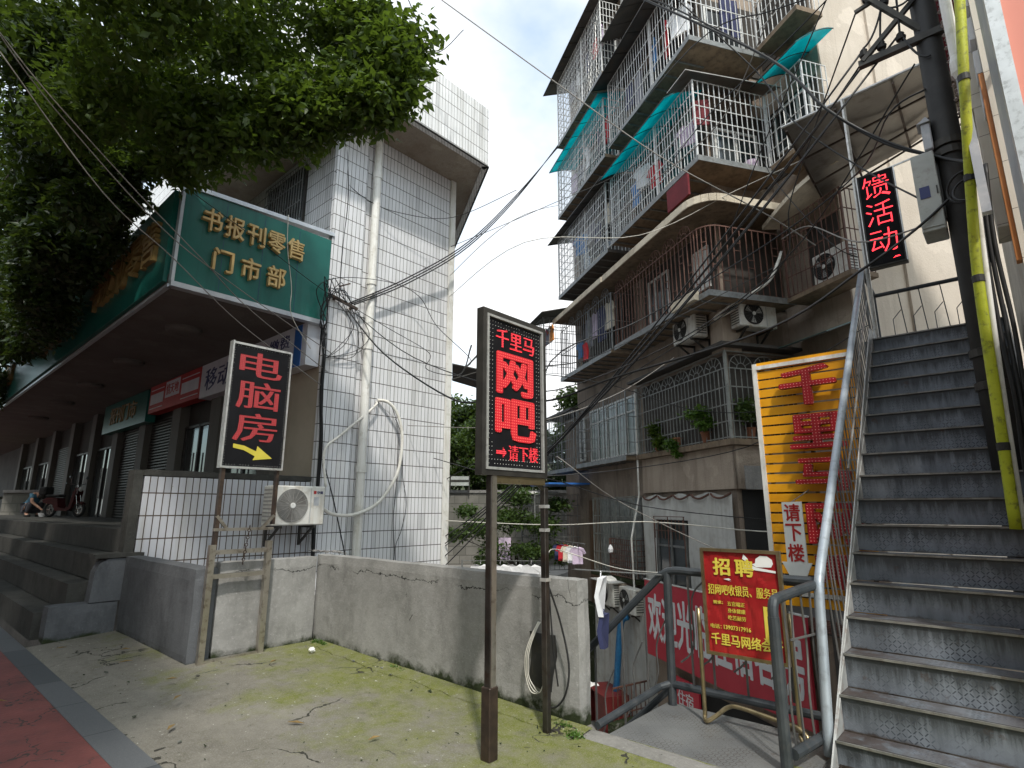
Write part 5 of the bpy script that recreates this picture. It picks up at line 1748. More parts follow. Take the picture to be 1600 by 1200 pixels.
EXTRA = [([(-8.9, 7.9, 6.7), (-6.65, 7.47, 7.05), (-9.9, 13.4, 11.2)], 'cable_grey', 0.007, 'pale thin wire from the white block edge to the far cages'),
         ([(-10.6, 13.2, 4.3), (-5.51, 7.14, 3.96), (-4.38, 8.15, 4.68), (-2.38, 8.59, 5.58), (-1.0, 7.82, 5.82), (-0.48, 6.5, 5.65), (-0.15, 6.4, 5.7)], 'cable_black', 0.011, 'black cable rising steadily before the rusty balcony to the pole'),
         ([(-8.9, 7.9, 6.2), (-6.47, 7.63, 6.6), (-4.8, 9.12, 6.75), (-3.19, 9.88, 7.4), (-1.89, 9.5, 7.3)], 'cable_white', 0.008, 'whitish wire sagging before the cream cornice to the metal canopy'),
         ([(-2.85, 3.55, 2.6), (-4.91, 6.34, 3.5), (-4.73, 7.84, 3.55), (-4.03, 9.13, 3.25), (-3.07, 9.72, 3.21), (-2.25, 7.02, 3.3)], 'cable_black', 0.007, 'thin wire from the tall LED sign to the yellow slatted sign'),
         ([(-8.9, 7.95, 1.35), (-6.77, 8.7, 1.29), (-4.92, 9.01, 1.37), (-3.17, 9.5, 1.24), (-2.3, 9.6, 1.3)], 'cable_white', 0.009, 'pale level wire crossing low between the white block and the tarpaulin wall'),
         ([(-2.85, 3.58, 1.7), (-4.92, 6.33, 2.0), (-4.49, 8.05, 1.64), (-3.16, 9.23, 1.44), (-2.4, 9.6, 1.4)], 'cable_black', 0.008, 'thin dark wire running from the sign post low past the tarpaulin'),
         ([(-2.84, 3.58, 1.2), (-4.86, 6.38, 1.05), (-4.01, 6.47, 0.86), (-2.44, 4.76, 1.04)], 'cable_white', 0.007, 'pale wire drooping from the right sign post to the landing rail'),
         ([(-9.6, 13.1, 2.7), (-5.45, 7.2, 2.4), (-5.05, 8.22, 1.75), (-3.78, 8.69, 1.06), (-2.26, 7.02, 0.9)], 'cable_grey', 0.008, 'grey wire slanting down across the barred window to the yellow sign'),
         ([(-2.97, 9.41, 3.16), (-2.4, 8.58, 3.40), (-1.18, 8.36, 3.95)], 'cable_black', 0.007, 'short black wire from the barred balcony to the stair top'),
         ([(-2.8, 6.88, 9.03), (-2.02, 7.57, 7.8), (-1.55, 7.32, 6.57), (-0.91, 7.22, 5.58), (-0.34, 6.5, 4.6)], 'cable_black', 0.010, 'black cable falling from above the teal awnings to the meter box'),
         ([(-2.36, 9.3, 5.91), (-1.77, 8.46, 5.6), (-1.0, 7.14, 4.60), (-0.33, 6.45, 4.3)], 'cable_grey', 0.009, 'grey cable drooping past the foot of the small LED sign to the meter box'),
         ([(-0.62, 6.36, 6.9), (-1.89, 8.2, 6.0), (-2.48, 9.17, 5.3), (-4.9, 9.03, 4.1), (-8.95, 8.0, 2.2)], 'cable_black', 0.009, 'thin black cable from the crossarm across the rusty balcony to the white block')]
EXTRA += [([(-8.9, 7.9, 7.4), (-7.4, 9.2, 8.3), (-5.6, 11.0, 9.7), (-3.9, 10.2, 10.2)], 'cable_black', 0.007, 'thin black wire from the eave corner up to the corner cage'),
          ([(-8.92, 6.9, 3.2), (-6.4, 7.3, 3.0), (-5.4, 8.8, 3.6), (-4.6, 9.8, 4.4)], 'cable_grey', 0.007, 'thin wire from the facade hose to the barred balcony'),
          ([(-8.92, 7.6, 2.6), (-7.2, 8.0, 2.2), (-5.6, 9.3, 2.3), (-3.3, 9.6, 2.6), (-2.3, 9.4, 3.2)], 'cable_black', 0.008, 'dark wire sagging across the gap below the lower balcony'),
          ([(-2.5, 9.3, 7.4), (-2.2, 8.8, 6.6), (-1.5, 8.3, 5.2), (-1.2, 8.36, 4.9)], 'cable_black', 0.007, 'black wire dropping from the cream hood to the stair post'),
          ([(-3.3, 9.5, 6.3), (-2.3, 8.3, 6.9), (-1.2, 7.2, 7.6), (-0.3, 6.4, 8.4)], 'cable_black', 0.009, 'black cable climbing from the rusty balcony to high on the pole'),
          ([(-4.6, 9.9, 8.4), (-3.0, 8.3, 8.0), (-1.5, 7.2, 7.7), (-0.2, 6.4, 7.7)], 'cable_black', 0.009, 'black cable from the corner cage nearly level to the pole'),
          ([(-8.9, 7.95, 0.9), (-6.6, 7.9, 2.3), (-3.9, 7.6, 4.2), (-1.6, 6.9, 5.7), (-0.5, 6.36, 6.42)], 'cable_black', 0.010, 'additional thin cable beside the four black service drops'),
          ([(-2.84, 3.56, 2.75), (-3.6, 5.6, 3.4), (-3.4, 7.6, 4.4), (-2.4, 8.9, 5.3)], 'cable_black', 0.006, 'fine black wire from the tall LED sign to the stained air conditioner')]
for (pts, mt_, r_, lb) in EXTRA:
    wire(pts, r_, mt_, lb)
# wall bracket with its tangle of loops
wbk = thing('cable_bracket', 'dark iron cable bracket on the tiled corner with a tangle of loops', 'bracket', (-8.9, 5.2, 5.2))
m = MB()
m.bar((-8.90, 4.98, 5.40), (-8.78, 5.52, 5.22), 0.05).bar((-8.93, 5.10, 5.34), (-8.84, 5.10, 5.34), 0.04).bar((-8.93, 5.45, 5.25), (-8.80, 5.45, 5.25), 0.04)
m.bar((-8.93, 5.20, 5.62), (-8.78, 5.34, 5.68), 0.02)
m.build('iron_bar', 'rusty_steel', wbk)
m = MB()
rl = random.Random(5)
for k in range(9):
    y0 = 5.0 + rl.random() * 0.45
    pts = [(-8.80, y0, 5.3), (-8.76 + rl.random() * 0.08, y0 - 0.15 - rl.random() * 0.25, 5.45 + rl.random() * 0.2), (-8.76, 4.75 + rl.random() * 0.2, 5.1 - rl.random() * 0.3),
           (-8.82, 4.86 + rl.random() * 0.1, 4.6), (-8.85, 4.92 + rl.random() * 0.06, 4.1)]
    m.tube(smooth_path(pts, 6), 0.0075, 4)
for k in range(5):
    y0 = 5.1 + rl.random() * 0.4
    pts = [(-8.80, y0, 5.25), (-8.78, y0 + 0.15 + rl.random() * 0.2, 4.9 - rl.random() * 0.3), (-8.82, y0 + 0.1, 4.55 - rl.random() * 0.3), (-8.86, 4.95 + rl.random() * 0.1, 4.2)]
    m.tube(smooth_path(pts, 6), 0.007, 4)
pts = [(-8.8, 4.9, 4.9), (-8.72, 4.65, 5.35), (-8.7, 5.1, 5.7), (-8.72, 6.2, 5.95), (-8.7, 6.9, 5.85), (-8.6, 7.3, 5.3), (-7.5, 7.2, 4.4), (-5.5, 5.2, 3.5), (-2.9, 2.9, 2.75)]
m.tube(smooth_path(pts, 6), 0.008, 4)
pts = [(-8.8, 5.3, 5.28), (-8.72, 6.2, 5.0), (-8.7, 7.2, 4.72), (-7.2, 5.9, 3.9), (-5.0, 4.6, 3.2), (-2.95, 2.85, 2.8)]
m.tube(smooth_path(pts, 6), 0.007, 4)
m.build('wire_loop', 'cable_black', wbk)['kind'] = 'stuff'
m = MB()
for k in range(7):
    dx, dy = 0.022 * (k % 3), 0.024 * (k // 3)
    m.tube(smooth_path([(-8.86 + dx, 4.94 + dy, 4.25), (-8.88 + dx, 4.95 + dy + 0.03 * math.sin(k), 3.5), (-8.87 + dx, 5.0 + dy, 2.8), (-8.9 + dx, 5.02 + dy, 2.0), (-8.88 + dx, 5.0 + dy - 0.02 * (k % 2), 1.3), (-8.88 + dx, 5.02 + dy, 0.6)], 5), 0.011, 5)
tag(m.build('cable_bundle', 'cable_black', smooth=True), 'black cable bundle hanging down the inner corner beside the white tiled facade', 'cables')
m = MB()
m.tube(smooth_path([(-8.95, 6.62, 3.3), (-8.93, 6.68, 3.1), (-8.93, 6.70, 2.2), (-8.93, 6.66, 1.4), (-8.94, 6.72, 0.8), (-8.94, 6.70, 0.5)], 6), 0.008, 5)
m.tube(smooth_path([(-8.95, 6.64, 3.3), (-8.93, 6.78, 2.9), (-8.93, 6.84, 2.2), (-8.93, 6.95, 1.7), (-8.93, 6.86, 1.2), (-8.93, 6.74, 0.9), (-8.94, 6.78, 0.5)], 6), 0.006, 5)
m.tube(smooth_path([(-8.95, 6.2, 3.6), (-8.9, 6.45, 3.55), (-8.93, 6.62, 3.3)], 6), 0.007, 5)
m.tube(smooth_path([(-8.95, 5.05, 2.6), (-8.92, 5.35, 1.8), (-8.92, 5.7, 0.7)], 6), 0.010, 5)
tag(m.build('wall_wire', 'cable_black', smooth=True), 'thin black wires hanging down the middle of the white tiled facade', 'wire')
m = MB()
m.tube(smooth_path([(-8.95, 5.10, 9.0), (-8.92, 5.25, 7.6), (-8.93, 5.22, 6.5), (-8.88, 5.18, 5.4)], 6), 0.008, 5)
m.tube(smooth_path([(-8.95, 4.95, 7.9), (-8.9, 5.6, 7.6), (-8.7, 6.3, 7.5), (-8.3, 7.4, 7.7), (-7.0, 8.0, 8.1)], 6), 0.007, 5)
tag(m.build('wall_wire', 'cable_black', smooth=True), 'two thin black wires on the upper part of the white tiled pilaster', 'wire')

# ================================================================== APARTMENT BLOCK (local frame: facade y = 0 faces the gap, front x = 0 faces the stair)
AC_, AR_ = (-3.92, 10.62), -math.atan2(0.533, 0.846)
cA, sA = 0.846, 0.533


def AW(x, y, z):
    return (AC_[0] + x * cA + y * sA, AC_[1] - x * sA + y * cA, z)


ap = thing('apartment_block', 'tall shabby brown apartment block with barred balconies and cages on every floor', 'apartment block', (AC_[0], AC_[1], 0), AR_)


def apart(mb, name, m, parent=ap, **k):
    return mb.build(name, m, parent, local=True, **k)


poly = [(-7.4, 0), (0, 0), (0, 1.6), (1.5, 1.6), (1.5, 11), (-7.4, 11)]
apart(MB().prism(poly, 'z', -3.4, 18.2), 'wall', 'brown_plaster')
apart(MB().box(1.502, 1.58, -3.4, 1.55, 11, 18.2).box(1.552, 2.9, -3.4, 1.60, 3.08, 18.2), 'front_wall', 'pebble_plaster')
apart(MB().box(0.004, 1.56, -3.4, 1.54, 1.598, 18.2), 'wing_wall', 'tan_plaster')
apart(MB().box(-9.4, 0.35, -3.4, -7.41, 6, 4.6), 'wall', 'brown_plaster')
apart(MB().prism([(-9.9, -0.3), (-7.3, -0.3), (-7.3, 6.2), (-9.9, 6.2)], 'z', 4.62, 4.70), 'roof', 'dark_sheet')
apart(MB().box(-3.35, -0.03, 13.3, -0.02, -0.002, 18.2), 'pale_wall', 'window_white')
apart(MB().box(-0.28, -0.10, 4.55, 0.10, 0.30, 5.62), 'pier', 'tan_plaster')
apart(MB().box(-3.38, -0.045, 1.95, 0.06, -0.003, 2.74).box(0.003, -0.045, 1.95, 0.06, 1.6, 2.74), 'wall_band', 'tan_plaster')


CJ = random.Random(19)


def cage(name, x0, x1, z0, z1, yf, m, dv=0.17, dh=0.34, wv=0.0125, wh=0.015, y_in=0.0, left=True, right=True, fr=0.032):
    b = MB()
    n = max(1, int(round((x1 - x0) / dv)))
    for i in range(n + 1):
        x = x0 + (x1 - x0) * i / n
        q_ = [CJ.gauss(0, 0.007) for _ in range(5)]
        b.tube([(x + q_[0], yf, z0), (x + q_[1], yf + q_[2], (z0 + z1) / 2), (x + q_[3], yf, z1)], wv * 0.7071, 4)
    k = max(1, int(round((z1 - z0) / dh)))
    for j in range(k + 1):
        z = z0 + (z1 - z0) * j / k
        q_ = [CJ.gauss(0, 0.006) for _ in range(3)]
        b.tube([(x0, yf, z + q_[0]), ((x0 + x1) / 2, yf, z + q_[1] - 0.008), (x1, yf, z + q_[2])], wh * 0.7071, 4)
        if left:
            b.bar((x0, yf, z), (x0, y_in, z), wh)
        if right:
            b.bar((x1, yf, z), (x1, y_in, z), wh)
    q = max(1, int(round(abs(y_in - yf) / dv)))
    for j in range(1, q + 1):
        y = yf + (y_in - yf) * j / q
        if left:
            b.bar((x0, y, z0), (x0, y, z1), wv)
        if right:
            b.bar((x1, y, z0), (x1, y, z1), wv)
    for x in (x0, x1):
        b.bar((x, yf, z0), (x, yf, z1), fr)
    if x1 - x0 > 2:
        b.bar((x0 + (x1 - x0) * 0.6, yf, z0), (x0 + (x1 - x0) * 0.6, yf, z1), fr)
    return apart(b, name, m)


def cage_front(name, y0, y1, z0, z1, xf, m, dv=0.17, dh=0.34, wv=0.014, wh=0.017):
    b = MB()
    n = max(1, int(round((y1 - y0) / dv)))
    for i in range(n + 1):
        b.bar((xf, y0 + (y1 - y0) * i / n, z0), (xf, y0 + (y1 - y0) * i / n, z1), wv)
    k = max(1, int(round((z1 - z0) / dh)))
    for j in range(k + 1):
        b.bar((xf, y0, z0 + (z1 - z0) * j / k), (xf, y1, z0 + (z1 - z0) * j / k), wh)
    b.bar((xf, y1, z0), (xf, y1, z1), 0.032)
    return apart(b, name, m)


def window(x0, x1, z0, z1, y=0.0, m='window_white', pane='glass_dark', split=3, curtain=False):
    f = MB()
    t_ = 0.05
    a, b = y - 0.05, y - 0.003
    f.box(x0, a, z0, x0 + t_, b, z1).box(x1 - t_, a, z0, x1, b, z1).box(x0 + t_, a, z0, x1 - t_, b, z0 + t_).box(x0 + t_, a, z1 - t_, x1 - t_, b, z1)
    for i in range(1, split):
        x = x0 + (x1 - x0) * i / split
        f.box(x - 0.022, a + 0.004, z0 + t_, x + 0.022, b, z1 - t_)
    if z1 - z0 > 1.3:
        f.box(x0 + t_, a + 0.006, z0 + (z1 - z0) * 0.72, x1 - t_, b, z0 + (z1 - z0) * 0.72 + 0.04)
    fo = apart(f, 'window', m)
    apart(MB().box(x0 + t_, y - 0.018, z0 + t_, x1 - t_, y - 0.0045, z1 - t_), 'pane', pane, fo)
    if curtain:
        c = MB()
        for i in range(18):
            x = x0 + t_ + (x1 - x0 - 2 * t_) * i / 18
            c.box(x, y - 0.024 - 0.006 * (i % 2), z0 + t_, x + (x1 - x0) / 19, y - 0.0185, z1 - t_)
        apart(c, 'curtain', 'curtain', fo)
    return fo


def window_f(y0, y1, z0, z1, x, m='window_white', split=2):
    f = MB()
    t_ = 0.05
    a, b = x + 0.003, x + 0.05
    f.box(a, y0, z0, b, y0 + t_, z1).box(a, y1 - t_, z0, b, y1, z1).box(a, y0 + t_, z0, b, y1 - t_, z0 + t_).box(a, y0 + t_, z1 - t_, b, y1 - t_, z1)
    for i in range(1, split):
        y = y0 + (y1 - y0) * i / split
        f.box(a, y - 0.022, z0 + t_, b - 0.004, y + 0.022, z1 - t_)
    fo = apart(f, 'window', m)
    apart(MB().box(x + 0.0045, y0 + t_, z0 + t_, x + 0.018, y1 - t_, z1 - t_), 'pane', 'glass_dark', fo)
    return fo


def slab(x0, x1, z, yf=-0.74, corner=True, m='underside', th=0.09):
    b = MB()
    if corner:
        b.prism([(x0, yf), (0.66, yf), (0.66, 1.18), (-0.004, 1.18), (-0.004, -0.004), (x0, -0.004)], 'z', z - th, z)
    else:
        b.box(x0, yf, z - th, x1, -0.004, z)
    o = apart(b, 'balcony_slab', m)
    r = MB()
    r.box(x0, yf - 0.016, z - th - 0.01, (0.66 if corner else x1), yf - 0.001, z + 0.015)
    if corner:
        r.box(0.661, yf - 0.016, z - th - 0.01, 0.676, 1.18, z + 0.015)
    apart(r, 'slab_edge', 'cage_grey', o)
    g = MB()
    n = int(((0.6 if corner else x1) - x0) / 0.42)
    for i in range(n):
        x = x0 + 0.2 + i * 0.42
        g.box(x, yf + 0.02, z - th - 0.035, x + 0.03, -0.02, z - th - 0.001)
    apart(g, 'joist', 'cage_grey', o)
    return o


def awning(x0, x1, zt, zb, y0, y1, m, curve=0.0):
    b = MB()
    n = 8
    for s_ in (0, 1):
        for i in range(n + 1):
            t_ = i / n
            y = y0 + (y1 - y0) * t_
            z = zt + (zb - zt) * (t_ ** (1 + curve)) - 0.012 * s_
            b.v += [(x0, y, z), (x1, y, z)]
    K = 2 * (n + 1)
    for i in range(n):
        a = 2 * i
        b.f += [(a, a + 1, a + 3, a + 2), (K + a + 2, K + a + 3, K + a + 1, K + a), (a, a + 2, K + a + 2, K + a), (a + 3, a + 1, K + a + 1, K + a + 3)]
    b.f += [(0, K, K + 1, 1), (2 * n + 1, K + 2 * n + 1, K + 2 * n, 2 * n)]
    o = apart(b, 'awning', m)
    r = MB()
    q = int((x1 - x0) / 0.6)
    for i in range(q + 1):
        x = x0 + (x1 - x0) * i / q
        r.tube([(x, y0 + (y1 - y0) * k / n, zt + (zb - zt) * ((k / n) ** (1 + curve)) - 0.02) for k in range(n + 1)], 0.009, 4)
    r.bar((x0, y1, zb - 0.02), (x1, y1, zb - 0.02), 0.018)
    apart(r, 'awning_rib', 'dark_steel', o)
    return o


# ---- level E (far bay only), dark roof
slab(-6.8, -3.3, 13.55, corner=False)
cage('window_cage', -6.75, -3.32, 13.56, 15.95, -0.72, 'cage_silver', 0.11, 0.25)
apart(MB().box(-6.7, -0.03, 13.6, -3.36, -0.004, 15.9), 'balcony_shade_panel', 'painted_interior_shade')  # flat dark panel, balcony shade painted behind the cage bars
awning(-7.45, -3.2, 16.35, 15.98, 0.0, -1.0, 'dark_sheet')
window(-6.4, -3.7, 14.4, 15.7, -0.032)
# ---- level D
slab(-3.05, 0.6, 11.02)
cage('window_cage', -3.0, 0.62, 11.03, 12.85, -0.72, 'cage_silver', 0.115, 0.42, right=False)
apart(MB().box(-3.0, -0.03, 11.05, -0.05, -0.004, 12.85), 'balcony_shade_panel', 'painted_interior_shade')
apart(MB().box(0.004, 0.05, 11.05, 0.03, 1.5, 12.85), 'balcony_shade_panel', 'painted_interior_shade')
cage_front('window_cage', -0.72, 1.12, 11.03, 12.85, 0.62, 'cage_silver', 0.125, 0.42)
awning(-3.35, 0.72, 13.25, 12.88, 0.0, -1.05, 'dark_sheet')
awning(-3.35, -0.9, 14.9, 14.5, 0.0, -0.75, 'dark_sheet')
window(-2.6, -0.4, 11.3, 12.6, -0.032)
window_f(0.12, 1.1, 11.3, 12.6, 0.031)
slab(-6.85, -3.3, 10.95, corner=False)
cage('window_cage', -6.85, -3.34, 10.96, 12.72, -0.72, 'cage_silver', 0.11, 0.24)
apart(MB().box(-6.8, -0.03, 11.0, -3.38, -0.004, 12.7), 'balcony_shade_panel', 'painted_interior_shade')
awning(-7.1, -3.2, 12.98, 12.70, 0.0, -0.95, 'teal_sheet', 0.6)
window(-6.4, -3.8, 11.4, 12.6, -0.032)
# ---- level C
slab(-3.12, 0.6, 8.27)
cage('window_cage', -3.08, 0.61, 8.28, 10.02, -0.72, 'cage_silver', 0.11, 0.29, right=False)
apart(MB().box(-3.05, -0.03, 8.3, -0.05, -0.004, 10.0), 'balcony_shade_panel', 'painted_interior_shade')
apart(MB().box(0.004, 0.05, 8.3, 0.03, 1.5, 10.0), 'balcony_shade_panel', 'painted_interior_shade')
cage_front('window_cage', -0.72, 1.02, 8.28, 10.02, 0.61, 'cage_silver', 0.125, 0.30)
awning(-3.2, 0.0, 10.48, 10.02, 0.0, -1.0, 'teal_sheet', 0.7)
apart(MB().add([(0.0, -0.05, 10.45), (0.75, -0.95, 10.10), (0.86, 1.25, 10.12), (0.0, 1.25, 10.45), (0.06, -0.95, 10.10),
                (0.0, -0.05, 10.43), (0.75, -0.95, 10.08), (0.86, 1.25, 10.10), (0.0, 1.25, 10.43), (0.06, -0.95, 10.08)],
               [(0, 4, 1), (0, 1, 2, 3), (6, 9, 5), (8, 7, 6, 5), (1, 4, 9, 6), (2, 1, 6, 7)]), 'awning', 'roof_metal')
window(-2.7, -0.3, 8.9, 9.95, -0.032, split=4)
window_f(0.12, 1.2, 8.45, 9.5, 0.031)
slab(-6.95, -3.35, 8.20, corner=False, m='dark_sheet')
cage('window_cage', -6.95, -3.40, 8.21, 10.15, -0.72, 'cage_silver', 0.11, 0.24)
apart(MB().box(-6.9, -0.03, 8.25, -3.44, -0.004, 10.1), 'balcony_shade_panel', 'painted_interior_shade')
awning(-7.35, -3.2, 10.42, 10.16, 0.0, -0.95, 'dark_sheet')
window(-6.6, -3.9, 8.9, 10.05, -0.032)
apart(MB().box(-0.42, -0.80, 7.62, 0.34, -0.755, 8.10), 'dark_board', 'cloth_maroon')
# ---- level B: rusty balcony with rounded corner and a cream cornice above
slab(-3.2, 0.6, 5.50)
arc = [(0.28 + 0.34 * math.sin(a), -0.38 - 0.34 * math.cos(a)) for a in [PI / 2 * i / 6 for i in range(7)]]
line = [(-3.15 + 0.145 * i, -0.72) for i in range(24)] + arc + [(0.62, -0.38 + 0.145 * i) for i in range(1, 10)]
b = MB()
for i, (x, y) in enumerate(line):
    b.bar((x, y, 5.51), (x, y, 6.86), 0.016)
    if i % 2 == 0 and i + 1 < len(line):
        z = 5.75 + 0.32 * ((i * 7) % 3)
        x2, y2 = line[i + 1]
        b.bar((x, y, z), (x2, y2, z), 0.014).bar((x, y, z + 0.16), (x2, y2, z + 0.16), 0.014)
for z in (5.53, 6.86):
    b.tube([(x, y, z) for (x, y) in line], 0.016, 4)
for i in range(6):
    cx = -2.85 + i * 0.56
    for r_ in (0.24, 0.10):
        b.tube([(cx + r_ * math.cos(a), -0.72, 6.87 + r_ * math.sin(a)) for a in [PI * k / 8 for k in range(9)]], 0.009, 4)
    for k in range(1, 6):
        a = PI * k / 6
        b.bar((cx + 0.10 * math.cos(a), -0.72, 6.87 + 0.10 * math.sin(a)), (cx + 0.24 * math.cos(a), -0.72, 6.87 + 0.24 * math.sin(a)), 0.010)
apart(b, 'window_cage', 'cage_rust')
arcb = [(0.28 + 0.52 * math.sin(a), -0.38 - 0.52 * math.cos(a)) for a in [PI / 2 * i / 6 for i in range(7)]]
out = [(-3.4, -0.90)] + arcb + [(0.80, 1.45)]
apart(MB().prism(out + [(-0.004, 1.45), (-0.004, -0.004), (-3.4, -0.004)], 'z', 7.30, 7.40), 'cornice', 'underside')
b = MB()
for (p, q) in zip(out[:-1], out[1:]):
    dx, dy = q[0] - p[0], q[1] - p[1]
    L = math.hypot(dx, dy)
    nx, ny = dy / L * 0.03, -dx / L * 0.03
    wv = 0.03 * math.sin(p[0] * 3)
    b.prism([p, q, (q[0] + nx, q[1] + ny), (p[0] + nx, p[1] + ny)], 'z', 7.27, 7.42)
apart(b, 'cornice_edge', 'cream_cornice')
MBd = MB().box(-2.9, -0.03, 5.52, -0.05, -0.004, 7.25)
apart(MBd, 'balcony_shade_panel', 'painted_interior_shade')
window(-2.6, -1.7, 5.9, 7.0, -0.032)
window(-0.75, -0.2, 6.0, 6.9, -0.032, pane='window_white')
apart(MB().box(0.004, 0.1, 5.52, 0.03, 1.5, 7.25), 'balcony_shade_panel', 'painted_interior_shade')
apart(MB().box(-0.45, -0.86, 5.42, 0.35, -0.742, 5.60), 'pale_ledge', 'cream_cornice')
slab(-6.9, -3.4, 5.5, corner=False)
cage('window_cage', -6.88, -3.35, 5.51, 6.98, -0.72, 'cage_grey', 0.15, 0.74)
b = MB()
for i in range(6):
    cx = -6.6 + i * 0.58
    for r_ in (0.22, 0.09):
        b.tube([(cx + r_ * math.cos(a), -0.72, 6.99 + r_ * math.sin(a)) for a in [PI * k / 8 for k in range(9)]], 0.008, 4)
    for k in range(1, 6):
        a = PI * k / 6
        b.bar((cx + 0.09 * math.cos(a), -0.72, 6.99 + 0.09 * math.sin(a)), (cx + 0.22 * math.cos(a), -0.72, 6.99 + 0.22 * math.sin(a)), 0.009)
apart(b, 'fan_ornament', 'cage_grey')
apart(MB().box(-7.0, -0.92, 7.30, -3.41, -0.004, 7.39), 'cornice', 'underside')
apart(MB().box(-7.0, -0.955, 7.27, -3.41, -0.921, 7.41), 'cornice_edge', 'cream_cornice')
apart(MB().box(-6.8, -0.03, 5.52, -3.5, -0.004, 7.25), 'balcony_shade_panel', 'painted_interior_shade')
cage('window_cage', -7.85, -7.0, 5.9, 7.5, -1.25, 'cage_grey', 0.2, 0.4, y_in=-0.1)
awning(-8.1, -6.6, 7.85, 7.52, -0.2, -1.45, 'dark_sheet')
# ---- level A
apart(MB().box(-3.42, -0.16, 2.75, 0.16, -0.004, 2.86).box(0.004, -0.003, 2.75, 0.16, 1.6, 2.86), 'ledge', 'underside')
apart(MB().box(-3.25, -0.012, 2.87, -0.06, -0.002, 4.50).box(0.002, 0.06, 2.87, 0.012, 1.55, 4.50), 'balcony_shade_panel', 'painted_interior_shade')
b = MB()
for i in range(27):
    x = -3.34 + 0.128 * i
    b.bar((x, -0.10, 2.87), (x, -0.10, 4.22), 0.014)
for i in range(12):
    b.bar((0.10, -0.02 + 0.128 * i, 2.87), (0.10, -0.02 + 0.128 * i, 4.22), 0.014)
for z in (2.9, 3.2, 3.52, 3.86, 4.22):
    b.bar((-3.34, -0.10, z), (0.10, -0.10, z), 0.02).bar((0.10, -0.10, z), (0.10, 1.5, z), 0.02)
b.bar((0.10, -0.10, 2.87), (0.10, -0.10, 4.56), 0.05).bar((-3.36, -0.10, 2.8), (-3.36, -0.10, 4.5), 0.05)
b.bar((-3.34, -0.10, 4.55), (0.10, -0.10, 4.55), 0.02).bar((0.10, -0.10, 4.55), (0.10, 1.5, 4.55), 0.02)
for i in range(6):
    cx = -3.05 + i * 0.55
    for r_ in (0.27, 0.10):
        b.tube([(cx + r_ * math.cos(a), -0.10, 4.23 + r_ * math.sin(a)) for a in [PI * k / 8 for k in range(9)]], 0.009, 4)
    for k in range(1, 6):
        a = PI * k / 6
        b.bar((cx + 0.10 * math.cos(a), -0.10, 4.23 + 0.10 * math.sin(a)), (cx + 0.25 * math.cos(a), -0.10, 4.23 + 0.25 * math.sin(a)), 0.010)
for i in range(3):
    cy = 0.25 + i * 0.55
    for r_ in (0.27, 0.10):
        b.tube([(0.10, cy + r_ * math.cos(a), 4.23 + r_ * math.sin(a)) for a in [PI * k / 8 for k in range(9)]], 0.009, 4)
    for k in range(1, 6):
        a = PI * k / 6
        b.bar((0.10, cy + 0.10 * math.cos(a), 4.23 + 0.10 * math.sin(a)), (0.10, cy + 0.25 * math.cos(a), 4.23 + 0.25 * math.sin(a)), 0.010)
apart(b, 'window_cage', 'cage_green')
apart(MB().box(-3.5, -0.30, 4.62, 0.3, -0.004, 4.68).box(0.004, -0.003, 4.62, 0.30, 1.6, 4.68), 'rain_ledge', 'dark_sheet')
awning(0.35, 1.5, 4.85, 4.62, 1.555, 0.95, 'green_board')
slab(-6.6, -3.45, 2.84, yf=-0.42, corner=False)
cage('window_cage', -6.55, -3.42, 2.86, 4.45, -0.40, 'cage_grey', 0.16, 0.33)
window(-6.4, -3.5, 2.92, 4.42, pane='glass_green', split=5)
cage('window_cage', -9.3, -6.75, 2.80, 4.5, -0.42, 'cage_grey', 0.15, 0.28)
slab(-9.35, -6.7, 2.79, yf=-0.44, corner=False)
window(-7.2, -6.8, 3.0, 4.3, split=1)
# ---- ground level seen from above: tarpaulin, window, brown door
b = MB()
nx_, nz2 = 44, 30
for i in range(nx_ + 1):
    for j in range(nz2 + 1):
        x = -3.36 + 3.32 * i / nx_
        z = -1.25 + 3.12 * j / nz2
        y = -0.085 - 0.02 * mnoise.noise(Vector((x * 2.2, z * 1.5, 4))) - 0.016 * math.sin(x * 19 + 2 * z) * (j / nz2) ** 2
        if j == nz2:
            z += 0.035 * math.sin(x * 6.2)
        b.v.append((x, y, z))
for i in range(nx_):
    for j in range(nz2):
        xm, zm = -3.36 + 3.32 * (i + 0.5) / nx_, -1.25 + 3.12 * (j + 0.5) / nz2
        if -2.86 < xm < -1.54 and -0.55 < zm < 1.40:
            continue
        a = i * (nz2 + 1) + j
        b.f.append((a, a + nz2 + 1, a + nz2 + 2, a + 1))
tp = apart(b, 'tarpaulin', 'tarp_white', smooth=True)
b = MB()
for i in range(5):
    x0 = -3.3 + i * 0.66
    b.tube(smooth_path([(x0, -0.10, 1.87), (x0 + 0.16, -0.13, 1.80), (x0 + 0.36, -0.13, 1.79), (x0 + 0.6, -0.10, 1.87)], 4), 0.022, 5)
apart(b, 'tarpaulin_tie', 'cage_rust', tp)
apart(MB().box(-2.90, -0.06, -0.6, -1.5, -0.004, 1.46), 'window_shade_panel', 'painted_hole_shade')  # flat black sheet painting the shade of an opening
window(-2.75, -1.6, -0.55, 1.30, -0.062, m='cage_grey', split=2)
b = MB()
for i in range(9):
    x = -2.74 + i * 0.14
    b.bar((x, -0.15, 0.95), (x, -0.15, 1.36), 0.012)
for x in (-2.78, -2.2, -1.58):
    b.bar((x, -0.15, -0.5), (x, -0.15, 1.42), 0.016)
b.bar((-2.8, -0.15, 1.12), (-1.55, -0.15, 1.12), 0.014).bar((-2.8, -0.15, 1.42), (-1.55, -0.15, 1.42), 0.014)
apart(b, 'grille', 'cage_rust')
b = MB()
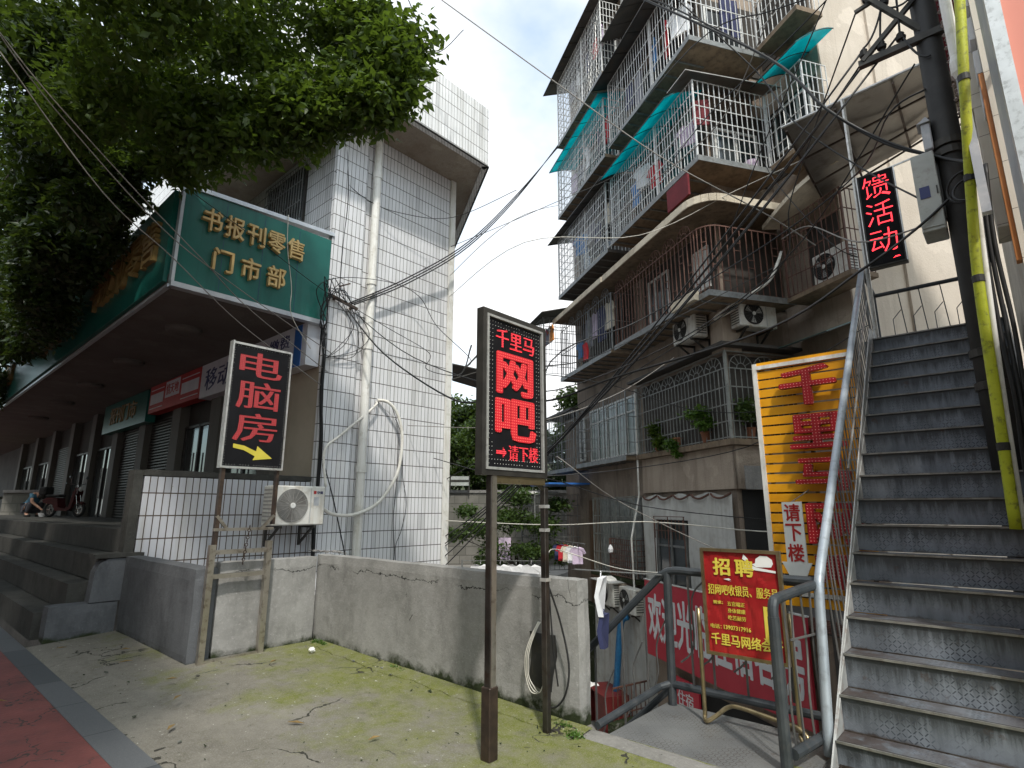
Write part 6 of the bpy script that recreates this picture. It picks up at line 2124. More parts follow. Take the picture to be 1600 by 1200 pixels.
for i in range(7):
    b.box(-6.62 + 0.098 * i, -0.05 - 0.008 * (i % 2), -1.3, -6.53 + 0.098 * i, -0.003, 1.82)
b.box(-6.62, -0.075, 1.28, -5.95, -0.0585, 1.33)
apart(b, 'door', 'brown_door')
window(-5.85, -3.55, -0.05, 1.85, split=4, m='cage_grey', pane='glass_green', curtain=True)
cage('window_cage', -5.85, -3.5, -0.02, 1.88, -0.26, 'cage_green', 0.11, 0.5)
cage('window_cage', -4.7, -3.5, -0.02, 0.85, -0.34, 'cage_rust', 0.10, 0.12)
apart(MB().rough(-5.95, -0.36, -0.16, -3.45, -0.004, -0.04, 0.2, 0.01, 4), 'sill', 'plain_concrete')
apart(MB().box(-5.3, -0.46, -0.33, -3.9, -0.003, -0.17), 'lower_wall', 'tan_plaster')
apart(MB().box(0.003, 0.1, -2.6, 0.012, 1.55, 1.93), 'opening_shade_panel', 'painted_hole_shade')  # dark panel on the wall, painted shade instead of a real opening
apart(MB().box(0.30, -0.04, 1.93, 0.32, 1.5, 2.35), 'wall_patch', 'plain_concrete')
b = MB()
for i in range(34):
    x = -5.6 + i * 0.09
    b.prism([(x, -0.40), (x + 0.045, -0.425), (x + 0.09, -0.40), (x + 0.09, -0.38), (x, -0.38)], 'z', -3.3, -0.72)
apart(b, 'corrugated_wall', 'corrugated')
apart(MB().box(-7.4, -0.30, -3.3, -5.62, -0.004, -1.0), 'lower_wall', 'plain_concrete')
apart(MB().tube([(-3.44, -0.12, 4.5), (-3.43, -0.14, 1.9), (-3.38, -0.42, 0.9), (-3.3, -0.44, -0.4)], 0.022, 6), 'drainpipe', 'pvc_white')
# blue strip roof and thatch-like hood far left
apart(MB().box(-8.3, -1.3, 2.28, -6.6, 0.30, 2.33), 'awning', 'sign_blue')
apart(MB().rough(-8.9, -1.9, 2.02, -7.6, -0.6, 2.10, 0.1, 0.03, 6), 'awning', 'tarp_white')
cage('window_cage', -8.9, -7.6, -0.2, 2.0, -1.4, 'cage_grey', 0.16, 0.3, y_in=0.3)
# ---- wing 2 (staircase wing that steps forward to the right)
cage('window_cage', 0.70, 2.08, 5.52, 7.05, 1.0, 'cage_rust', 0.115, 0.38, y_in=1.55, left=False)
apart(MB().box(0.66, 0.97, 5.42, 2.12, 1.555, 5.50), 'balcony_slab', 'underside')
apart(MB().box(0.75, 1.53, 5.6, 1.5, 1.557, 7.0), 'window_shade_panel', 'painted_interior_shade')  # dark sheet on the wing wall, painted as window shade
b = MB()
n = 12
for s_ in (0, 1):
    for i in range(n + 1):
        t_ = i / n
        x = 0.50 + 1.85 * t_
        z = 7.18 + 0.36 * math.sin(min(1, t_ * 1.05) * PI * 0.62) - 0.09 * s_
        b.v += [(x, 0.72, z - 0.10), (x, 1.558, z + 0.05)]
K = 2 * (n + 1)
for i in range(n):
    a = 2 * i
    b.f += [(a, a + 2, a + 3, a + 1), (K + a, K + a + 1, K + a + 3, K + a + 2), (a, K + a, K + a + 2, a + 2), (a + 1, a + 3, K + a + 3, K + a + 1)]
b.f += [(0, 1, K + 1, K), (2 * n, K + 2 * n, K + 2 * n + 1, 2 * n + 1)]
apart(b, 'curved_hood', 'cream_cornice')
cage('window_cage', 0.63, 1.66, 8.36, 10.0, 0.96, 'cage_silver', 0.125, 0.30, y_in=1.55, left=False)
apart(MB().box(0.68, 0.93, 8.24, 1.70, 1.555, 8.33), 'balcony_slab', 'underside')
apart(MB().box(0.1, 1.53, 8.4, 1.45, 1.557, 10.0), 'window_shade_panel', 'painted_interior_shade')
window(0.3, 1.3, 8.9, 9.9, 1.528)
awning(0.72, 1.95, 10.62, 10.06, 1.555, 0.60, 'teal_sheet', 0.5)
cage('window_cage', 0.64, 1.72, 11.2, 12.9, 0.96, 'cage_silver', 0.125, 0.32, y_in=1.55, left=False)
apart(MB().box(0.68, 0.93, 11.06, 1.76, 1.555, 11.17), 'balcony_slab', 'underside')
apart(MB().box(0.1, 1.53, 11.2, 1.45, 1.557, 12.9), 'window_shade_panel', 'painted_interior_shade')

# clutter seen through the bars
CL_ = random.Random(21)


# ---- things hung on or standing on the block
AZ = AR_


def at_ap(x, y, z):
    return AW(x, y, z)


ac_unit('white air conditioner under the rusty balcony, left of the plaster pier', at_ap(-1.12, -0.42, 4.95), AZ, 0.80, 0.55, 0.30)
ac_unit('rust-stained white air conditioner right of the plaster pier below the rusty balcony', at_ap(0.42, 0.08, 4.98), AZ + PI / 2, 0.84, 0.52, 0.30, 'ac_white', 'grille_dark')
ac_unit('old cream air conditioner standing inside the rusty window cage by the small LED sign', at_ap(1.26, 1.06, 5.53), AZ, 0.72, 0.56, 0.28, bracket=False)
ac_unit('air conditioner with a grey tray on top at the low window above the red banner', at_ap(-4.85, -0.62, -0.72), AZ, 0.78, 0.55, 0.26, 'ac_white')
ac_unit('grimy air conditioner left of the red banner top corner', at_ap(-3.78, -0.60, -0.74), AZ, 0.76, 0.55, 0.26, 'ac_white')
t = thing('tray', 'grey sheet tray with folded paper lying on the lower air conditioner', 'tray', at_ap(-4.5, -0.5, -0.14), AZ)
MB().box(-0.55, -0.28, -0.02, 0.55, 0.22, 0.0).build('sheet', 'corrugated', t, local=True)
MB().prism([(-0.2, 0.002), (0.25, 0.002), (0.2, 0.05), (-0.05, 0.09)], 'y', -0.15, 0.1).build('paper', 'paper_white', t, local=True)
# white hose over the front of the building
tag(MB().tube(smooth_path([at_ap(0.28, 0.10, 5.35), at_ap(0.10, -0.25, 5.18), at_ap(0.35, -0.10, 5.35), at_ap(0.7, 0.5, 5.75), at_ap(0.75, 0.75, 6.15), at_ap(0.62, 1.0, 6.5)], 6), 0.03, 7).build('insulated_hose', 'hose_white', smooth=True),
    'white wrapped hose curving up from the plaster pier over the rusty balcony', 'hose')

bn = thing('banner', 'big red welcome banner with white characters hung below the landing', 'banner', at_ap(0, -0.75, -1.3), AZ)
MB().prism([(-2.22, 1.44), (2.20, 1.44), (2.20, 0.0), (-2.22, 0.0)], 'y', -0.02, 0.02).build('sheet', 'banner_red', bn, local=True)
letters(MB(), '欢迎光临住宿客房', (-2.10, -0.021, 0.34), (1, 0, 0), (0, 0, 1), 4.18, 0.86, 0.004, 0.024).build('lettering', 'banner_white', bn, local=True)
MB().box(-2.24, -0.03, 1.441, 2.22, 0.03, 1.46).build('edge_batten', 'roof_edge', bn, local=True)
an = thing('lean_to', 'low shabby lean-to behind the red banner', 'building', at_ap(0.5, 1.0, -3.3), AZ)
MB().box(-2.7, -1.6, 0.0, 2.7, 1.9, 3.25).build('wall', 'brown_plaster', an, local=True)
m = MB()
for k in range(8):
    m.bar((-2.7, -1.66, 3.28 + 0.012 * k), (2.7 - 0.1 * k, -1.70 + 0.03 * k, 3.30 + 0.014 * k), 0.02)
m.build('roof_lath', 'cage_rust', an, local=True)
MB().box(-2.75, -1.64, 3.252, 2.75, 1.9, 3.29).build('roof', 'dark_sheet', an, local=True)
MB().box(-1.6, -1.615, 0.4, 1.5, -1.602, 1.75).build('shopfront', 'painted_hole_shade', an, local=True)
pb = thing('price_board', 'small red board with pale lettering below the welcome banner', 'sign', at_ap(-0.95, -0.72, -2.1), AZ)
MB().box(-0.42, -0.02, 0.0, 0.42, 0.02, 0.62).build('board', 'banner_red', pb, local=True)
letters(MB(), '住宿', (-0.26, -0.021, 0.16), (1, 0, 0), (0, 0, 1), 0.5, 0.26, 0.003, 0.015).build('lettering', 'banner_white', pb, local=True)
bp = MB().tube(smooth_path([at_ap(-3.35, -0.62, -0.80), at_ap(-3.48, -0.70, -0.90), at_ap(-3.62, -0.70, -1.25), at_ap(-3.75, -0.70, -1.8), at_ap(-3.86, -0.70, -2.3), at_ap(-3.95, -0.7, -2.5)], 6), 0.075, 10)
bpo = bp.build('duct', 'blue_pipe', smooth=True)
tag(bpo, 'blue flexible duct down the pale corrugated wall', 'duct')
bx = thing('cabinet', 'dark red open cabinet at the foot of the pale corrugated wall', 'cabinet', at_ap(-4.1, -0.85, -3.3), AZ)
m = MB()
m.box(-0.55, -0.3, 0, -0.52, 0.3, 0.78).box(0.5, -0.3, 0, 0.53, 0.3, 0.78).box(-0.55, -0.3, 0.781, 0.53, 0.3, 0.81).box(-0.519, 0.27, 0, 0.499, 0.3, 0.78).box(0.0, -0.3, 0, 0.499, -0.28, 0.78)
m.build('body', 'dark_red_box', bx, local=True)
m = MB()
for k in range(9):
    m.bar((0, -0.25 + 0.13 * k, 0), (0, -0.25 + 0.13 * k, 0.6), 0.016)
m.bar((0, -0.25, 0.6), (0, 0.8, 0.6), 0.03).bar((0, -0.25, 0.1), (0, 0.8, 0.1), 0.02)
gd = thing('guard_rail', 'low rusty guard rail on the alley floor under the red banner', 'railing', at_ap(-2.6, -1.2, -2.6), AZ + 0.3)
m.build('bars', 'cage_rust', gd, local=True)
MB().rough(-0.1, -0.35, -0.7, 0.12, 0.9, -0.02, 0.1, 0.01, 5).build('plinth', 'plain_concrete', gd, local=True)
for k, (x, y, z, r) in enumerate(((-3.4, -2.2, -2.0, 0.2), (-3.0, -2.4, -1.7, 0.5), (-3.7, -2.6, -2.3, -0.2), (-2.4, -2.3, -1.75, 0.1))):
    t = MB()
    n = 6
    for s_ in (0, 1):
        for i in range(n + 1):
            for j in range(n + 1):
                t.v.append((0.42 * i / n, 0.30 * j / n, 0.02 * math.sin(i * 1.1 + k) + 0.012 * math.cos(j * 1.7) - 0.003 * s_))
    for i in range(n):
        for j in range(n):
            a = i * (n + 1) + j
            t.f.append((a, a + n + 1, a + n + 2, a + 1))
            t.f.append(tuple((n + 1) ** 2 + q for q in (a + 1, a + n + 2, a + n + 1, a)))
    e = thing('paper_sheet', 'white printed paper sheets scattered on the stair below the landing', 'paper', at_ap(x, y, z), AZ + r, 'white papers below the landing')
    t.build('sheet', 'paper_white', e, local=True)


# laundry ----------------------------------------------------------------------------------
def garment(kind, m, label, loc, rz, s=1.0, group=None):
    """hanging shirt / trousers / towel, cloth with real thickness and folds"""
    if kind == 'shirt':
        prof = [(-0.09, 0.0), (-0.24, -0.05), (-0.34, -0.24), (-0.25, -0.29), (-0.20, -0.20), (-0.21, -0.66), (0.21, -0.66), (0.20, -0.20), (0.25, -0.29), (0.34, -0.24), (0.24, -0.05), (0.09, 0.0), (0.0, -0.05)]
    elif kind == 'trousers':
        prof = [(-0.19, 0.0), (-0.21, -0.85), (-0.03, -0.85), (0.0, -0.32), (0.03, -0.85), (0.21, -0.85), (0.19, 0.0)]
    else:
        prof = [(-0.20, 0.0), (-0.20, -0.32), (-0.21, -0.66), (0.18, -0.70), (0.20, -0.32), (0.20, 0.0)]
    mb = MB()
    n = len(prof)
    rr = random.Random(sum(map(ord, label)))
    for yy in (-0.02, 0.02):
        mb.v += [(x * s, yy + 0.03 * math.sin(x * 17 + z * 5 + rr.random()), z * s) for (x, z) in prof]
    mb.f += [tuple(range(n)), tuple(range(n, 2 * n))[::-1]] + [((i + 1) % n, i, n + i, n + (i + 1) % n) for i in range(n)]
    mb.tube([(0, 0, 0), (0, 0, 0.05 * s), (0.02, 0, 0.08 * s), (0, 0, 0.10 * s)], 0.006, 4)
    e = mb
    c_, s_ = math.cos(rz), math.sin(rz)
    e.v = [(loc[0] + q[0] * c_ - q[1] * s_, loc[1] + q[0] * s_ + q[1] * c_, loc[2] + q[2]) for q in e.v]
    return tag(e.build(kind if kind != 'towel' else 'towel', m), label, {'shirt': 'shirt', 'trousers': 'trousers', 'towel': 'towel'}[kind], group)


CN = {'cloth_white': 'white', 'cloth_navy': 'navy', 'cloth_grey': 'dark grey', 'cloth_cream': 'cream', 'cloth_blue': 'blue', 'cloth_lilac': 'lilac', 'cloth_red': 'red'}
for (lo, hi, ztop, nm) in ((-2.8, 0.2, 9.8, 'corner cage under the teal awning'), (-6.6, -3.6, 9.9, 'far cage above the grey balcony'), (-2.7, 0.2, 12.6, 'top cage at the corner'), (-6.5, -3.6, 12.4, 'far cage under its own teal awning'), (-6.4, -3.6, 15.6, 'uppermost cage under the dark roof')):
    mats_ = list(CN)
    CL_.shuffle(mats_)
    for i in range(5):
        x = lo + (hi - lo) * (i + CL_.uniform(0.25, 0.75)) / 5
        kd = CL_.choice(('shirt', 'shirt', 'trousers', 'towel'))
        garment(kd, mats_[i], '%s %s hanging in the %s' % (CN[mats_[i]], kd, nm), at_ap(x, -0.42, ztop - CL_.uniform(0, 0.35)), AZ + CL_.uniform(-0.5, 0.5), CL_.uniform(0.75, 1.0), 'washing in the upper window cages')
    for i in range(2):
        x = lo + (hi - lo) * (0.3 + 0.45 * i) + CL_.uniform(-0.2, 0.2)
        zb = {9.8: 8.28, 9.9: 8.21, 12.6: 11.03, 12.4: 10.96, 15.6: 13.56}[ztop]
        e = thing('storage_box', ('pale cardboard box on the floor of the %s' if i else 'brown crate on the floor of the %s') % nm, 'box', at_ap(x, -0.38, zb), AZ, 'boxes stored in the window cages')
        MB().bbox(-0.2, -0.15, 0, 0.2, 0.15, 0.3, 0.01).build('carton', 'cloth_cream' if i else 'brown_door', e, local=True)
        MB().box(-0.03, -0.153, 0.02, 0.03, -0.1505, 0.28).build('tape', 'tan_panel', e, local=True)
G1 = 'washing on the grey barred balcony'
for x, z, kd, mt_, lb, s_ in ((-5.9, 6.45, 'shirt', 'cloth_blue', 'bright blue shirt drying behind the grey balcony bars', 0.8),
                              (-5.2, 6.9, 'trousers', 'cloth_grey', 'dark grey trousers drying behind the grey balcony bars', 1.0),
                              (-4.75, 6.95, 'shirt', 'cloth_lilac', 'pale lilac shirt drying behind the grey balcony bars', 1.1),
                              (-4.35, 6.95, 'trousers', 'cloth_navy', 'navy trousers drying behind the grey balcony bars', 1.1),
                              (-3.9, 6.95, 'shirt', 'cloth_cream', 'cream shirt drying next to the white post of the grey balcony', 1.1),
                              (-4.9, 6.05, 'towel', 'cloth_red', 'red towel hanging low on the grey balcony bars', 0.7)):
    garment(kd, mt_, lb, at_ap(x, -0.5 if 'low' not in lb else -0.78, z), AZ, s_, G1)
G2 = 'washing in the small cage at the far corner'
for x, mt_, lb in ((-7.8, 'cloth_cream', 'small cream shirt in the far corner cage'), (-7.55, 'cloth_pink', 'small pink shirt in the far corner cage'),
                   (-7.3, 'cloth_grey', 'small dark shirt in the far corner cage'), (-7.0, 'cloth_orange', 'small orange shirt in the far corner cage')):
    garment('shirt', mt_, lb, at_ap(x, -1.0, 7.25), AZ, 0.8, G2)
G3 = 'washing on the line beside the brown door'
for x, mt_, lb in ((-6.75, 'cloth_navy', 'navy shirt on the line beside the brown door'), (-6.45, 'cloth_red', 'bright red shirt on the line beside the brown door'),
                   (-6.1, 'cloth_cream', 'cream shirt on the line beside the brown door'), (-5.75, 'cloth_white', 'white shirt with lilac neighbour on the line by the brown door'),
                   (-5.4, 'cloth_lilac', 'lilac shirt on the line beside the brown door')):
    garment('shirt', mt_, lb, at_ap(x, -0.95, 0.60), AZ + 1.3, 0.66, G3)
tag(MB().tube([at_ap(-8.3, -0.95, 0.70), at_ap(-4.9, -0.95, 0.70)], 0.012, 5).build('clothes_line', 'cage_grey'), 'thin grey clothes rail carrying shirts beside the brown door', 'clothes line')
G4 = 'white washing on the line behind the cement wall'
for k, (x, y, mt_, lb) in enumerate(((-12.0, 12.1, 'cloth_white', 'white shirt half hidden behind the rusty sign post'), (-11.55, 12.45, 'cloth_white', 'white shirt hanging below the dark green shrub'),
                                     (-11.2, 12.75, 'cloth_blue', 'pale patterned shirt hanging below the dark green shrub'), (-10.85, 13.0, 'cloth_white', 'long white shirt beside the right sign post'))):
    garment('shirt', mt_ if mt_ != 'cloth_blue' else 'cloth_white', lb, (x, y, 0.02), cR, 1.15, G4)
garment('towel', 'cloth_lilac', 'pale flowered towel hanging above the white washing', (-11.6, 12.7, 0.75), cR, 0.9)
tag(MB().tube([(-12.4, 11.75, 0.12), (-10.5, 13.3, 0.12)], 0.01, 5).tube([(-12.4, 11.75, -0.75), (-12.4, 11.75, 0.14)], 0.025, 6).tube([(-10.5, 13.3, -3.2), (-10.5, 13.3, 0.14)], 0.025, 6).build('clothes_line', 'cage_grey'),
    'clothes line on two thin poles with white washing behind the cement wall', 'clothes line')
garment('towel', 'cloth_white', 'white cloth hanging down by the end of the cement wall', (-3.02, 4.62, 0.98), cR + 1.25, 0.5)
garment('towel', 'cloth_navy', 'dark navy cloth below the white cloth by the cement wall', (-3.00, 4.62, 0.66), cR + 1.2, 0.42)
tag(MB().tube([(-3.3, 4.6, 1.03), (-2.46, 4.72, 1.03)], 0.006, 5).build('clothes_line', 'cage_grey'), 'short cord with a white cloth tied to the landing rail', 'clothes line')
garment('towel', 'cloth_maroon', 'red patterned cloth inside the corner window cage', at_ap(0.45, -0.45, 9.7), AZ + 1.2, 0.8)
garment('trousers', 'cloth_navy', 'navy trousers in the top corner cage', at_ap(0.40, 0.5, 12.5), AZ + 1.5, 1.1)
bk = thing('bucket', 'pale lilac plastic bucket standing in the corner window cage', 'bucket', at_ap(0.40, 0.70, 8.29))
MB().lathe((0, 0, 0), [(0.10, 0.0), (0.14, 0.26), (0.13, 0.26), (0.095, 0.02)], 16).build('pail', 'cloth_lilac', bk, local=True)
MB().tube([(0.14 * math.cos(a), 0, 0.24 + 0.1 * math.sin(a)) for a in [PI * k / 8 for k in range(9)]], 0.005, 5).build('handle', 'chrome', bk, local=True)
tag(MB().lathe(at_ap(-4.55, -0.40, 0.55), [(0.012, 0.15), (0.04, 0.11), (0.07, 0.04), (0.06, -0.03), (0.02, -0.055)], 10).build('carrier_bag', 'cloth_white'), 'small white carrier bag hanging on the window bars beside the brown door', 'bag')


# potted plants on the lower balcony
def pot_plant(label, x, y, z, clumps, per, size, leaf='leaf_pot'):
    p = at_ap(x, y, z)
    t = thing('potted_plant', label, 'plant', p)
    MB().lathe(p, [(0.075, 0.0), (0.11, 0.19), (0.125, 0.19), (0.125, 0.22), (0.10, 0.22), (0.095, 0.17)], 14).build('pot', 'terracotta', t)
    st_ = MB()
    for (c, r, d) in clumps:
        q = at_ap(*c)
        st_.tube([(p[0], p[1], p[2] + 0.17), q], 0.008, 5)
    st_.build('stem', 'bark', t)
    leaf_mesh('foliage', leaf, [(at_ap(*c), r, d) for (c, r, d) in clumps], per, size, t, np.random.default_rng(int(abs(x * 100))), 0.25)


pot_plant('dark leafy plant in a pot at the left of the green barred balcony', -2.55, -0.05, 2.87, [((-2.55, -0.12, 3.35), (0.22, 0.16, 0.30), 1), ((-2.3, -0.16, 3.05), (0.2, 0.12, 0.2), 0.6)], 260, 0.13, 'leaf_near')
pot_plant('bright green plant trailing over the edge of the green barred balcony', -1.75, -0.05, 2.87, [((-1.75, -0.2, 2.92), (0.22, 0.12, 0.20), 1), ((-1.6, -0.18, 2.72), (0.12, 0.08, 0.12), 0.4)], 240, 0.09)
pot_plant('bright feathery green plant near the corner of the green barred balcony', -0.72, -0.05, 2.87, [((-0.72, -0.22, 3.45), (0.36, 0.18, 0.17), 1), ((-0.55, -0.2, 3.22), (0.25, 0.14, 0.15), 0.6)], 320, 0.10)
pot_plant('large grey green potted shrub at the balcony corner by the yellow sign', 0.0, 0.40, 2.87, [((0.14, 0.25, 3.42), (0.25, 0.36, 0.30), 1), ((0.14, 0.65, 3.30), (0.22, 0.32, 0.28), 1)], 420, 0.09, 'leaf_shrub')

# ================================================================== TREES
def trunk_limbs(mb, base, top, ends, r0, rng, every=3):
    bx, by, bz = base
    tx, ty, tz = top
    mb.tube(smooth_path([base, (bx + (tx - bx) * 0.3 + 0.08, by + (ty - by) * 0.3, bz + (tz - bz) * 0.4), top], 4), [r0 * (1 - 0.035 * i) for i in range(9)], 10)
    for e in ends[::every]:
        mid = (tx + (e[0] - tx) * 0.5 + rng.uniform(-0.15, 0.15), ty + (e[1] - ty) * 0.5 + rng.uniform(-0.15, 0.15), tz + (e[2] - tz) * 0.42)
        p = smooth_path([(tx, ty, tz - 0.3), mid, e], 4)
        n = len(p)
        mb.tube(p, [r0 * 0.30 * (1 - 0.85 * i / (n - 1)) for i in range(n)], 6)
        for k in range(3):
            q = p[3 + k]
            f = (q[0] + rng.uniform(-0.7, 0.7), q[1] + rng.uniform(-0.7, 0.7), q[2] + rng.uniform(-0.2, 0.6))
            mb.tube([q, f], [r0 * 0.09, r0 * 0.02], 4)
    return mb


rl = random.Random(11)
# big street tree whose crown hangs over the arcade and the sidewalk (trunk left of the picture)
t1 = thing('street_tree', 'large leafy street tree whose dark crown fills the top left corner', 'tree', (-7.2, -0.35, 0))
CL = [((-7.0, 0.9, 7.8), (1.2, 1.2, 1.0), 1.6), ((-7.6, 1.2, 6.6), (1.0, 0.9, 0.7), 1.4), ((-6.4, 0.9, 6.9), (0.9, 0.9, 0.8), 1.2)]
for q in ((-5.20, 3.13, 6.30), (-5.62, 2.89, 6.22), (-5.88, 2.80, 6.12), (-6.39, 2.48, 6.05), (-7.24, 2.25, 6.20), (-8.27, 2.28, 6.40), (-8.91, 2.11, 6.75), (-8.56, 1.75, 7.37),
          (-4.98, 3.30, 6.30), (-4.85, 3.40, 6.68), (-4.92, 3.48, 7.15), (-5.1, 3.3, 7.0), (-5.53, 3.11, 6.75), (-6.25, 2.74, 6.60), (-7.25, 2.24, 6.9), (-5.88, 3.06, 7.7), (-7.07, 2.4, 7.8),
          (-5.9, 2.6, 6.35), (-6.7, 2.4, 6.5), (-7.6, 2.0, 6.5), (-7.9, 1.9, 7.2), (-5.3, 3.2, 7.6), (-6.5, 2.7, 7.3), (-7.7, 2.3, 8.0), (-8.62, 1.7, 8.4)):
    CL.append((q, (0.56, 0.54, 0.46), 0.85))
CL += [((-5.9, 2.2, 8.4), (1.0, 1.0, 0.6), 1.4), ((-7.0, 2.6, 8.6), (1.2, 1.1, 0.8), 1.5), ((-8.6, 1.0, 6.6), (0.9, 0.7, 0.6), 1.4), ((-8.9, 2.0, 8.9), (1.2, 1.1, 0.9), 1.4),
       ((-5.0, 0.6, 7.4), (1.0, 1.0, 0.8), 1.3), ((-8.0, -0.6, 7.0), (1.5, 1.2, 1.0), 1.8), ((-6.6, -1.2, 7.4), (1.5, 1.3, 1.0), 1.8), ((-4.6, -1.0, 6.8), (1.3, 1.2, 0.9), 1.5),
       ((-5.9, -1.9, 6.4), (1.4, 1.2, 0.9), 1.5), ((-3.6, -2.4, 6.6), (1.4, 1.2, 0.9), 1.5), ((-4.6, -3.0, 6.2), (1.4, 1.2, 0.9), 1.5), ((-9.6, -0.4, 6.4), (1.3, 1.1, 0.9), 1.5), ((-6.0, 1.5, 7.4), (1.2, 0.9, 0.9), 1.5)]
m = MB()
trunk_limbs(m, (-7.2, -0.35, -0.05), (-7.0, 0.0, 5.9), [(-8.0, -0.6, 7.0), (-6.6, -1.2, 7.4), (-8.6, 0.2, 6.9)], 0.19, rl, 1)
m.build('trunk', 'bark', t1, smooth=True)
leaf_mesh('crown', 'leaf_near', CL, 1150, 0.115, t1, np.random.default_rng(5), 0.45)

t2 = thing('street_tree', 'second dark street tree behind, its leaves hanging before the green fascia', 'tree', (-13.6, 0.3, 0))
C2 = []
rng = np.random.default_rng(9)
for (c, r, d) in (((-11.2, 1.75, 6.9), (0.9, 0.8, 0.8), 1.0), ((-11.9, 1.65, 5.9), (0.9, 0.7, 0.6), 1.0), ((-10.2, 1.6, 7.3), (0.9, 0.8, 0.8), 1.1), ((-10.0, 1.9, 6.45), (0.7, 0.6, 0.6), 0.8),
                  ((-12.3, 1.1, 8.1), (1.4, 1.0, 1.2), 2.0), ((-12.8, 1.4, 6.9), (1.2, 0.8, 0.9), 1.7), ((-13.2, 1.5, 5.6), (1.0, 0.7, 0.7), 1.3), ((-14.2, 1.8, 5.4), (1.0, 0.7, 0.7), 1.2),
                  ((-14.4, 1.7, 6.6), (1.3, 0.8, 0.9), 1.6), ((-15.6, 1.9, 5.6), (1.1, 0.6, 0.7), 1.2), ((-16.0, 1.6, 7.0), (1.4, 0.8, 1.0), 1.6), ((-13.6, 1.5, 8.6), (1.7, 1.0, 1.2), 2.0),
                  ((-11.4, 1.6, 9.0), (1.5, 1.2, 1.1), 1.9), ((-15.2, 1.4, 9.4), (1.8, 1.1, 1.3), 1.8), ((-12.6, 0.4, 5.2), (1.0, 0.7, 0.6), 1.1), ((-10.4, 0.8, 8.6), (1.1, 1.0, 0.9), 1.5), ((-13, 0.0, 10.2), (2.0, 1.3, 1.2), 1.8),
                  ((-11.0, 2.05, 6.1), (0.6, 0.4, 0.45), 0.6), ((-12.9, 2.1, 6.2), (0.8, 0.4, 0.6), 0.8), ((-10.34, 1.5, 7.6), (0.9, 0.6, 0.8), 1.0), ((-11.9, 1.45, 7.1), (0.9, 0.6, 0.8), 1.0),
                  ((-13.4, 1.5, 6.1), (1.0, 0.6, 0.7), 1.2), ((-12.9, 1.7, 7.3), (1.0, 0.6, 0.8), 1.2), ((-15.4, 1.7, 5.7), (1.0, 0.5, 0.6), 1.0), ((-11.0, 0.9, 7.6), (1.0, 0.7, 0.9), 1.2),
                  ((-12.4, 1.0, 6.7), (1.0, 0.6, 0.8), 1.2), ((-10.2, 0.9, 8.6), (1.2, 0.8, 1.0), 1.3), ((-10.1, 0.4, 8.3), (1.2, 0.8, 1.0), 1.2), ((-9.7, 1.9, 6.9), (0.8, 0.5, 0.6), 0.9), ((-10.6, 2.0, 6.5), (0.9, 0.32, 0.5), 0.9), ((-12.0, 2.05, 6.3), (1.0, 0.32, 0.5), 0.9),
                  ((-13.6, 2.05, 6.2), (1.0, 0.32, 0.5), 0.9), ((-15.2, 2.05, 6.0), (1.0, 0.32, 0.5), 0.9), ((-11.5, 1.2, 5.9), (1.0, 0.5, 0.5), 0.9), ((-9.6, 1.4, 5.9), (0.8, 0.5, 0.45), 0.8)):
    C2.append((c, r, d))
m = MB()
trunk_limbs(m, (-13.6, 0.2, -0.05), (-13.4, 0.3, 5.6), [(-13.0, 0.2, 8.5), (-14.4, 0.9, 8.4), (-12.8, 0.6, 7.4)], 0.2, rl, 1)
m.build('trunk', 'bark', t2, smooth=True)
leaf_mesh('crown', 'leaf_dark', C2, 1250, 0.13, t2, np.random.default_rng(6), 0.4)
t3 = thing('street_tree', 'third street tree at the far left beyond the fascia', 'tree', (-21.5, 0.6, 0))
C3 = [((-18.0, 1.7, 6.2), (1.3, 0.7, 0.9), 1.2), ((-19.0, 1.6, 7.6), (1.7, 0.9, 1.2), 1.6), ((-20.4, 1.8, 6.2), (1.5, 0.8, 1.0), 1.3), ((-22.2, 1.9, 6.6), (1.6, 0.8, 1.1), 1.3),
      ((-21, 1.6, 8.6), (2.0, 1.0, 1.4), 1.8), ((-23.8, 2.0, 5.4), (1.4, 0.7, 0.9), 1.0), ((-18, 1.2, 9.6), (2, 1.1, 1.4), 1.6), ((-24.5, 1.8, 8.2), (2, 1, 1.5), 1.5), ((-17.0, 1.9, 5.4), (0.8, 0.4, 0.5), 0.7)]
m = MB()
trunk_limbs(m, (-21.5, 0.6, -0.05), (-21.3, 0.7, 4.0), [c for (c, r, d) in C3], 0.2, rl)
m.build('trunk', 'bark', t3, smooth=True)
leaf_mesh('crown', 'leaf_dark', C3, 1500, 0.17, t3, np.random.default_rng(16), 0.4)


# the other side of the street, behind the camera: one more street tree and a plain block of flats added to dim the arcade
t4 = thing('street_tree', 'street tree behind the viewpoint that shades the red sidewalk', 'tree', (-1.0, -2.6, 0))
C4 = [((-1.6, -3.0, 6.6), (1.8, 1.6, 1.2), 2.2), ((-3.0, -3.4, 6.2), (1.5, 1.3, 1.0), 1.6), ((-0.2, -3.6, 6.4), (1.6, 1.4, 1.1), 1.7), ((-1.4, -4.4, 7.4), (1.9, 1.6, 1.2), 2.0), ((-2.4, -2.6, 7.6), (1.5, 1.2, 1.0), 1.5),
      ((-2.8, -1.75, 6.6), (1.1, 0.9, 0.7), 1.0), ((-4.2, -1.6, 6.4), (1.1, 0.9, 0.7), 1.0), ((-1.5, -1.9, 6.8), (1.0, 0.8, 0.7), 0.8), ((-3.5, -2.6, 6.9), (1.2, 1.0, 0.8), 1.1), ((-5.4, -1.7, 6.4), (1.1, 0.9, 0.7), 1.0)]
m = MB()
trunk_limbs(m, (-1.0, -2.6, -0.05), (-1.1, -2.7, 4.2), [c for (c, r, d) in C4], 0.19, rl)
